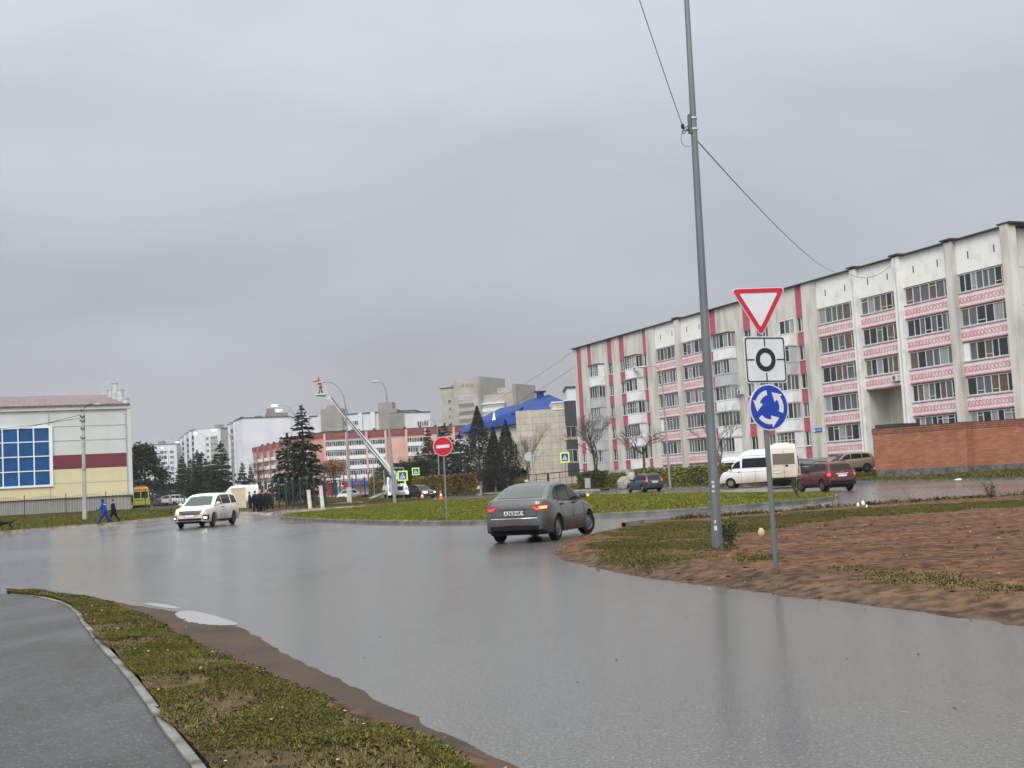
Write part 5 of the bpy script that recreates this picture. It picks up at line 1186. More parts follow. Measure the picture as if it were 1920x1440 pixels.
# ---- minibuses
def minibus(label, px, py, hd, pm, back=False, side_dir=1, fwd=0):
    hv = Vector((sin(radians(hd)), cos(radians(hd)), 0))
    c = Car('minibus', label, 'minibus', BUS, pm, gp(px, py)+hv*fwd, heading(hd))
    d = c.decal
    d('windscreen', GLASS, 'front', [(.84, 1.42), (0, 1.40), (-.84, 1.42)], [(.74, 2.08), (0, 2.10), (-.74, 2.08)])
    side_glass(c, [([(1.05, 1.42), (1.75, 1.42)], [(1.05, 1.98), (1.42, 1.84)]), ([(-1.9, 1.42), (.92, 1.42)], [(-1.9, 2.12), (.86, 2.12)]), ([(-3.0, 1.42), (-1.98, 1.42)], [(-3.0, 2.12), (-1.98, 2.12)])])
    d('headlight', WH_L, 'front', [(.60, .85), (.88, .85)], [(.60, 1.02), (.88, 1.05)], both=True); d('grille', BLK, 'front', [(-.45, .75), (.45, .75)], [(-.5, .95), (.5, .95)])
    d('rear_window', mat('dusty_glass', (.14, .115, .085), .6) if back else GLASS, 'rear', [(.74, 1.45), (0, 1.45), (-.74, 1.45)], [(.74, 2.12), (0, 2.12), (-.74, 2.12)], nu=4)
    c.strip(SEAMM, 'rear', (0, .5), (0, 2.6), .02, both=False); c.decal('tail_light', RED_L, 'rear', [(.90, .85), (1.0, .85)], [(.90, 1.2), (.99, 1.2)], both=True)
    c.decal('rear_handle', BLK, 'rear', [(-.08, 1.32), (-.28, 1.32)], [(-.08, 1.42), (-.28, 1.42)], off=.03); c.plate('rear', .45, 1.0); c.decal('bumper_trim', BLK, 'rear', [(1.0, .50), (-1.0, .50)], [(1.0, .66), (-1.0, .66)], off=.05)
    for x in (.98, -.1, -2.0): c.strip(SEAMM, 'side', (x, .45), (x, 1.36), .018)
    c.strip(SEAMM, 'side', (-2.9, 1.16), (1.9, 1.14), .02); c.strip(SEAMM, 'side', (-2.9, 2.30), (.8, 2.30), .02)
    c.decal('door_handle', BLK, 'side', [(1.08, 1.1), (1.22, 1.1)], [(1.08, 1.2), (1.22, 1.2)], both=True, off=.02)
    c.wheels(mat('muddy_rim', (.20, .16, .12), .8, var=.3, scale=6), 'cap', w=.22)
    for sg in (1, -1):
        q = MB(); q.box(1.72, 1.84, sg*1.12-.07, sg*1.12+.07, 1.36, 1.74); q.bar((1.75, sg*.9, 1.5), (1.78, sg*1.1, 1.55), .04); q.build('wing_mirror', BLK, c.root)
    MB().box(-2.0, -1.2, -.5, .5, 2.70, 2.80).build('roof_hatch', pm, c.root)
    return c
PB1 = paint('minibus_white', (.74, .76, .78), dirt=(.42, .34, .25, 1.05, .95), rough=.35); PB2 = paint('minibus_dirty_cream', (.66, .60, .50), dirt=(.40, .31, .21, 1.9, .9), rough=.6)
_b1 = minibus('white minibus with muddy flanks and black side windows, nearest behind the tall pole', 1420, 913, -68, PB1)
_b2 = minibus('dust-covered cream minibus showing its rear doors, just left of the red crossover', 1473, 915.5, 10, PB2, back=True, fwd=3.3)
_b1.root.scale = (1, 1, 1.07); _b2.root.scale = (1, 1, 1.13)
minibus('white minibus almost hidden behind the tall pole, ahead of the muddy one', 1402, 905, -75, paint('minibus_plain', (.70, .70, .68), dirt=(.42, .34, .25, 1.0, .8)), fwd=1.5)
# ---- parked ones near the block
def simple(name, label, spec, kind, pm, loc, hd, head=False, cat='car', rim=CAP, st='cap', group=None, steer=0):
    c = Car(name, label, cat, spec, pm, loc, heading(hd), group); dress(c, kind, head=head); c.wheels(rim, st, steer); c.mirror_(.75, spec['belt']+.1, pm); return c
gpz = lambda px, py, z: gp(px, py, z)
c = simple('crossover_car', 'beige-brown crossover parked by the passage, behind the dark red one', SUV, 'suv', paint('bronze_paint', (.20, .16, .11), rough=.35), at(1593, 880, 100)*1 , -98, rim=ALLOY, st='spoke')
q_ = at(1589, 887, 100); c.root.location = q_
c = simple('saloon_car', 'black car half hidden between the dusty minibus and the red crossover', SEDAN, 'sedan', paint('black_paint', (.012, .012, .014), rough=.25), at(1512, 880, 108), -70)
c.root.location = at(1502, 897, 98)
# black car with headlights behind the lift truck
c = simple('saloon_car', 'black hatchback with headlights on, passing the lift truck by the traffic cones', SEDAN, 'sedan', MATS['black_paint'], gp(786, 934), 180+(-38), head=True, rim=RIMD)
c.plate('front', 0, .50); c.root.location = gp(789, 934.8)+Vector((0, 0, 0)); c.root.scale = (1, 1, 1.06)
c = simple('saloon_car', 'silver-grey car parked behind the white-based lamp post', SEDAN, 'sedan', paint('silver_paint', (.38, .39, .40), rough=.3), gp(653, 939.5), 195)
# car park
LOT = [(285, 957, 205, SEDAN, 'sedan', (.66, .67, .68), 25, 'white saloon first in the row behind the left fence, beside the yellow ambulance'),
       (297, 956, 196, SEDAN, 'sedan', (.42, .44, .46), 22, 'silver saloon second in the fenced car park row'),
       (309, 958, 188, SEDAN, 'sedan', (.03, .04, .07), 24, 'dark blue car in the middle of the fenced car park row'),
       (331, 957, 172, SUV, 'suv', (.66, .67, .68), 28, 'white crossover with red tail lights behind the front of the people carrier'),
       (318, 960, 176, SEDAN, 'sedan', (.02, .02, .024), 24, 'black car nearest to the fence in the car park'),
       (340, 950, 230, SUV, 'suv', (.60, .61, .62), 60, 'pale crossover in the far row of the car park'),
       (300, 948, 270, SEDAN, 'sedan', (.5, .5, .5), 85, 'light grey car farthest back in the car park')]
for i, (px, py, Y, sp, kd_, col, hd, lab) in enumerate(LOT):
    q_ = at(px, py, Y); c = simple('parked_car', lab, sp, kd_, paint('lot_paint_%d' % i, col), (q_.x, q_.y, .43), hd, group='cars in the fenced car park')
c = Car('delivery_van', 'white high-roofed van with a rounded nose behind the cream gate', 'van', BUS, PB1, (at(446, 950, 165).x, 165, .1), heading(-96)); c.wheels(CAP)
c.decal('windscreen', GLASS, 'front', [(.84, 1.42), (-.84, 1.42)], [(.74, 2.08), (-.74, 2.08)]); c.strip(SEAMM, 'side', (-.2, .5), (-.2, 2.6), .03)
# ambulance
YEL = paint('ambulance_yellow', (.62, .60, .05), rough=.4)
c = Car('ambulance', 'yellow ambulance with orange roof edge, parked beside the hall', 'ambulance', BUS, YEL, (at(264.5, 955, 150).x-.9, 153.2, .45), heading(-16)); c.wheels(CAP)
c.decal('rear_window', GLASS, 'rear', [(.80, 1.35), (.05, 1.35)], [(.80, 2.15), (.05, 2.15)]); c.decal('rear_window', GLASS, 'rear', [(-.05, 1.35), (-.80, 1.35)], [(-.05, 2.15), (-.80, 2.15)])
ORG = mat('ambulance_orange', (.72, .16, .04), .4)
c.decal('orange_band', ORG, 'rear', [(.82, 2.24), (-.82, 2.24)], [(.76, 2.52), (-.76, 2.52)]); c.decal('tail_light', RED_L, 'rear', [(.90, .85), (1.0, .85)], [(.90, 1.2), (.99, 1.2)], both=True)
c.decal('livery_stripe', mat('stripe_olive', (.16, .15, .03), .5), 'rear', [(.70, 1.05), (-.6, 1.05)], [(.70, 1.17), (-.6, 1.17)]); MB().box(-3.0, -2.7, -.6, .6, 2.68, 2.86).build('light_bar', ORG, c.root)

# ---- aerial lift truck
TW = paint('truck_white', (.70, .72, .72), rough=.4)
tp = gp(737, 938)+Vector((0, 3.0, 0)); hd = 180-12
TR = empty('lift_truck', tp, 'white bonneted lift truck with its boom raised to the street lamp', 'truck', heading(hd)); TR.scale = (1.12,)*3
TRK = dict(W=2.15, wb=3.7, r=.45, sill=.55, belt=1.55, wr=.84, wbelt=.90, bow=.03, tf=.25, tr=.2, af=.06, ar=.02, crown=.06,
    top=[(.35, 1.58), (1.3, 1.56), (2.2, 1.50), (2.55, 1.42), (2.66, 1.2), (2.68, .9)], bot=[(.35, .6), (2.68, .62)],
    gh=[(.36, 1.56), (.42, 2.25), (.6, 2.36), (1.0, 2.38), (1.25, 2.32), (1.5, 1.8), (1.6, 1.52)])
class Cab(Car):
    def __init__(s): s.sp = TRK; s.root = TR; s.pm = TW; s.W = 2.15; s.body(); s.bvh = BVHTree.FromPolygons([tuple(v) for v in s.V], s.Fc)
c = Cab(); c.wheels(mat('truck_rim', (.45, .45, .45), .6), 'cap', w=.26)
c.decal('windscreen', GLASS, 'front', [(.84, 1.66), (-.84, 1.66)], [(.78, 2.18), (-.78, 2.18)]); side_glass(c, [([(.52, 1.62), (1.34, 1.62)], [(.52, 2.2), (1.12, 2.2)])])
c.decal('grille', BLK, 'front', [(-.55, .95), (.55, .95)], [(-.58, 1.38), (.58, 1.38)]); c.decal('headlight', WH_L, 'front', [(.72, 1.0), (.96, 1.0)], [(.72, 1.25), (.96, 1.25)], both=True)
q = MB(); q.box(2.66, 2.86, -1.1, 1.1, .50, .78); q.build('bumper', mat('bumper_grey', (.35, .35, .35), .6), TR)
for sg in (1, -1): MB().ball((2.9, sg*.9, .72), .12, 0, 8).build('lit_lamp', WH_ON, TR)
c.plate('front', 0, .85) 
q = MB(); q.box(-3.4, .4, -.45, .45, .65, .9); q.box(-3.3, .25, -1.1, 1.1, .9, 1.05); q.box(-3.2, -2.2, -.9, .9, 1.05, 1.5); q.build('chassis', mat('truck_deck', (.10, .10, .10), .7, var=.3), TR)
for sg in (1, -1):
    for x in (.1, -3.0): q = MB(); q.bar((x, sg*.6, .95), (x-.1, sg*3.0, .12), .09, .09, 0, w2=.07); q.box(x-.35, x+.15, sg*3.0-.22, sg*3.0+.22, .0, .1, 1); q.build('outrigger', [mat('outrigger_grey', (.48, .50, .50), .5), mat('outrigger_pad', (.05, .16, .12), .7)], TR)
q = MB(); q.box(-.9, -.6, -1.05, 1.05, 1.05, 2.9, 0)
for x in (-1.05, 1.0): q.bar((-.5, x, 1.05), (-.5, x, 3.3), .07, m=1)
q.bar((-.5, -1.05, 3.3), (-.5, 1.0, 3.3), .07, m=1); q.bar((-.5, 0, 1.05), (-.5, 0, 3.3), .05, m=1); q.build('mesh_guard', [mat('equipment_dark', (.06, .065, .06), .7), mat('guard_grey', (.42, .43, .43), .5)], TR)
inv = Matrix.Translation(tp) @ Matrix.Rotation(heading(hd), 4, 'Z') @ Matrix.Scale(1.12, 4); inv = inv.inverted()
def tl(px, py, Y): return inv @ at(px, py, Y)
q = MB(); q.tube([tl(738, 925, 139.5), tl(737, 898, 139.5)], .42, 12); q.ball(tl(736, 890, 139.5), .5, 0, 8); q.build('turntable', mat('turntable_grey', (.40, .40, .40), .6), TR)
BW_ = mat('boom_white', (.74, .75, .75), .4, var=.06, scale=1)
q = MB(); q.bar(tl(737, 888, 139.3), tl(687, 829, 138), .42, .50, 0); q.build('boom', BW_, TR)
q = MB(); q.bar(tl(694, 837, 138.2), tl(636, 768.5, 136.5), .28, .36, 0, w2=.24, h2=.28); q.build('boom', BW_, TR)
q = MB(); q.bar(tl(642, 775, 136.7), tl(616, 745, 136), .16, .2, 0); q.bar(tl(620, 745, 136), tl(610, 741, 136), .1, m=0); q.bar(tl(617, 748, 136), tl(606, 743.5, 136), .1, m=0); q.build('boom_tip', BW_, TR)
q = MB(); q.tube([tl(733, 884.5, 139), tl(637, 766, 136.3), tl(620, 744, 136)], .045, 6); q.tube([tl(731, 895, 139), tl(708, 862, 138.4)], .11, 8); q.build('boom_cable', mat('cable_dark', (.07, .07, .07), .6), TR)
q = MB(); q.tube([tl(735, 864, 138.9), tl(734, 880, 138.9)], .12, 6); q.build('warning_tape', mat('tape_red', (.55, .04, .03), .5), TR)
BK = mat('basket_white', (.58, .58, .56), .5)
q = MB(); bc = tl(601.5, 740.5, 136); ex = (inv.to_3x3() @ Vector((1, 0, 0))); ey = (inv.to_3x3() @ Vector((0, 1, 0))); uz = Vector((0, 0, 1))
def bp(a, b, z): return bc+ex*a+ey*b+uz*z
for a, b in ((-.6, -.4), (.6, -.4), (.6, .4), (-.6, .4), (0, -.4), (0, .4)):
    q.bar(bp(a, b, 0), bp(a, b, .95), .04)
for z in (0, .5, .95):
    P = [bp(-.6, -.4, z), bp(.6, -.4, z), bp(.6, .4, z), bp(-.6, .4, z)]
    for i in range(4): q.bar(P[i], P[(i+1) % 4], .036)
q.add([bp(-.62, -.42, 0), bp(.62, -.42, 0), bp(.62, .42, 0), bp(-.62, .42, 0), bp(-.62, -.42, .12), bp(.62, -.42, .12), bp(.62, .42, .12), bp(-.62, .42, .12)], [(0, 3, 2, 1), (4, 5, 6, 7), (0, 1, 5, 4), (1, 2, 6, 5), (2, 3, 7, 6), (3, 0, 4, 7)])
q.bar(bp(-.5, 0, -.08), bp(.6, 0, -.12), .25, .1); q.build('basket', BK, TR)
BASKET_FLOOR = at(601.5, 740.5, 136)+Vector((0, 0, .12))
# ================================================================== vegetation
def dirs(n, r=RNG):
    z = r.uniform(-1, 1, n); a = r.uniform(0, 2*pi, n); s = np.sqrt(1-z*z); return np.stack([s*np.cos(a), s*np.sin(a), z], 1)
def leaf_quads(P, size, flat=0.0, asp=.55):
    n = len(P); a = dirs(n); a[:, 2] *= (1-flat); a /= np.linalg.norm(a, axis=1, keepdims=True); b = np.cross(a, dirs(n)); b /= np.linalg.norm(b, axis=1, keepdims=True)
    s = (size*RNG.uniform(.6, 1.3, n))[:, None]
    return np.stack([P-a*s*.5, P+b*s*asp*.5, P+a*s*.5, P-b*s*asp*.5], 1)
BARK = mat('bark_grey', (.085, .072, .060), .9, var=.35, scale=5); LIME = mat('limewash', (.60, .57, .52), .85, var=.15, scale=3); BARKP = mat('bark_pine', (.12, .075, .05), .9, var=.3, scale=3)
LEAF = mat('leaf', attr='Col', rough=.65, spec=.2)
def tint(n, pal, amp=.3): pal = np.array(pal); return pal[RNG.integers(0, len(pal), n)]*RNG.uniform(1-amp, 1+amp, (n, 1))
def spruce_mesh(h, R, dens=1.0, pal=((.027, .042, .022), (.040, .054, .026), (.018, .029, .016)), bare=.06, power=.85, spray=.34, droop=.25, ragged=.3):
    segs = []; P0 = []; P1 = []; nl = int(h*3.4)
    for i in range(nl):
        t = (i+RNG.uniform(0, 1))/nl; z = h*(bare+(1-bare)*t); L0 = R*(1-t)**power*(1 if t > .08 else .75)+.05
        for k in range(int(7+5*(1-t))):
            a = RNG.uniform(0, 2*pi); l = L0*RNG.uniform(1-ragged, 1.12); up = .25*t
            n = max(4, int(l*13*dens)); s = np.sqrt(RNG.uniform(.02, 1, n)); 
            x = np.cos(a)*l*s; y = np.sin(a)*l*s; zz = z+l*s*(up-droop*s)+.08*l*np.maximum(0, s-.7)*3
            base = np.stack([x, y, zz], 1)+RNG.normal(0, .05+.06*l, (n, 3))*np.array([1, 1, .45])
            d = np.stack([np.cos(a)+RNG.normal(0, .55, n), np.sin(a)+RNG.normal(0, .55, n), RNG.uniform(-.75, .05, n)], 1)
            P0.append(base); P1.append(d/np.linalg.norm(d, axis=1, keepdims=True))
    # leader
    n = 14; P0.append(np.stack([RNG.normal(0, .03, n), RNG.normal(0, .03, n), np.linspace(h*.96, h*1.02, n)], 1)); d = dirs(n); d[:, 2] = np.abs(d[:, 2])+.8; P1.append(d/np.linalg.norm(d, axis=1, keepdims=True))
    B = np.concatenate(P0); D = np.concatenate(P1); n = len(B); s = (spray*RNG.uniform(.6, 1.35, n))[:, None]
    W = np.cross(D, dirs(n)); W /= np.linalg.norm(W, axis=1, keepdims=True)
    Q = np.stack([B-D*s*.25, B+W*s*.22+D*s*.15, B+D*s*.9, B-W*s*.22+D*s*.15], 1)
    return np_mesh('crown', Q, LEAF, tint(n, pal, .35))
def trunk(b, h, r, m=0, m2=None, lime=0.0, base=(0, 0), lean=(0, 0)):
    if lime: b.tube([(base[0], base[1], -.3), (base[0]+lean[0]*lime, base[1]+lean[1]*lime, lime)], [r*1.15, r], 8, m2); z0 = lime
    else: z0 = -.3
    b.tube([(base[0]+lean[0]*max(0, z0), base[1]+lean[1]*max(0, z0), z0), (base[0]+lean[0]*h, base[1]+lean[1]*h, h)], [r, r*.12], 7, m)
def spruce(label, loc, h, R, me=None, rz=0, group=None, name='spruce_tree', s=(1, 1, 1), **k):
    r = empty(name, loc, label, 'tree', rz, group); r.scale = s
    b = MB(); trunk(b, h*.97, .035*h**.8+.03); b.build('trunk', BARK, r); link('crown', me or spruce_mesh(h, R, **k), r); return r
def z_at(x, y): return float(zfar(np.array([[x, y]]))[0])
def loc_px(px, Y, z=None):
    p = at(px, 900, Y); return Vector((p.x, Y, z if z is not None else max(0.1, z_at(p.x, Y))))
def top_h(px, py, Y, z0): return at(px, py, Y).z-z0
# big pine beside the hall
p = loc_px(272, 190, .4); h = top_h(262, 838, 190, .4)
r = empty('pine_tree', p, 'dense dark pine filling the gap right beside the sports hall', 'tree')
b = MB(); trunk(b, h*.9, .3, 0); b.build('trunk', BARKP, r)
P = []
for i in range(150):
    t = RNG.uniform(.10, 1); R_ = 3.9*(1-t**1.7)*RNG.uniform(.5, 1)+.25; a = RNG.uniform(0, 2*pi); c = np.array([cos(a)*R_-.2+.9*(1-t), sin(a)*R_, h*t]); n = 75
    P.append(c+RNG.normal(0, 1, (n, 3))*np.array([.62, .62, .28]))
P = np.concatenate(P); link('crown', np_mesh('crown', leaf_quads(P, .42), LEAF, tint(len(P), [(.017, .03, .015), (.025, .042, .020), (.012, .02, .012)])), r)
# spruce group in the middle distance
SP = [spruce_mesh(10, 2.9, spray=.42), spruce_mesh(10, 2.7, ragged=.4, spray=.42), spruce_mesh(10, 3.2, power=.7, spray=.42)]
for i, (px, py, Y, R_, lab) in enumerate([(342, 857, 215, 1.0, 'spruce at the left end of the group behind the parked cars'), (371, 846, 212, 1.15, 'spruce with a sharp top in the middle of the group, before the white ribbed block'),
        (380, 850, 205, 1.1, 'broad spruce hidden among the others in the middle of the group'), (395, 868, 208, 1.1, 'low spruce between the taller ones of the group behind the parked cars'), (416, 830, 200, 1.2, 'tallest spruce of the group behind the parked cars, before the taupe block'),
        (455, 868, 205, .7, 'small spruce left of the bare tree, behind the cream gate'), (470, 873, 202, .75, 'small spruce just left of the bare tree'), (358, 862, 218, 1.1, 'spruce between the left end and the sharp top of the group'), (404, 862, 205, 1.0, 'spruce leaning on the tallest one of the group')]):
    q = loc_px(px, Y, .4); h = top_h(px, py, Y, .4); spruce(lab, q, 10, 2.6, me=SP[i % 3], rz=i*1.3, group='spruces behind the car park', s=(h/10*R_, h/10*R_, h/10))
# two tall spruces by the middle fence
q = loc_px(571, 118, .15); h = top_h(559, 766, 118, .15); spruce('tall open-branched spruce with a thin ragged top by the black fence', (q.x, 118, .15), h, 2.35, dens=1.15, bare=.10, power=.66, spray=.36, ragged=.45, droop=.35, s=(1, 1, 1))
q = loc_px(541, 122, .15); h = top_h(531, 817, 122, .15); spruce('shorter ragged spruce left of the tall one by the black fence', (q.x, 122, .15), h, 2.1, dens=1.1, bare=.12, power=.6, spray=.36, ragged=.45)
# spruces right of the lift truck
BLU = ((.030, .050, .048), (.045, .070, .066), (.02, .034, .032))
for i, (px, py, Y, R_, pal, lab) in enumerate([(806, 806, 215, 2.3, None, 'narrow spruce with a sharp top left of the no-entry sign'), (828, 805, 232, 1.9, None, 'thin spruce top peeping just above the no-entry sign'),
        (838, 797, 175, 2.9, BLU, 'blue-green spruce spreading behind the no-entry sign'), (866, 812, 180, 2.3, BLU, 'blue-green spruce right of the no-entry sign'), (770, 862, 200, 2.6, None, 'dark low spruce behind the two crossing signs'),
        (786, 850, 195, 2.8, None, 'dark rounded spruce behind the higher crossing sign'), (752, 866, 205, 2.2, None, 'dark conifer left of the crossing signs, behind the lift truck')]):
    q = loc_px(px, Y); h = top_h(px, py, Y, q.z); k = dict(pal=pal) if pal else {}; k['spray'] = .42
    spruce(lab, q, h, R_, rz=i, group='spruces right of the lift truck', power=.75 if R_ > 2 else .9, **k)
# dark conical hedgerow trees with limewashed feet
DKP = ((.030, .034, .020), (.040, .038, .026), (.045, .034, .026), (.022, .028, .018))
for i, (px, py, Y, R_, lean_, lab) in enumerate([(901, 762, 158, 2.2, 0, 'tallest dark conical tree with limewashed trunk, before the blue roof'), (929, 800, 158, 1.4, 0, 'slim dark tree with forked limewashed trunk between the two conical ones'), (953, 788, 157, 1.75, 0, 'dark conical tree with limewashed trunk left of the round sign back')]):
    q = loc_px(px, Y); h = top_h(px, py, Y, q.z)
    r = empty('conical_tree', q, lab, 'tree', i, 'dark conical trees before the blue-roofed building'); b = MB(); trunk(b, h*.8, .14, 0, 1, 1.6)
    for s_ in (.25, -.2): b.tube([(0, 0, .3), (s_, s_*.6, 1.5)], [.1, .07], 6, 1); b.tube([(s_, s_*.6, 1.5), (s_*3.2, s_*2, h*.5)], [.07, .02], 5, 0)
    b.build('trunk', [BARK, LIME], r); P = []
    n = int(7500*R_/2); t = RNG.uniform(.08, 1, n)**.95; prof = np.where(t < .34, .3+.7*np.sqrt(t/.34), (1-(t-.34)/.66)**.95)*R_*1.12; a = RNG.uniform(0, 2*pi, n); rr = prof*(.35+.65*np.sqrt(RNG.uniform(0, 1, n)))*(1+.18*np.sin(a*5+t*9))
    P = np.stack([rr*np.cos(a), rr*np.sin(a), h*t], 1); link('crown', np_mesh('crown', leaf_quads(P, .33, asp=.35), LEAF, tint(n, DKP)), r)
    tw = MB(); 
    for j in range(90): a = RNG.uniform(0, 6.28); l = RNG.uniform(.5, 1)*R_*.95; z = RNG.uniform(.15, .6)*h; tw.tube([(0, 0, max(1, z-1.4)), (cos(a)*l*.6, sin(a)*l*.6, z-.2), (cos(a)*l, sin(a)*l, z+.7)], [.03, .018, .008], 3, caps=False)
    tw.build('branches', BARK, r)
# bare trees
def bare_tree(name, label, loc, h, spread=1.0, seed=1, lime=0, r0=.14, forks=2, levels=5, lean=0.0, fan=.55, m=None, leaves=None, lsize=.16):
    R = random.Random(seed); r = empty(name, loc, label, 'tree', R.uniform(0, 6)); b = MB(); tips = []
    def grow(p, d, l, rad, lv):
        q = p+d*l; mid = (p+q)/2+Vector((R.uniform(-1, 1), R.uniform(-1, 1), 0))*l*.07
        b.tube([p, mid, q], [rad, rad*.85, rad*.66], 6 if lv < 2 else 4 if lv < 3 else 3, 0, caps=False)
        if lv >= levels: tips.append(q); return
        n = R.choice([2, 3, 3]) if lv else forks+1
        for i in range(n):
            a = R.uniform(0, 2*pi); k = fan*R.uniform(.5, 1.15)*(spread if lv else 1)*(1.35 if lv in (1, 2) else .9); e = (d+Vector((cos(a), sin(a), R.uniform(-.1, .35)))*k).normalized()
            if e.z < .0: e.z = .05
            grow(q, e, l*R.uniform(.66, .9), rad*.58, lv+1)
        if lv > 1:
            for i in range(3): a = R.uniform(0, 2*pi); s = p+(q-p)*R.uniform(.3, .9); e = (d+Vector((cos(a), sin(a), .2))*.8).normalized(); b.tube([s, s+e*l*.6], [rad*.3, rad*.12], 3, 0, caps=False); tips.append(s+e*l*.6)
    l0 = h*.21
    if lime: 
        for i in range(forks): a = i*pi*1.1+.5; t_ = Vector((cos(a)*.24*(forks > 1), sin(a)*.24*(forks > 1), 1)).normalized(); b.tube([(0, 0, -.2), t_*lime], [r0*1.2, r0*.95], 8, 1); grow(t_*lime, t_, l0*.8, r0*.9, 1)
    else: grow(Vector((0, 0, -.2)), Vector((lean, 0, 1)).normalized(), l0, r0, 0)
    b.build('trunk', [m or BARK, LIME], r)
    if leaves:
        P = np.concatenate([np.array(t)[None, :]+RNG.normal(0, .28, (9, 3)) for t in tips]); link('leaves', np_mesh('leaves', leaf_quads(P, lsize), LEAF, tint(len(P), leaves)), r)
    return r
BT = [(1113, 742, 136, 1.25, 'bare forked tree with limewashed foot at the left end of the pink and white block', 2, 1.5, .17), (1201, 785, 124, 1.9, 'low spreading bare tree with limewashed foot behind the dark blue estate', 1, 1.7, .17), (1352, 762, 103, 1.3, 'bare tree behind the tall pole and the minibuses', 1, 0, .12)]
for i, (px, py, Y, sp_, lab, fk_, lm, r0) in enumerate(BT):
    q = loc_px(px+8 if i < 2 else px, Y); h = top_h(px, py, Y, q.z); bare_tree('bare_tree', lab, q, h*(1.1, 1.35, 1.35)[i], spread=sp_, seed=5+i*4, lime=lm, r0=r0*(.95, 1.05, 1.2)[i], forks=fk_, levels=7, fan=(.5, .6, .5)[i])
q = loc_px(489, 150, .3); bare_tree('bare_tree', 'bare tree before the reddish wing, left of the ragged spruces', q, top_h(489, 842, 150, .3)*1.05, seed=3, r0=.13, levels=6, fan=.5)
q = loc_px(992, 152); bare_tree('bare_shrub', 'large leafless shrub with thin upright stems behind the round sign back', q, top_h(990, 815, 152, q.z)*1.1, seed=9, r0=.07, levels=6, fan=.42, forks=4, spread=.8)
q = loc_px(990, 150); h = top_h(982, 775, 150, q.z); bare_tree('bare_tree', 'thin tall bare tree before the beige building', q, h, seed=13, r0=.09, levels=6, fan=.32)
q = loc_px(628, 170, .4); bare_tree('rusty_tree', 'bushy tree with thin rusty brown leaves right of the tall spruce', q, top_h(628, 845, 170, .4), seed=21, r0=.09, levels=5, fan=.5, leaves=[(.30, .15, .08), (.24, .13, .08), (.20, .12, .07)], lsize=.22)
q = loc_px(722, 175, .4); bare_tree('willow_tree', 'round olive-green willow behind the lift truck boom', q, top_h(720, 862, 175, .4)*1.1, seed=31, r0=.12, levels=5, fan=.7, leaves=[(.09, .11, .05), (.11, .12, .055), (.07, .085, .045)], lsize=.34)
q = loc_px(770, 230); bare_tree('bare_tree', 'thin reddish bare tree before the salmon block, above the crossing signs', q, top_h(770, 828, 230, q.z), seed=41, r0=.1, levels=5, leaves=[(.34, .20, .14), (.28, .17, .12)], lsize=.18)
# hedges
def hedge(label, px0, px1, Y0, Y1, hgt, dep, pal, n, z=None, name='hedge'):
    a = loc_px(px0, Y0); b_ = loc_px(px1, Y1); r = empty(name, (a.x, a.y, 0), label, 'hedge'); L_ = (b_-a).length
    t = RNG.uniform(0, 1, n); x = a.x+(b_.x-a.x)*t; y = a.y+(b_.y-a.y)*t; bump = 1+.09*vn(x*1.4, y*1.4, 1.3, 2)+.06*vn(x, y, 4, 1)
    q = RNG.uniform(0, 1, n); u = RNG.uniform(-1, 1, n)*dep/2*(1+.1*vn(x, y, 2)); front = RNG.uniform(0, 1, n) < .45
    u = np.where(front, -dep/2*(1+.12*vn(x, q*3, 2.2)), u); zz = np.where(front, q*hgt*bump, hgt*bump*(1-.18*RNG.uniform(0, 1, n)**2)); zz = np.where(~front & (RNG.uniform(0, 1, n) < .3), q*hgt, zz)
    zb = np.interp(t, [0, 1], [a.z, b_.z]); P = np.stack([x-a.x, y-a.y+u, zz+zb], 1)+RNG.normal(0, .07, (n, 3))
    c = tint(n, pal, .35)*(1+.35*vn(x*.6, y*.6, 1.1, 5))[:, None]; link('foliage', np_mesh('foliage', leaf_quads(P, .26), LEAF, np.clip(c, 0, 1)), r)
    w = MB(); 
    for i in range(int(L_*2)): k = (i+.5)/int(L_*2); X = (b_.x-a.x)*k; Yy = (b_.y-a.y)*k; zz0 = a.z+(b_.z-a.z)*k; w.tube([(X, Yy, zz0-.1), (X+R0.uniform(-.2, .2), Yy+R0.uniform(-.2, .2), zz0+hgt*.8)], [.025, .01], 3, caps=False)
    w.build('stems', BARK, r); return r
RUS = [(.22, .13, .035), (.17, .12, .03), (.12, .10, .025), (.26, .17, .05)]; OLV = [(.15, .16, .03), (.10, .12, .025), (.20, .18, .04), (.07, .09, .02)]
hedge('long clipped hedge turning rusty orange, behind the traffic cones', 775, 892, 150, 152, 2.3, 1.6, RUS, 15000)
hedge('low rusty bushes between the limewashed trunks', 905, 985, 160, 156, 1.5, 1.4, RUS, 5000)
hedge('rusty olive hedge behind the lift truck', 692, 742, 168, 165, 2.0, 1.4, OLV+RUS[:1], 5000)
hedge('rounded green bush left of the white stump', 1083, 1138, 139, 134, 1.75, 1.8, [(.07, .095, .025), (.10, .115, .03), (.05, .07, .02)], 6000)
hedge('patchy bushes between the forked bare tree and the stone', 1140, 1172, 133, 130, 1.4, 1.4, OLV, 3500)
hedge('long yellow-green hedge in front of the pink and white block', 1192, 1425, 125, 105, 1.6, 1.5, OLV+[(.22, .17, .05)], 24000)
hedge('dark evergreen bushes under the conical trees', 905, 990, 165, 162, 2.6, 2, [(.014, .02, .013), (.02, .026, .018)], 7000)
hedge('dark green clump of shrubs between lamp post and willow', 738, 815, 186, 183, 4.6, 3.5, [(.022, .035, .018), (.03, .042, .02)], 16000)
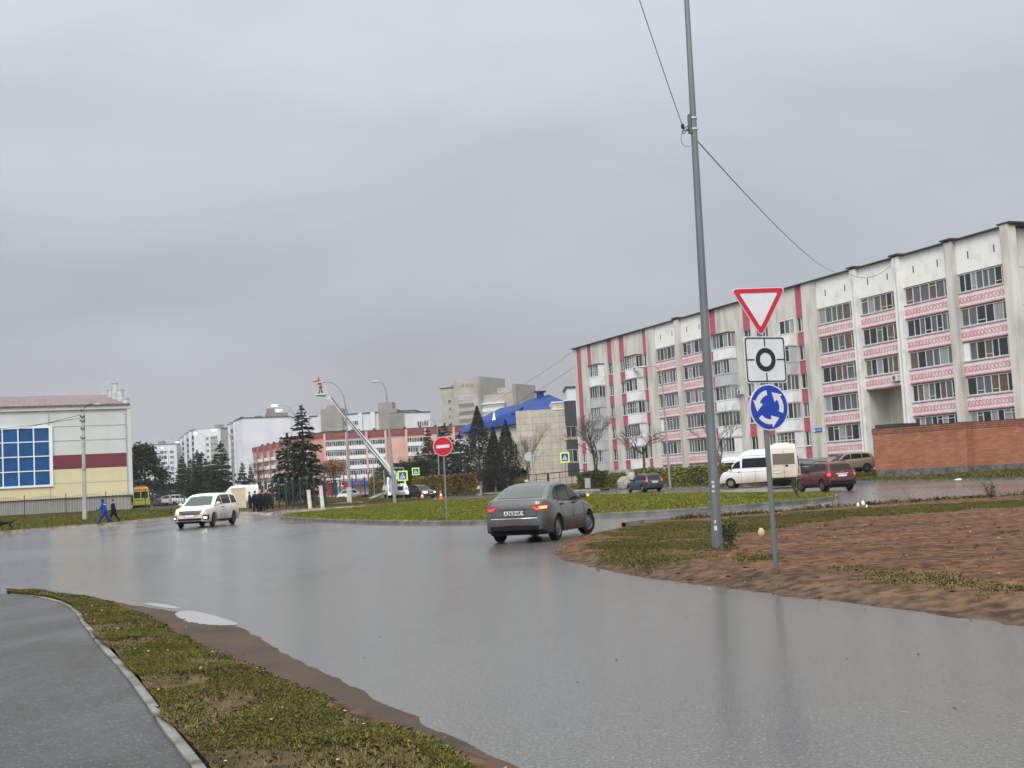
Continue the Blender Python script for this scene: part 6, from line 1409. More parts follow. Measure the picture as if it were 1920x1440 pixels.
# weeds on the corner
def weed(label, px, py, h, n, pal, sp=.25, stalk=False, name='weed'):
    p = gp(px, py, .12); r = empty(name, p, label, 'plant'); b = MB(); R = random.Random(int(px)); tips = []
    for i in range(n):
        a = R.uniform(0, 6.28); l = h*R.uniform(.55, 1); q = Vector((cos(a)*sp*R.uniform(.2, 1), sin(a)*sp*R.uniform(.2, 1), l)); b.tube([(0, 0, -.05), q*.5+Vector((R.uniform(-.03, .03), 0, .02)), q], [.007, .005, .003], 3, caps=False); tips += [q*k for k in (.45, .6, .75, .9, 1)]
    b.build('stalks', mat('dead_stalk', (.16, .11, .06), .9) if stalk else BARK, r)
    k = 2 if stalk else 7
    P = np.concatenate([np.array(t)[None, :]+RNG.normal(0, .05, (k, 3)) for t in tips]); link('leaves', np_mesh('leaves', leaf_quads(P, .055 if not stalk else .03), LEAF, tint(len(P), pal)), r)
GW = [(.05, .085, .02), (.07, .11, .03), (.04, .06, .02)]; BW2 = [(.12, .08, .045), (.16, .11, .05)]
weed('leafy dark weed at the foot of the tall pole, on its right', 1371, 1026, .55, 12, GW, .28)
weed('thin leafless twigs standing by the kerb, rightmost', 1706, 943, .75, 7, BW2, .35, True); weed('upright green weed by the road at far right', 1858, 937, .55, 10, GW, .2)
for px, py, h in ((1487, 961, .6), (1530, 957, .55), (1560, 954, .7), (1509, 959, .4), (1576, 953, .45)): weed('dead brown weed stalks by the kerb behind the sign pole, %s' % {1487: 'nearest to the pole', 1530: 'second tall tuft', 1560: 'tallest tuft', 1509: 'short tuft in between', 1576: 'rightmost tuft'}[px], px, py, h, 8, BW2, .22, True)
weed('green weed growing on the tip of the island', 1497, 936, 1.0, 16, GW, .4)
# ================================================================== street furniture
GALV = mat('galvanised_steel', (.155, .172, .178), .42, metal=.4, var=.14, scale=1.4, stretch=(3, 3, .5)); GALV2 = mat('galvanised_far', (.27, .285, .29), .5, metal=.2, var=.1)
CONCP = mat('pole_concrete', (.36, .355, .33), .85, var=.18, scale=2)
# big faceted pole
p = gp(1345.5, 1031, .12); R = empty('lighting_pole', p, 'tall grey eight-sided steel pole with cable clamp, nearest in the scene', 'pole', .2); R.rotation_euler = (0, radians(.62), .2)
q = MB(); q.tube([(0, 0, -.3), (0, 0, 12.6)], [.106, .040], 8, 0); q.build('pole', GALV, R)
wc = at(1297, 240, p.y).z-p.z
q = MB()
for dz in (.19, -.02): r_ = .106-(wc+dz)*.0051+.008; q.tube([(0, 0, wc+dz-.018), (0, 0, wc+dz+.018)], r_, 16, 0)
q.build('clamp_band', mat('clamp_bright', (.55, .56, .57), .35, metal=.7), R)
inv = (Matrix.Translation(p) @ R.rotation_euler.to_matrix().to_4x4()).inverted()
def pl(px, py, Y=None): return inv @ at(px, py, Y or p.y)
q = MB(); q.box(-.10, -.06, -.05, .05, wc-.1, wc+.26); q.tube([pl(1290, 236), pl(1284, 240), pl(1279, 247), pl(1281, 251), pl(1285, 249), pl(1284, 245)], .012, 6); q.tube([pl(1293, 244), pl(1281, 245)], .010, 6); q.ball(pl(1288.5, 243.5), .03, 0, 8); q.build('cable_bracket', mat('bracket_dark', (.10, .11, .12), .5), R)
q = MB(); q.tube([pl(1279, 247), pl(1277, 258), pl(1277.5, 266), pl(1281, 272), pl(1287, 275), pl(1294, 274)], .005, 5); q.build('slack_cable', mat('cable_grey', (.05, .055, .06), .6), R)
st = mat('paper_scrap', (.62, .60, .55), .9, var=.2, scale=20)
for px, py, w_, h_ in ((1333, 904, 5, 4), (1334, 912, 4, 5), (1333.5, 921, 5, 3), (1338.5, 990, 5, 8), (1337.5, 978, 3, 5)):
    c = inv @ (at(px, py, p.y)+Vector((0, -.15, 0))); rr = .106-c.z*.0051; d = Vector((c.x, c.y)).normalized(); k = .0104
    t_ = Vector((-d.y, d.x, 0)); o3 = Vector((d.x*rr*.985, d.y*rr*.985, c.z)); o4 = Vector((d.x, d.y, 0))*.004
    a = [o3+t_*(i*w_*k/2)+Vector((0, 0, j*h_*k/2)) for i, j in ((-1, -1), (1, -1), (1, 1), (-1, 1))]
    q = MB(); q.add(a+[v+o4 for v in a], [(0, 3, 2, 1), (4, 5, 6, 7), (0, 1, 5, 4), (1, 2, 6, 5), (2, 3, 7, 6), (3, 0, 4, 7)]); q.build('paper_remnant', st, R)
# cables
CAB = mat('overhead_cable', (.035, .038, .042), .6)
def cable(label, a, b, sag, r=.012, n=24, group=None):
    a, b = Vector(a), Vector(b); pts = [a+(b-a)*i/n-Vector((0, 0, sag*4*(i/n)*(1-i/n))) for i in range(n+1)]
    o = bpy.data.objects.new('cable', None); bpy.data.objects.remove(o)
    q = MB(); q.tube([v-a for v in pts], r, 5); o = q.build('cable', CAB, loc=a); tag(o, label, 'cable', group)
A1 = at(1280, 237, p.y); 
cable('thin cable running up out of the frame from the clamp on the tall pole', A1, at(1150, -150, 18.5), .05, .007)
MB().ball(A1, .045, 0, 8); tag(MB().ball((0, 0, 0), .045, 0, 8, (.8, .8, 1.3)).build('cable_tensioner', CAB, loc=A1), 'small black tensioner on the cable beside the clamp', 'tensioner')
rb_ = at(1603, 506, FB.p.y+30)
e1 = FB.p+FB.d*19+FB.n*.7; E1p = Vector((e1.x, e1.y, ZT-.15))
cable('cable sagging from the tall pole down to the roof of the pink and white block', at(1302, 258, p.y+.02), E1p, .9, .011)
e2 = FB.p+FB.d*12.8+FB.n*.75; cable('slack cable hanging across the white wall under the roof', E1p, (e2.x, e2.y, ZT-.75), .75, .02)
e3 = FB.p+FB.d*80+FB.n*.3; cable('upper one of two cables between the far end of the pink block and the tower', (e3.x, e3.y, ZT-.3), at(812, 790, 330), 2, .022); cable('lower one of two cables between the far end of the pink block and the tower', (e3.x, e3.y, ZT-2.5), at(806, 812, 300), 2, .022)

# signs on the near pole
S_WHITE = mat('sign_white', (.60, .615, .63), .35, var=.05, scale=6); S_RED = mat('sign_red', (.50, .008, .020), .3); S_BLUE = mat('sign_blue', (.002, .038, .34), .3, var=.06, scale=4); S_BLK = mat('sign_black', (.008, .008, .009), .4)
S_GRY = mat('sign_grey', (.60, .62, .635), .35, var=.06, scale=5); S_YEL = mat('sign_fluorescent', (.62, .95, .05), .4); S_BACK = mat('sign_back', (.33, .35, .36), .5, metal=.4)
def disc(b, r, y0, y1, m, c=(0, 0), n=40): b.prism([(c[0]+cos(2*pi*i/n)*r, c[1]+sin(2*pi*i/n)*r) for i in range(n)], y0, y1, 'y', m)
def rpoly(pts, r, k=5):
    o = []; n = len(pts)
    for i in range(n):
        a, b, c = Vector(pts[i-1]), Vector(pts[i]), Vector(pts[(i+1) % n]); u = (a-b).normalized(); v = (c-b).normalized(); t = min(r, (a-b).length*.45)
        h = acos_(u.dot(v))/2; dd = min(r/tan(h), (a-b).length*.45); p1 = b+u*dd; p2 = b+v*dd
        for j in range(k+1): s = j/k; o.append(tuple((1-s)**2*p1+2*s*(1-s)*b+s*s*p2))
    return o
def acos_(x): return math.acos(max(-1, min(1, x)))
def ringpoly(b, outer, inner, y0, y1, m):
    n = len(outer); V = [(p_[0], y, p_[1]) for y in (y0, y1) for p_ in outer]+[(p_[0], y, p_[1]) for y in (y0, y1) for p_ in inner]
    F_ = []
    for i in range(n):
        j = (i+1) % n; F_ += [(i, j, 2*n+j, 2*n+i), (n+i, 3*n+i, 3*n+j, n+j), (i, n+i, n+j, j), (2*n+i, 2*n+j, 3*n+j, 3*n+i)]
    b.add(V, F_, m)
p = gp(1455, 1069, .1); YW = radians(24)
R = empty('sign_pole', p, 'thin steel pole carrying the give-way, layout and roundabout signs', 'sign pole', 0)
th = at(1437, 560, p.y).z-p.z
MB().tube([(0, 0, -.2), (0, 0, th)], .038, 14).build('pole', GALV, R)
inv = Matrix.Translation(p).inverted()
def sgn_z(py): return (inv @ at(1440, py, p.y)).z
q = MB()
for z in (sgn_z(560), sgn_z(600), sgn_z(650), sgn_z(700), sgn_z(735), sgn_z(790)): q.tube([(0, 0, z-.02), (0, 0, z+.02)], .046, 12)
q.build('sign_clamp', S_BACK, R)
def sign_root(name, label, zc, dx=0.0, P=p, yaw=YW, cat='road sign', fwd=.055):
    o = empty(name, (P.x, P.y, P.z+zc), label, cat, yaw); o.location += Matrix.Rotation(yaw, 3, 'Z') @ Vector((dx, -fwd, 0)); return o
# triangle, point down (front faces local -Y)
pc = Vector((p.x, p.y, 0))
def dxof(px, py): c = at(px, py, p.y); return (c.x-p.x)/cos(YW), c.z-p.z
s_ = .84; hh = s_*.866; cx_, cz_ = dxof(1422, 587)
T_ = sign_root('give_way_sign', 'red and white give-way triangle on top of the thin pole', cz_, cx_, yaw=radians(8))
tri = [(-s_/2, hh/2), (0, -hh/2), (s_/2, hh/2)]
def scl(P, k, c): return [((x-c[0])*k+c[0], (y-c[1])*k+c[1]) for x, y in P]
cc = (0, hh/6); o1 = rpoly(tri, .055); o2 = rpoly(scl(tri, .955, cc), .05); o3 = rpoly(scl(tri, .70, cc), .02)
MB().prism(o1, -.004, .012, 'y').build('plate', S_WHITE, T_); b = MB(); ringpoly(b, o2, o3, -.010, -.003, 0); b.build('red_border', S_RED, T_)
# layout sign
cx_, cz_ = dxof(1431.5, 675); s_ = .68; w_ = .72
T_ = sign_root('junction_layout_sign', 'white square sign with a black ring and four arms, middle of the thin pole', cz_, cx_)
sq = [(-w_/2, -s_/2), (w_/2, -s_/2), (w_/2, s_/2), (-w_/2, s_/2)]
MB().prism(rpoly(sq, .05), -.004, .012, 'y').build('plate', S_GRY, T_)
b = MB(); ringpoly(b, rpoly(scl(sq, .955, (0, 0)), .05), rpoly(scl(sq, .905, (0, 0)), .04), -.009, -.003, 0); b.build('black_border', S_BLK, T_)
b = MB(); n = 40; ringpoly(b, [(cos(2*pi*i/n)*.172, sin(2*pi*i/n)*.172) for i in range(n)], [(cos(2*pi*i/n)*.102, sin(2*pi*i/n)*.102) for i in range(n)], -.009, -.003, 0); b.build('black_ring', S_BLK, T_)
for dx, dz in ((1, 0), (-1, 0), (0, 1), (0, -1)):
    a0, a1 = .195, (.33 if dx else .31); b = MB(); b.box(min(dx*a0, dx*a1)-(.009 if dz else 0), max(dx*a0, dx*a1)+(.009 if dz else 0), -.0085, -.003, min(dz*a0, dz*a1)-(.009 if dx else 0), max(dz*a0, dz*a1)+(.009 if dx else 0)); b.build('black_arm', S_BLK, T_)
# roundabout sign
def roundabout(T_, r):
    b = MB(); disc(b, r, -.004, .012, 0); b.build('plate', S_WHITE, T_); b = MB(); disc(b, r*.945, -.008, -.003, 0); b.build('blue_field', S_BLUE, T_)
    for k in range(3):
        b = MB(); a0 = radians(98+k*120); sp = radians(62); ro, ri = r*.735, r*.52; n = 10; P = []
        for i in range(n+1): a = a0+sp*i/n; P.append((cos(a)*ro, sin(a)*ro))
        Q = [(cos(a0+sp*i/n)*ri, sin(a0+sp*i/n)*ri) for i in range(n+1)]
        V = [(x, y, z) for y in (-.013, -.007) for x, z in P+Q]; m_ = n+1; F_ = []
        for i in range(n): F_ += [(i, i+1, m_+i+1, m_+i), (2*m_+i, 3*m_+i, 3*m_+i+1, 2*m_+i+1), (i, 2*m_+i, 2*m_+i+1, i+1), (m_+i, m_+i+1, 3*m_+i+1, 3*m_+i)]
        b.add(V, F_); a1 = a0+sp*.96; tip = a1+radians(38)
        b.prism([(cos(a1)*r*.88, sin(a1)*r*.88), (cos(tip)*r*.66, sin(tip)*r*.66), (cos(a1)*r*.36, sin(a1)*r*.36)], -.0132, -.0068, 'y'); b.build('white_arrow', S_WHITE, T_)
cx_, cz_ = dxof(1438, 764); T_ = sign_root('roundabout_sign', 'round blue sign with three white arrows in a circle, lowest on the thin pole', cz_, cx_); roundabout(T_, .338)
# second pole behind it, with a sign seen from behind
p2 = gp(1444, 932); R = empty('sign_pole', p2, 'steel pole on the island tip with a round sign seen from behind', 'sign pole'); ht = at(1431, 778, p2.y).z
MB().tube([(0, 0, 0), (0, 0, ht)], .045, 10).build('pole', GALV, R); b = MB(); disc(b, .35, .05, .065, 0, (-.08, ht-.15)); b.build('sign_back', S_BACK, R)
# no-entry sign
p3 = gp(838, 974, .17); R = empty('no_entry_sign', p3, 'round red no-entry sign on a grey post at the island edge', 'road sign', .12); zc = at(832, 837, p3.y).z-p3.z
MB().tube([(0, 0, -.1), (0, 0, zc+.3)], .035, 10).build('post', mat('post_grey', (.17, .18, .18), .5), R)
b = MB(); disc(b, .385, -.06, -.045, 0); b.build('plate', S_WHITE, R, loc=(-.02, 0, zc)); b = MB(); disc(b, .365, -.065, -.058, 0); b.build('red_field', S_RED, R, loc=(-.02, 0, zc)); b = MB(); b.box(-.26, .26, -.071, -.063, -.062, .062); b.build('white_bar', S_WHITE, R, loc=(-.02, 0, zc), rot=(0, -.05, 0))
# pedestrian crossing signs
def crossing(label, px, py, Y, w, base, yel=True, yaw=0.0, tall=1.0, group=None):
    c = at(px, py, Y); R = empty('crossing_sign', (c.x, Y, base), label, 'road sign', yaw, group); z = c.z-base; 
    MB().tube([(0, 0, -.1), (0, 0, z+w*.5)], .032, 8).build('post', mat('post_grey', (.17, .18, .18), .5), R)
    if yel: MB().box(-w/2, w/2, -.05, -.035, -w*tall/2, w*tall/2).build('fluorescent_plate', S_YEL, R, loc=(0, 0, z))
    k = w*.36 if yel else w*.5; MB().box(-k, k, -.056, -.045, -k*tall, k*tall).build('blue_field', S_BLUE, R, loc=(0, 0, z))
    MB().prism([(-k*.78, -k*.72), (k*.78, -k*.72), (0, k*.78)], -.062, -.054, 'y').build('white_triangle', S_WHITE, R, loc=(0, 0, z))
    b = MB(); b.tube([(0, -.065, k*.28), (0, -.066, k*.30)], k*.10, 6); b.bar((0, -.064, k*.2), (0, -.064, -k*.15), k*.14, .008, up=(0, 1, 0)); b.bar((0, -.064, -k*.1), (-k*.22, -.064, -k*.55), k*.1, .008, up=(0, 1, 0)); b.bar((0, -.064, -k*.1), (k*.24, -.064, -k*.55), k*.1, .008, up=(0, 1, 0)); b.bar((-k*.2, -.064, 0), (k*.2, -.064, k*.08), k*.08, .008, up=(0, 1, 0)); b.build('walking_figure', S_BLK, R, loc=(0, 0, z))
GX = 'fluorescent pedestrian crossing signs'
crossing('larger crossing sign with fluorescent border, beside the lift truck', 755, 892, 118, .98, .12, group=GX)
crossing('smaller crossing sign with fluorescent border, higher and right of the larger one', 779.5, 884, 150, .92, .14, group=GX)
crossing('crossing sign before the beige building, left of the pink block', 1059, 857.5, 126, .95, z_at(7, 128), tall=1.12, group=GX)
crossing('crossing sign with fluorescent border above the black fence', 507.5, 913, 150, .95, .3, group=GX)
crossing('small blue crossing sign without border, left of the bare tree', 468, 914, 165, .62, .3, yel=False)
c = at(451, 912.5, 165); R = empty('bus_stop_sign', (c.x, 165, .3), 'small pale rectangular sign left of the blue crossing sign', 'road sign'); MB().tube([(0, 0, 0), (0, 0, c.z+.1)], .03, 6).build('post', GALV2, R); MB().box(-.32, .32, -.05, -.03, c.z-.5, c.z-.05).build('plate', S_WHITE, R); MB().box(-.2, .2, -.056, -.045, c.z-.38, c.z-.18).build('dark_mark', S_BLK, R)
# round sign from behind, on the far lawn
q_ = loc_px(1003, 136); R = empty('round_sign', q_, 'round sign seen from behind on a tall light post, before the beige building', 'road sign'); za = at(991, 856, 136).z-q_.z
MB().tube([(0, 0, -.1), (-.28, 0, za+2.1)], .06, 8).build('post', GALV2, R); b = MB(); disc(b, .5, .06, .08, 0, (-.55, za)); b.build('sign_back', mat('sign_back_pale', (.45, .46, .47), .6), R)
# lamp posts
LAMPM = mat('lamp_housing', (.42, .43, .44), .45); LIT = mat('lamp_lit', (1, .9, .6), .3, emit=(1, .86, .55), es=5)
def lamp_post(label, px, Y, base, top_px, head_px, curve=.5, r=.09, lit=False, paint_=0, m=GALV2, name='street_lamp', head2=None, group=None):
    b0 = loc_px(px, Y, base); R = empty(name, b0, label, 'street lamp', group=group); inv_ = Matrix.Translation(b0).inverted()
    T = inv_ @ at(top_px[0], top_px[1], Y); 
    b = MB(); b.tube([(0, 0, -.2), (T.x*.5, 0, T.z*.5), T], [r, r*.75, r*.5], 8); b.build('pole', m, R)
    for hp in [head_px]+([head2] if head2 else []):
        Hd = inv_ @ at(hp[0], hp[1], Y); c = Vector((T.x, T.y, Hd.z+.0)); pts = []
        for i in range(9): s = i/8; pts.append(T*(1-s)**2+Vector((T.x+(Hd.x-T.x)*.12, T.y, Hd.z+.12*abs(Hd.x-T.x)))*2*s*(1-s)+Hd*s*s)
        b = MB(); b.tube(pts, [r*.5]+[r*.42]*7+[r*.35], 6); b.build('arm', m, R)
        d = (Hd-pts[-2]).normalized(); b = MB(); e = Hd+d*.75; b.ball((Hd+d*.38), .36, 0, 8, (1.1, .35, .26)); o = b.build('lamp_head', LIT if lit else LAMPM, R)
    if paint_: MB().tube([(0, 0, -.1), (T.x*paint_/T.z, 0, paint_)], [.24, .22], 10).build('painted_base', LIME, R)
    return R
lamp_post('street lamp being repaired from the lift basket, tall with a long curved arm', 655, 126, .13, (648.5, 765), (606, 716.5), r=.16)
MB()
tag(MB().box(-.22, .22, -.2, .2, -.1, 1.62).build('concrete_stub', LIME, loc=loc_px(653.5, 124, .13)), 'whitewashed concrete stub at the foot of the lamp under repair', 'post')
lamp_post('tall curved street lamp standing in front of the lift truck', 738.5, 108, .13, (725, 745), (712, 715.5), r=.15)
lamp_post('slim street lamp behind the no-entry sign', 823, 152, .12, (820, 806), (806, 787), r=.09)
lamp_post('street lamp in front of the loggias of the pink block', 1256, 101, .4, (1241, 704), (1213, 687), r=.10)
lamp_post('thin post between the willow and the salmon block', 701, 165, .3, (699, 852), (697, 850), r=.06)
GL = 'lit street lamps along the side street'
lamp_post('lit street lamp of the row, farthest left and lowest', 318, 330, .3, (316, 856), (307, 839.5), r=.10, lit=True, group=GL); lamp_post('lit street lamp of the row, second from the left', 354, 260, .3, (352, 842), (335.5, 829), r=.09, lit=True, group=GL)
lamp_post('lit street lamp before the taupe block, third of the row', 387, 230, .3, (386, 828), (370, 812.5), r=.08, lit=True, group=GL)
lamp_post('large street lamp with one lit and one dark head beside the cream gate', 439, 165, .3, (435, 832), (407, 806), r=.17, lit=True, group=GL)
lamp_post('lit twin street lamp hidden behind the tallest spruce', 566, 135, .3, (562, 812), (529, 769), r=.10, lit=True, group=GL, head2=(521, 760))
# concrete lamp pole at left
b0 = loc_px(157, 100, .2); R = empty('lamp_pole', b0, 'old concrete lamp pole with insulators in front of the hall', 'lamp pole'); T = at(155.5, 768, 100)-b0
MB().bar((0, 0, -.3), T, .30, .26, w2=.2, h2=.17, up=(0, 1, 0)).build('pole', CONCP, R); b = MB()
a_ = [at(x, y, 100)-b0 for x, y in ((157, 766), (162, 761), (169, 757), (181, 758))]; b.tube(a_, .04, 6); b.build('arm', BARK, R); b = MB(); b.ball(a_[-1], .25, 0, 8, (1.3, .5, .25)); b.build('lamp_head', LAMPM, R)
b = MB()
for z, w_ in ((T.z-.1, .12), (T.z-.6, .18), (T.z-.95, .2), (T.z-1.6, .14), (T.z-2.35, .18)): b.bar((T.x-w_, -.12, z), (T.x+w_, -.12, z), .06, m=0); b.ball((T.x-w_, -.12, z+.08), .07, 0, 6); b.ball((T.x+w_*.8, -.12, z+.08), .07, 0, 6)
b.build('insulators', mat('insulator_dark', (.07, .06, .06), .5), R)
MB().tube([(T.x-.02, -.15, T.z-4.9), (T.x+.16, -.15, T.z-4.9)], .03, 5).build('hook', BARK, R)
for i, (y0, y1) in enumerate(((777, 812), (783, 800))): cable('cable from the concrete pole to the left, '+('lower' if i else 'upper')+' one', at(154, y0, 100), at(-60, y1+8, 96), .15, .02)
# traffic cones
CON = mat('cone_orange', (.75, .12, .05), .5); CONW = mat('cone_white', (.75, .75, .75), .5)
q = MB(); q.box(-.19, .19, -.19, .19, 0, .04, 0); q.tube([(0, 0, .04), (0, 0, .28)], [.15, .10], 12, 0); q.tube([(0, 0, .28), (0, 0, .45)], [.10, .065], 12, 1); q.tube([(0, 0, .45), (0, 0, .75)], [.065, .025], 12, 0); cme = q.mesh('traffic_cone', [CON, CONW])
for (px, py, lab) in ((792, 937.5, 'orange and white traffic cone before the black hatchback'), (827, 936, 'orange and white traffic cone beside the no-entry post')): tag(link('traffic_cone', cme, loc=gp(px, py), scale=(1.4, 1.4, 1.25)), lab, 'traffic cone', 'traffic cones by the lift truck')
# white posts by the middle fence
for px, h, lab in ((579.5, 1.5, 'left one of two whitewashed posts at the end of the black fence'), (603, 1.8, 'right one of two whitewashed posts at the end of the black fence')):
    b = MB(); b.box(-.135, .135, -.12, .12, 0, h-.05); b.box(-.155, .155, -.15, .15, h-.05, h+.02); tag(b.build('white_post', LIME, loc=loc_px(px, 100, .15), rot=(0, -.06, 0)), lab, 'post')
# fences
IRON = mat('wrought_iron', (.016, .018, .026), .5)
def fence(label, pts, z, posts_at, h=2.0, arch=.25, step=.16, m=IRON, thick=.022, fat=.07, name='iron_fence'):
    p0 = Vector((pts[0][0], pts[0][1], 0)); R = empty(name, p0, label, 'fence'); 
    for i in range(len(pts)-1):
        a = Vector((*pts[i], z[i])); b_ = Vector((*pts[i+1], z[i+1])); L_ = (b_-a).length; n = max(2, int(L_/(step if i < 4 or step > .2 else .62))); b = MB()
        for k in range(1, n): s = k/n; q_ = a+(b_-a)*s-p0; hh_ = h*.86+arch*sin(pi*((s*1.0) % 1)); b.bar(q_+Vector((0, 0, .12)), q_+Vector((0, 0, hh_)), thick, m=0); b.bar(q_+Vector((0, 0, hh_)), q_+Vector((0, 0, hh_+.12)), thick*2, w2=.004, h2=.004)
        for zz in (.22, h*.80): b.bar(a-p0+Vector((0, 0, zz)), b_-p0+Vector((0, 0, zz)), .04)
        b.build('fence_panel', m, R)
    for i, p_ in enumerate(pts):
        b = MB(); q_ = Vector((p_[0], p_[1], z[i]))-p0; b.bar(q_-Vector((0, 0, .2)), q_+Vector((0, 0, h)), fat); b.bar(q_+Vector((0, 0, h)), q_+Vector((0, 0, h+.25)), fat*1.5, w2=.01, h2=.01); b.build('fence_post', m, R)
fx = [-110, -30, 46, 124, 199, 273, 321, 346]; fy = [118, 120.5, 122.5, 124, 124.5, 120, 109, 106]
P_ = [(at(x, 950, y).x, y) for x, y in zip(fx, fy)]; zz = [float(zll(np.array([q_]))[0]) for q_ in P_]
fence('long black picket fence with arched panels in front of the hall and car park', P_, zz, None)
fx = [488, 500, 512, 524, 537, 550, 564, 577, 590, 603, 611]; P_ = [(at(x, 950, y).x, y) for x, y in zip(fx, np.linspace(110, 104, 11))]
fence('tall black iron fence under the two big spruces', P_, [.14]*11, None, h=2.5, arch=0, step=.32, thick=.03, fat=.16)
P_ = [(at(x, 950, y).x, y) for x, y in ((352, 112), (385, 114), (420, 117), (458, 118))]; fence('low railing behind the people carrier', P_, [.1]*4, None, h=.85, arch=0, step=.22, m=mat('rail_grey', (.20, .18, .16), .7), thick=.03)
# cream panel gate
a = at(434, 950, 112); b_ = at(456.5, 950, 111); R = empty('panel_gate', (a.x, 112, .1), 'cream corrugated sheet gate behind the people carrier', 'gate'); w_ = b_.x-a.x; z1 = at(450, 916, 112).z; z0 = at(450, 952, 112).z
b = MB(); n = 10
for i in range(n): b.box(w_*i/n, w_*(i+.62)/n, -.03, .03, z0-.1, z1-.1); b.box(w_*(i+.62)/n, w_*(i+1)/n, -.0, .02, z0-.1, z1-.1)
b.build('sheet', mat('cream_sheet', (.62, .53, .38), .6, var=.08, scale=1), R); b = MB(); b.box(w_-.06, w_+.02, -.05, .05, z0-.15, z1); b.box(0, w_, -.05, .05, z1-.1, z1); b.build('gate_frame', mat('cream_frame', (.66, .60, .48), .6), R)
# low fence before the beige building
P_ = [(loc_px(x, 160).x, 160) for x in (985, 1006, 1028, 1050, 1072, 1096)]; zz = [z_at(*q_) for q_ in P_]
R = empty('railing', (P_[0][0], 160, 0), 'black railing with thick posts before the beige building', 'fence'); x0 = P_[0][0]
for i in range(5): b = MB(); b.bar((P_[i][0]-x0, 0, zz[i]+1.9), (P_[i+1][0]-x0, 0, zz[i+1]+1.9), .12); b.bar((P_[i][0]-x0, 0, zz[i]+1.2), (P_[i+1][0]-x0, 0, zz[i+1]+1.2), .05); b.build('rail', IRON, R)
for i in range(6): MB().bar((P_[i][0]-x0, 0, zz[i]-.2), (P_[i][0]-x0, 0, zz[i]+1.95), .3 if i == 2 else .09).build('fence_post', IRON, R)
# playground shelter behind the lamp under repair
PR_ = mat('play_red', (.30, .05, .04), .7); PB_ = mat('play_blue', (.018, .035, .12), .7); PG_ = mat('play_green', (.03, .08, .05), .6)
a = loc_px(606, 185, .3); R = empty('playground_shelter', a, 'playground shelter with red and blue posts under a dark roof', 'shelter')
w_ = at(722, 900, 185).x-a.x; MB().box(0, w_*.28, -1, 1, 3.0, 3.25).build('roof', PG_, R)
for i in range(16):
    x = w_*i/15; hh_ = (2.7 if i < 5 else 2.4+1.2*((i*7) % 3)/2); MB().box(x-.08, x+.08, -.1, .1, 0, hh_).build('post', (PB_, PR_, PG_)[(0, 1, 1, 2, 0, 1, 2, 0, 1, 1, 0, 1, 0, 1, 1, 0)[i]], R)
for i, x in enumerate((.10, .17, .38, .80, .93)): MB().box(w_*x-.5, w_*x+.5, -.05, .05, .4, 2.3).build('panel', (PR_, PB_)[i % 2], R)
# kiosk with blue roof far left
a = loc_px(313, 300, .4); R = empty('kiosk', a, 'small kiosk with a blue roof far behind the parked cars', 'kiosk'); MB().box(-2, 2, -2, 2, 0, 3.3).build('wall', mat('kiosk_patchy', (.42, .24, .17), .8, col2=(.5, .42, .3), scale=1.2), R); MB().box(-2.4, 2.4, -2.3, 2.3, 3.3, 4.6).build('roof', PB_, R)
R = empty('shop', loc_px(306, 330, .4), 'low pale shop building behind the kiosk', 'building'); MB().box(-4, 1.2, 0, 6, 0, 5.2).build('wall', FW, R); MB().box(-4.2, 1.5, -.3, 6, 5.2, 5.7).build('roof', WHITEP, R)
# stones and stumps
def rock(label, p_, r, sq, m, name='stone'):
    b = MB(); b.ball((0, 0, 0), r, 0, 10, sq); rr = random.Random(int(r*1000)); b.v = [(x*(1+rr.uniform(-.16, .16)), y*(1+rr.uniform(-.16, .16)), z*(1+rr.uniform(-.12, .12))) for x, y, z in b.v]; o = b.build(name, m, smooth=35, loc=p_); tag(o, label, 'stone')
rock('pale yellow broken stone on the bare soil left of the sign pole', gp(1428, 1003, .14)+Vector((0, 0, .05)), .085, (.75, .7, 1.3), mat('stone_yellow', (.55, .46, .28), .8, var=.15, scale=9))
rock('dark clod standing alone in the middle of the bare soil', gp(1690, 1020, .13), .05, (1, 1, 1), mat('soil_dark', (.13, .07, .045), .9)); 
q_ = loc_px(1177, 122); rock('large grey angular boulder left of the dark blue estate', q_+Vector((0, 0, .4)), .95, (1.1, .8, .95), mat('boulder_grey', (.30, .29, .26), .9, var=.35, scale=3, bump=.04))
q_ = loc_px(1186, 124); b = MB(); b.tube([(0, 0, -.2), (-.1, 0, 1.55)], [.42, .36], 10); tag(b.build('tree_stump', LIME, loc=q_), 'limewashed thick tree stump behind the boulder', 'stump')
q_ = loc_px(1117, 134); b = MB(); b.box(-.3, .3, -.2, .2, -.2, 1.2); tag(b.build('concrete_block', PLINTH, loc=q_+Vector((-.9, 0, 0))), 'grey concrete block left of the forked bare tree', 'block')
q_ = loc_px(987, 146); b = MB(); 
for i in range(5): b.box(-.22, .22, -.2, .2, i*.28, i*.28+.28, i % 2)
tag(b.build('striped_bollard', [LIME, S_BLK], loc=q_), 'black and white striped bollard under the leafless shrub', 'bollard')
for i, (px, py, s_) in enumerate(((1609, 947, .08), (1618, 944, .10), (1625, 949, .05))): rock('white litter scrap by the kerb behind the soil, %s' % ('left', 'middle', 'right')[i], gp(px, py, .2), s_, (.6, .5, 1), mat('litter_white', (.75, .77, .78), .6), 'litter')
rock('small white scrap on the grass before the brick wall', at(1797, 899, 75)*1 if False else gp(1797, 899.5, .2), .14, (1.5, .8, .5), mat('litter_white', (.75, .77, .78), .6), 'litter')
lit = MB(); R2 = random.Random(5); k = 0
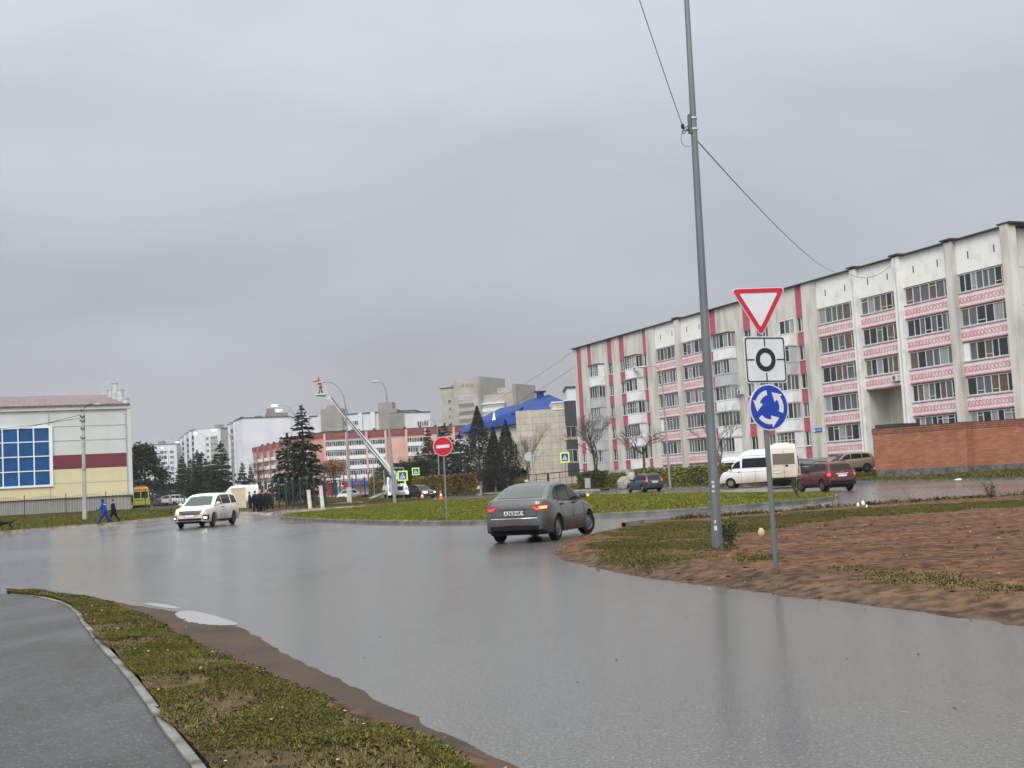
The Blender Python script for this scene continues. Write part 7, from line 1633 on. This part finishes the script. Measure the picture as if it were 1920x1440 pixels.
while k < 90:
    q_ = (R2.uniform(2, 32), R2.uniform(15, 45)); a_ = np.array([q_])
    if not inside(a_, VR)[0]: continue
    z = float(zvr(a_)[0])+.012; s_ = R2.uniform(.006, .02); lit.ball((q_[0], q_[1], z), s_, 0, 5, (1.5, 1, .5)); k += 1
while k < 115:
    q_ = (R2.uniform(-9, 1), R2.uniform(6, 22)); a_ = np.array([q_])
    if not inside(a_, VL)[0]: continue
    lit.ball((q_[0], q_[1], float(zvl(a_)[0])+.03), R2.uniform(.006, .014), 0, 5, (1.3, 1, .6)); k += 1
tag(lit.build('litter_crumbs', mat('crumb_pale', (.45, .38, .27), .8)), 'pale leaf scraps and pebbles scattered over soil and verge', 'litter', kind='stuff')
lv = MB(); k = 0
while k < 200:
    q_ = (R2.uniform(-14, 18), R2.uniform(7, 45)); a_ = np.array([q_])
    if inside(a_, VR)[0] or inside(a_, VL)[0] or q_[0] < -.30*q_[1]-0: continue
    lv.ball((q_[0], q_[1], .006), R2.uniform(.004, .010), 0, 5, (1.6, 1, .4)); k += 1
tag(lv.build('road_grit', mat('grit_dark', (.05, .04, .03), .9)), 'dark grit and small leaves on the wet asphalt', 'grit', kind='stuff')

# ================================================================== people and dog
SKIN = mat('skin', (.48, .27, .19), .6)
def skinned(name, verts, edges, rad, mats, matf, parent, sub=1):
    me = bpy.data.meshes.new(name); me.from_pydata(verts, edges, []); o = bpy.data.objects.new(name, me); C.objects.link(o)
    sk = o.modifiers.new('s', 'SKIN'); sk.use_smooth_shade = True
    for i, r in enumerate(rad): me.skin_vertices[0].data[i].radius = r if isinstance(r, tuple) else (r, r)
    me.skin_vertices[0].data[0].use_root = True
    if sub: ss = o.modifiers.new('u', 'SUBSURF'); ss.levels = sub; ss.render_levels = sub
    bpy.context.view_layer.update(); m2 = bpy.data.meshes.new_from_object(o.evaluated_get(bpy.context.evaluated_depsgraph_get())); bpy.data.objects.remove(o)
    m2.materials.clear()
    for m in mats: m2.materials.append(m)
    for p_ in m2.polygons: p_.material_index = matf(p_.center); p_.use_smooth = True
    return link(name, m2, parent)
def person(label, loc, rz, coat, legs, stride=.0, arms=((.0, .0), (.0, .0)), hood=None, boots=None, scale=1.0, lean=.06, long=.0, fat=1.0, hat=None, band=None):
    """facing local +X; arms = (forward swing, elbow bend) in radians"""
    R = empty('person', loc, label, 'person', rz); R.scale = (scale,)*3
    V = [(0, 0, .93)]; E = []; Rd = [(.15*fat, .135*fat)]
    def add(p_, par, r): V.append(tuple(p_)); E.append((par, len(V)-1)); Rd.append(r); return len(V)-1
    a = add((lean*.4, 0, 1.12), 0, (.15*fat, .125*fat)); b = add((lean, 0, 1.34), a, (.17*fat, .125*fat)); n = add((lean*1.1, 0, 1.49), b, .065)
    h1 = add((lean*1.3+.01, 0, 1.58), n, .088); h2 = add((lean*1.3+.01, 0, 1.68), h1, .095); add((lean*1.3, 0, 1.74), h2, .06); add((lean*1.3+.10, 0, 1.60), h1, .022)
    for sg, (sw, bd) in zip((1, -1), arms):
        s = add((lean, sg*.19, 1.40), b, .075*fat); e = Vector((lean+sin(sw)*.28, sg*.25, 1.40-cos(sw)*.28)); e_ = add(e, s, .058*fat); w = e+Vector((sin(sw+bd)*.25, -sg*.02, -cos(sw+bd)*.25)); w_ = add(w, e_, .038)
        d = (w-e).normalized(); pl_ = w+d*.07; p_ = add(pl_, w_, .036); sd_ = Vector((0, sg, 0)); up_v = d.cross(sd_).normalized()
        for i, l in enumerate((.065, .075, .07, .055)): f0 = add(pl_+up_v*(.027-.018*i)+d*.02, p_, .0095); f1 = add(pl_+up_v*(.03-.02*i)+d*(.02+l*.55)-sd_*.008, f0, .009); add(pl_+up_v*(.03-.02*i)+d*(.015+l)-sd_*.025, f1, .008)
        t0 = add(w+d*.035+up_v*.035, w_, .011); add(w+d*.075+up_v*.058-sd_*.01, t0, .010)
    for sg, st_ in ((1, stride), (-1, -stride)):
        hp = add((0, sg*.10, .86), 0, .105*fat); kn = Vector((sin(st_)*.42+(.04 if st_ > 0 else .02), sg*.11, .86-cos(st_)*.40)); k_ = add(kn, hp, .068*fat)
        back = .32 if st_ < 0 else -.02; an = kn+Vector((sin(st_-back)*.40, 0, -cos(st_-back)*.38)); an.z = max(an.z, .08); a_ = add(an, k_, .045*fat)
        hl = add(an+Vector((-.03, 0, -.04)), a_, .042); add(an+Vector((.16, 0, -.045 if st_ > 0 else -.05)), a_, .036)
    def mf(c):
        if c.z > 1.52 and abs(c.y) < .14: return 3 if (hood and c.x < lean*1.3+.05) else 2
        if c.z < .10: return 4
        if abs(c.y) < .40 and c.z > .80-long: return 0
        return 1 if c.z <= .80-long else 0
    b_ = skinned('body', V, E, Rd, [coat, legs, SKIN, hood or SKIN, boots or BLK], mf, R)
    ym = MB(); 
    for sg in (1, -1): ym.ball((lean*1.3+.095, sg*.033, 1.645), .011, 0, 6)
    ym.build('eyes', S_BLK, R)
    if hood: MB().ball((lean*1.3-.012, 0, 1.655), .128, 0, 12, (.95, .95, 1.12)).build('hood', hood, R, smooth=60)
    else:
        MB().ball((lean*1.3-.015, 0, 1.70), .108, 0, 10, (1, .95, .75)).build('hair', hat or mat('hair_dark', (.02, .015, .012), .8), R, smooth=60)
    if band: MB().box(lean-.155, lean+.16, -.20, .20, 1.36, 1.41).build('reflective_band', band, R)
    return R
BLU_C = mat('workwear_blue', (.012, .055, .28), .8, var=.15, scale=4); BLU_D = mat('workwear_dark_blue', (.010, .035, .17), .8, var=.15, scale=4); BLKC = mat('black_jacket', (.010, .010, .014), .8); BLKT = mat('black_trousers', (.008, .008, .010), .85)
REDC = mat('red_jacket', (.42, .012, .02), .75, var=.15, scale=5); REFL = mat('reflective_tape', (.62, .62, .60), .4)
pa_ = gp(197, 984.5, .14); person('person in blue hooded work clothes with a reflective stripe, striding left on the grass', pa_, radians(182), BLU_C, BLU_D, .44, ((.22, 1.0), (-.25, .5)), hood=BLU_D, scale=.93, long=.12, fat=1.6, lean=.10, band=REFL)
pa_ = gp(214, 981.5, .14); person('person in black jacket and cap walking just behind the one in blue', pa_, radians(176), BLKC, BLKT, .40, ((-.25, .5), (.15, .8)), fat=1.35, scale=.90, hat=BLKC, boots=BLKT)
person('worker in a red jacket standing in the lift basket and reaching to the lamp', BASKET_FLOOR, radians(170), REDC, BLKT, .06, ((1.3, .2), (.3, .8)), scale=1.06, fat=1.3, lean=.14, hat=mat('helmet_grey', (.12, .12, .13), .5))
q_ = Vector((at(746.5, 905, 137.5).x, 138.3, 1.45)); person('worker with a yellow helmet and pale jacket behind the truck cab', q_, radians(-95), mat('pale_jacket', (.50, .52, .52), .8, var=.2, scale=6), BLKT, .05, ((.3, .5), (.2, .6)), scale=1.02, hat=mat('helmet_yellow', (.75, .55, .05), .4))
q_ = loc_px(527.5, 140, .2); person('dark figure walking behind the black fence with a bag', q_, radians(120), mat('navy_coat', (.012, .016, .026), .8), BLKT, .25, ((.1, .1), (0, .1)), hat=BLKC, scale=1.0)
MB().box(-.12, .12, -.2, .2, .45, .85).build('hand_bag', BLKC, loc=(q_.x-.38, q_.y-.1, .2)); tag(bpy.data.objects['hand_bag'], 'dark bag carried by the figure behind the black fence', 'bag')
NAVY = mat('navy_coat', (.012, .016, .026), .8); NAV2 = mat('dark_navy_coat', (.008, .010, .022), .85); CHAR = mat('charcoal_coat', (.016, .016, .017), .85); PALEH = mat('pale_cap', (.42, .41, .40), .8)
for px, Y, rz, ct, ht_, fat_, sc_, lb in ((468, 113, 200, NAVY, BLKC, 1.5, .98, 'leftmost person of the dark-clothed group by the fence, a little behind'), (478, 101, 150, NAV2, BLKC, 1.7, 1.0, 'stout person in dark navy coat at the front left of the group by the fence'),
        (485, 103, 60, CHAR, PALEH, 1.5, 1.04, 'person with a pale cap in the middle of the dark-clothed group'), (491, 101.5, 100, NAV2, BLKC, 1.6, .98, 'person in dark navy at the front right of the group by the fence'),
        (499, 108, 240, NAVY, PALEH, 1.6, 1.03, 'person with a pale cap behind the front right one of the group'), (507, 112, 180, CHAR, BLKC, 1.7, .97, 'rightmost person of the dark-clothed group, beside the first fence bay')):
    person(lb, loc_px(px, Y, .06), radians(rz), ct, BLKT, .08, ((.1, .2), (.05, .3)), hat=ht_, fat=fat_, scale=sc_, long=.15)
# dog
p = gp(10, 995, .12); R = empty('dog', p, 'black dog walking at the left edge of the picture', 'dog', radians(180)); FURB = mat('black_fur', (.012, .011, .012), .9)
V = [(0, 0, .48)]; E = []; Rd = [(.11, .10)]
def add(p_, par, r): V.append(tuple(p_)); E.append((par, len(V)-1)); Rd.append(r); return len(V)-1
c1 = add((.18, 0, .47), 0, (.13, .15)); c2 = add((.34, 0, .50), c1, (.12, .13)); nk = add((.46, 0, .62), c2, .075); hd_ = add((.54, 0, .68), nk, .075); mz = add((.64, 0, .65), hd_, .042); add((.71, 0, .635), mz, .032)
for s in (1, -1): add((.52, s*.055, .77), hd_, .02)
b1 = add((-.18, 0, .49), 0, (.095, .09)); b2 = add((-.32, 0, .50), b1, (.10, .10)); t1 = add((-.45, 0, .55), b2, .035); t2 = add((-.60, 0, .62), t1, .04); add((-.72, 0, .66), t2, .028)
for s, dx in ((1, .10), (-1, -.10)):
    e = add((.33, s*.08, .34), c2, .055); w = add((.33+dx, s*.08, .17), e, .03); f = add((.33+dx*1.3, s*.08, .04), w, .026); add((.38+dx*1.3, s*.08, .025), f, .028)
    k = add((-.28-dx*.2, s*.08, .34), b2, .075); hk = add((-.42-dx, s*.08, .19), k, .032); f = add((-.38-dx*1.2, s*.08, .05), hk, .024); add((-.33-dx*1.2, s*.08, .025), f, .028)
skinned('body', V, E, Rd, [FURB], lambda c: 0, R)

# fallen leaves on the verge and by the soil
n = 420; P = np.stack([RNG.uniform(-9, 30, n*6), RNG.uniform(6, 40, n*6)], 1); P = P[inside(P, VL) | (inside(P, VR) & (RNG.uniform(0, 1, len(P)) < .5))][:n]
zz_ = np.where(P[:, 0] < 1, zvl(P)+.035, zvr(P)+.02); V3 = np.stack([P[:, 0], P[:, 1], zz_], 1)
tag(link('fallen_leaves', np_mesh('fallen_leaves', leaf_quads(V3, .045, flat=.8, asp=.7), LEAF, tint(len(V3), [(.24, .15, .05), (.16, .09, .04), (.28, .21, .08), (.10, .06, .03)]))), 'fallen yellow and brown leaves scattered over verge and soil', 'leaves', kind='stuff')

# thin autumn haze
HZ = bpy.data.materials.new('haze'); HZ.use_nodes = True; t_ = HZ.node_tree; t_.nodes.clear(); o_ = t_.nodes.new('ShaderNodeOutputMaterial'); v_ = t_.nodes.new('ShaderNodeVolumePrincipled')
v_.inputs['Density'].default_value = HAZE; v_.inputs['Color'].default_value = (.93, .95, .98, 1); v_.inputs['Anisotropy'].default_value = .2; t_.links.new(v_.outputs[0], o_.inputs['Volume'])
if HAZE: MB().box(-700, 700, -60, 900, -1.2, 60).build('haze', HZ)['kind'] = 'stuff'
print('objects', len(bpy.data.objects), 'faces', sum(len(o.data.polygons) for o in bpy.data.objects if o.type == 'MESH'))
